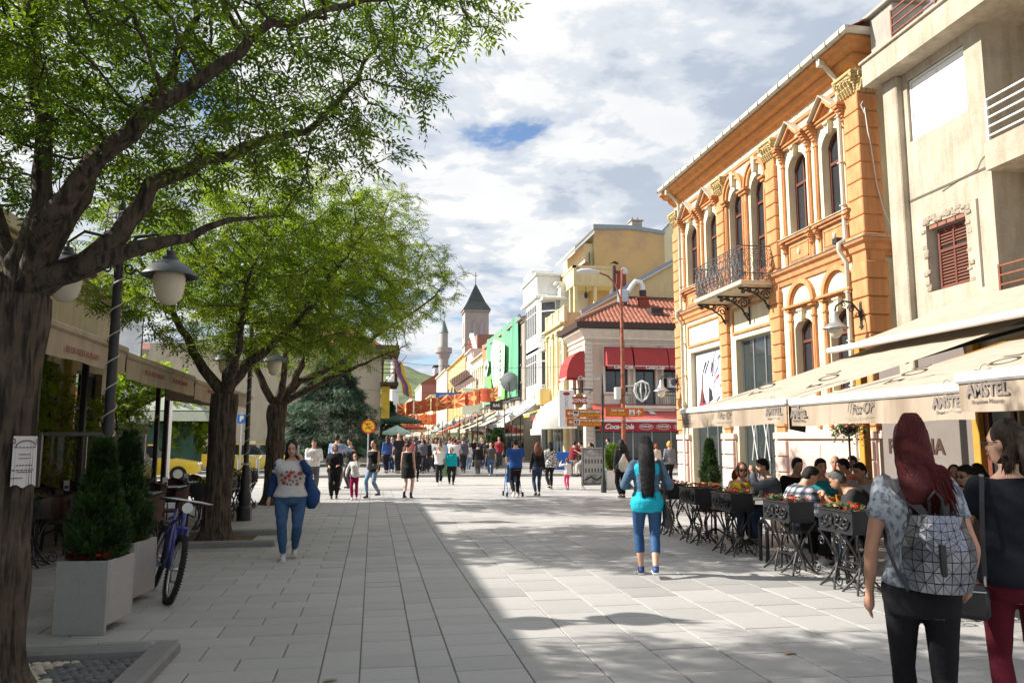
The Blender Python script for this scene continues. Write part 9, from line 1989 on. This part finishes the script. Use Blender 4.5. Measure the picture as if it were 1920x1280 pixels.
def shirt_pt(x,z,off=.0):
    K = TOR['f']
    for a,b_2 in zip(K[:-1],K[1:]):
        if a[0] <= z <= b_2[0]: f = (z - a[0])/(b_2[0] - a[0]);rx,ry,yo = [a[i] + (b_2[i] - a[i])*f for i in (1,2,3)];break
    bu = t0_info[PHW.name]['bulk'];rx = rx*bu + .02;ry = ry*bu*1.07 + .02;return W4(x,yo + ry*math.sqrt(max(0,1 - (x/rx) ** 2)) + off,z)
for nm,mt,spots_ in (('rose_print',M('rose_red',(.55,.06,.04),.7,var=.4,scale=40),[(-.12,1.24,.03),(-.06,1.20,.024),(.0,1.26,.032),(.03,1.21,.03),(.08,1.18,.028),(.10,1.11,.03),(.02,1.15,.02),(-.09,1.09,.024),(.13,1.22,.022)]),('leaf_print',M('print_leaf',(.05,.08,.04),.7),[(-.13,1.17,.016),(-.04,1.27,.014),(.06,1.27,.016),(-.03,1.13,.015),(.05,1.09,.016),(-.08,1.14,.013),(.13,1.15,.016),(.0,1.08,.012)])):
    q = MB()
    for i,(x,z,r_) in enumerate(spots_):
        for ring_ in ((1,.0),(.6,.004)) if nm == 'rose_print' else ((1,0),): q.add([shirt_pt(x + r_*ring_[0]*math.cos(t*PI/5)*(1 + .2*math.sin(t*3 + i)),z + r_*ring_[0]*math.sin(t*PI/5)*(1 + .2*math.cos(t*2 + i)),.010 + ring_[1]) for t in range(10)],[tuple(range(10))])
    q.build(nm,mt,PHW,world=False)
bb_ = thing('shoulder_bag','large soft blue bag hanging behind the woman on the phone','handbag',PHW.location,PHW.rotation_euler.z);q = MB();loft(q,[(W4(-.30,-.08,.72),.05,.10,0),(W4(-.31,-.08,.82),.10,.15,0),(W4(-.31,-.08,.95),.11,.15,0),(W4(-.27,-.08,1.1),.06,.09,0),(W4(-.2,-.04,1.38),.015,.02,0)],16);q.build('bag',cloth((.02,.06,.17)),bb_,True,world=False)
# bags of people further away
def item(name,label,cat,P_,who,fn,mat): 
    I_ = t0_info[who.name];q = MB();fn(q,I_['W']);o = q.build(name,mat,None,True);o.location = who.location;o.rotation_euler = who.rotation_euler;return tag(o,label,cat)
def byl(s_): return next(bpy.data.objects[n] for n in t0_info if n in bpy.data.objects and s_ in bpy.data.objects[n].get('label',''))
item('drawstring_bag','cream drawstring bag on the back of the woman in the dark jacket','bag',0,byl('cream drawstring'),lambda q,W: loft(q,[(W(-.04,-.22,.78),.08,.05,0),(W(-.06,-.24,.88),.15,.08,0),(W(-.06,-.23,1.05),.15,.08,0),(W(-.03,-.18,1.22),.05,.03,0),(W(.02,-.12,1.36),.012,.012,0)],14),cloth((.62,.58,.50)))
item('handbag','small beige handbag of the woman in the patterned blouse','handbag',0,byl('patterned blouse'),lambda q,W: (loft(q,[(W(.26,0,.84),.03,.10,0),(W(.27,0,.95),.05,.12,0),(W(.26,0,1.05),.03,.09,0)],12),q.tube([W(.25,-.05,1.05),W(.18,-.05,1.40)],.008,4)),cloth((.42,.36,.28)))
item('handbag','dark handbag of the blonde woman in grey','handbag',0,byl('blonde woman'),lambda q,W: (loft(q,[(W(-.26,0,.95),.04,.09,0),(W(-.26,0,1.1),.05,.10,0)],12),q.tube([W(-.25,-.05,1.1),W(-.17,-.05,1.42)],.008,4)),MBKL)
item('clutch_bag','black flat clutch held by the woman in ripped jeans','handbag',0,wj,lambda q,W: q.bbox(*(W(-.24,.05,.88)),*(W(-.18,.28,1.02)),.01),MBKL)
for i,(x,c,lb) in enumerate(((-.33,(.62,.62,.60),'white carrier bag in the hand of the woman in teal'),(.33,(.20,.35,.18),'green printed carrier bag of the woman in teal'))):
    item('carrier_bag',lb,'bag',0,tw,lambda q,W,x=x: loft(q,[(W(x,.05,.42),.10,.05,0),(W(x,.05,.5),.13,.07,0),(W(x,.05,.68),.10,.05,0),(W(x*.85,.05,.82),.02,.02,0)],12),M('carrier_%d' % i,c,.5,transl=.3))
# pushchair in front of the man in blue
pc = thing('pushchair','blue folding pushchair pushed by the man in the royal blue t shirt','pushchair',(bm.location.x,bm.location.y + .45,0));MBF = M('pushchair_blue',(.03,.14,.40),.6,var=.1)
q = MB()
for sx in (-.2,.2): q.tube([(sx,-.1,1.0),(sx,0,.95),(sx,.35,.12)],.012,5);q.tube([(sx,.1,.62),(sx,-.28,.10)],.012,5);q.tube([(sx,.3,.3),(sx,-.1,.35)],.010,5)
q.tube([(-.2,-.28,.1),(.2,-.28,.1)],.01,5);q.tube([(-.2,.1,.62),(.2,-.28,.12)],.008,4);q.tube([(.2,.1,.62),(-.2,-.28,.12)],.008,4);q.build('frame',MBF,pc,world=False);q = MB();q.bbox(-.2,-.05,.40,.2,.28,.44,.01);q.quad((-.2,-.05,.42),(.2,-.05,.42),(.2,-.16,.92),(-.2,-.16,.92));q.build('seat',MBF,pc,world=False)
for sx in (-.23,.23):
    for y in (-.30,.36): q = MB();q.tube([(sx - .02,y,.07),(sx + .02,y,.07)],.07,12);q.build('wheel',MTYR,pc,world=False)
# bar tables and blue barrier near the corner house
l_,_h = spot(1092,893);bt = table('tall red legged bar table between the two men in maroon',(l_[0],l_[1] + .3,0),MRD,.4,True,None);bt.scale = (1,1,1.4);q = MB();q.bbox(8.7,39.0,.15,9.9,39.1,1.05,.02);q.tube([(8.8,39.05,0),(8.8,39.05,.2)],.03,5);q.tube([(9.8,39.05,0),(9.8,39.05,.2)],.03,5);tag(q.build('terrace_screen',M('screen_blue',(.02,.12,.45),.5,var=.1)),'blue fabric terrace screen in front of the seated man in maroon','screen')
# stools under the people at the bar table
for px,lb in ((1073,'left man'),(1096,'right man'),(1112,'woman in white')):
    l_,_h = spot(px,893);q = MB();q.tube([(l_[0],l_[1],0),(l_[0],l_[1],.68)],.03,6);q.lathe([(.15,.68),(.16,.70),(.15,.72)],(l_[0],l_[1],0),12);q.lathe([(.2,0),(.19,.02)],(l_[0],l_[1],0),12);tag(q.build('bar_stool',MIR),'dark bar stool under the %s at the bar table' % lb,'stool','bar stools at the corner house')
run_jobs()
# ---- the crowd filling the long street
rc = random.Random(12);pos_ = []
mats_t = [cloth(c) for c in TOPS];mats_b = [cloth(c) for c in BOTS]
HL = ['short hair','long hair','short hair','bobbed hair','a bare head','long hair','short hair','a ponytail']
slots_done = False
for p in protos:
    for ch in KIDS[p.name]:
        for sl in ch.material_slots: sl.link = 'OBJECT'
used_n = {}
for i in range(235):
    for _ in range(40):
        y = 37.0 + 85*rc.random() ** 2.0;x = rc.uniform(1.1 - .012*(y - 38),7.2 - (y > 60)*.3)
        if y < 42: x = rc.uniform(.6,4.6)
        if all((x - a) ** 2 + (y - b_) ** 2 > .36 for a,b_ in pos_): break
    pos_.append((x,y));k = rc.randrange(8);tc_ = rc.choice([0,0,1,1,1,1,1,2,3,4,5,8,8,8,7,9,11]);bc_ = rc.randrange(6);away = rc.random() < .5;sc_ = rc.uniform(.93,1.06)
    d_ = 'near the kerb' if y < 46 else 'by the white awnings' if y < 60 else 'below the green banner' if y < 80 else 'beyond the red flags';lab = 'person in %s top, %s and %s, %s, %s' % (HNM[tc_],BNM[bc_],HL[k].replace('a ',''),'back turned' if away else 'facing camera',d_)
    c = dup(protos[k],(x,y,.1),(0 if away else PI) + rc.uniform(-.4,.4),lab,scale=(sc_,)*3)
    for ch in KIDS[c.name]:
        nm = ch.name.split('.')[0];base = next(b_ for b_ in KIDS[protos[k].name] if b_.name.split('.')[0] == nm)
        for sl,mm in zip(ch.material_slots,ch.data.materials): sl.link = 'OBJECT';sl.material = mats_t[tc_] if nm == 'top' else mats_b[bc_] if nm in ('trousers',) else mm
for p in protos:
    for ch in KIDS[p.name]: bpy.data.objects.remove(ch)
    bpy.data.objects.remove(p)
bpy.data.scenes.remove(TMP)
# ================================================================ tidy: meshes with no custom leftovers
for o in list(bpy.data.objects):
    if o.type == 'MESH' and len(o.data.vertices) == 0: print('EMPTY MESH',o.name)
seenl = {}
for o in COL.objects:
    if o.parent is None and o.get('label'): seenl.setdefault(o['label'],[]).append(o)
for l_,os_ in seenl.items():
    if len(os_) > 1 and not all(o.get('group') for o in os_): print('DUPLABEL',len(os_),l_)
um = {o.data.name: o.data for o in COL.objects if o.type == 'MESH'};print('UNIQUE',sum(sum(len(f_.vertices) - 2 for f_ in m_.polygons) if len(m_.polygons) < 300 else len(m_.polygons)*2 for m_ in um.values()))
print('OBJECTS',len(COL.objects),'TRIS',sum(len(o.data.polygons) for o in COL.objects if o.type == 'MESH'))
for l_ in seenl:
    if len(l_.split()) > 16 or len(l_.split()) < 4: print('LONG',len(l_.split()),l_)
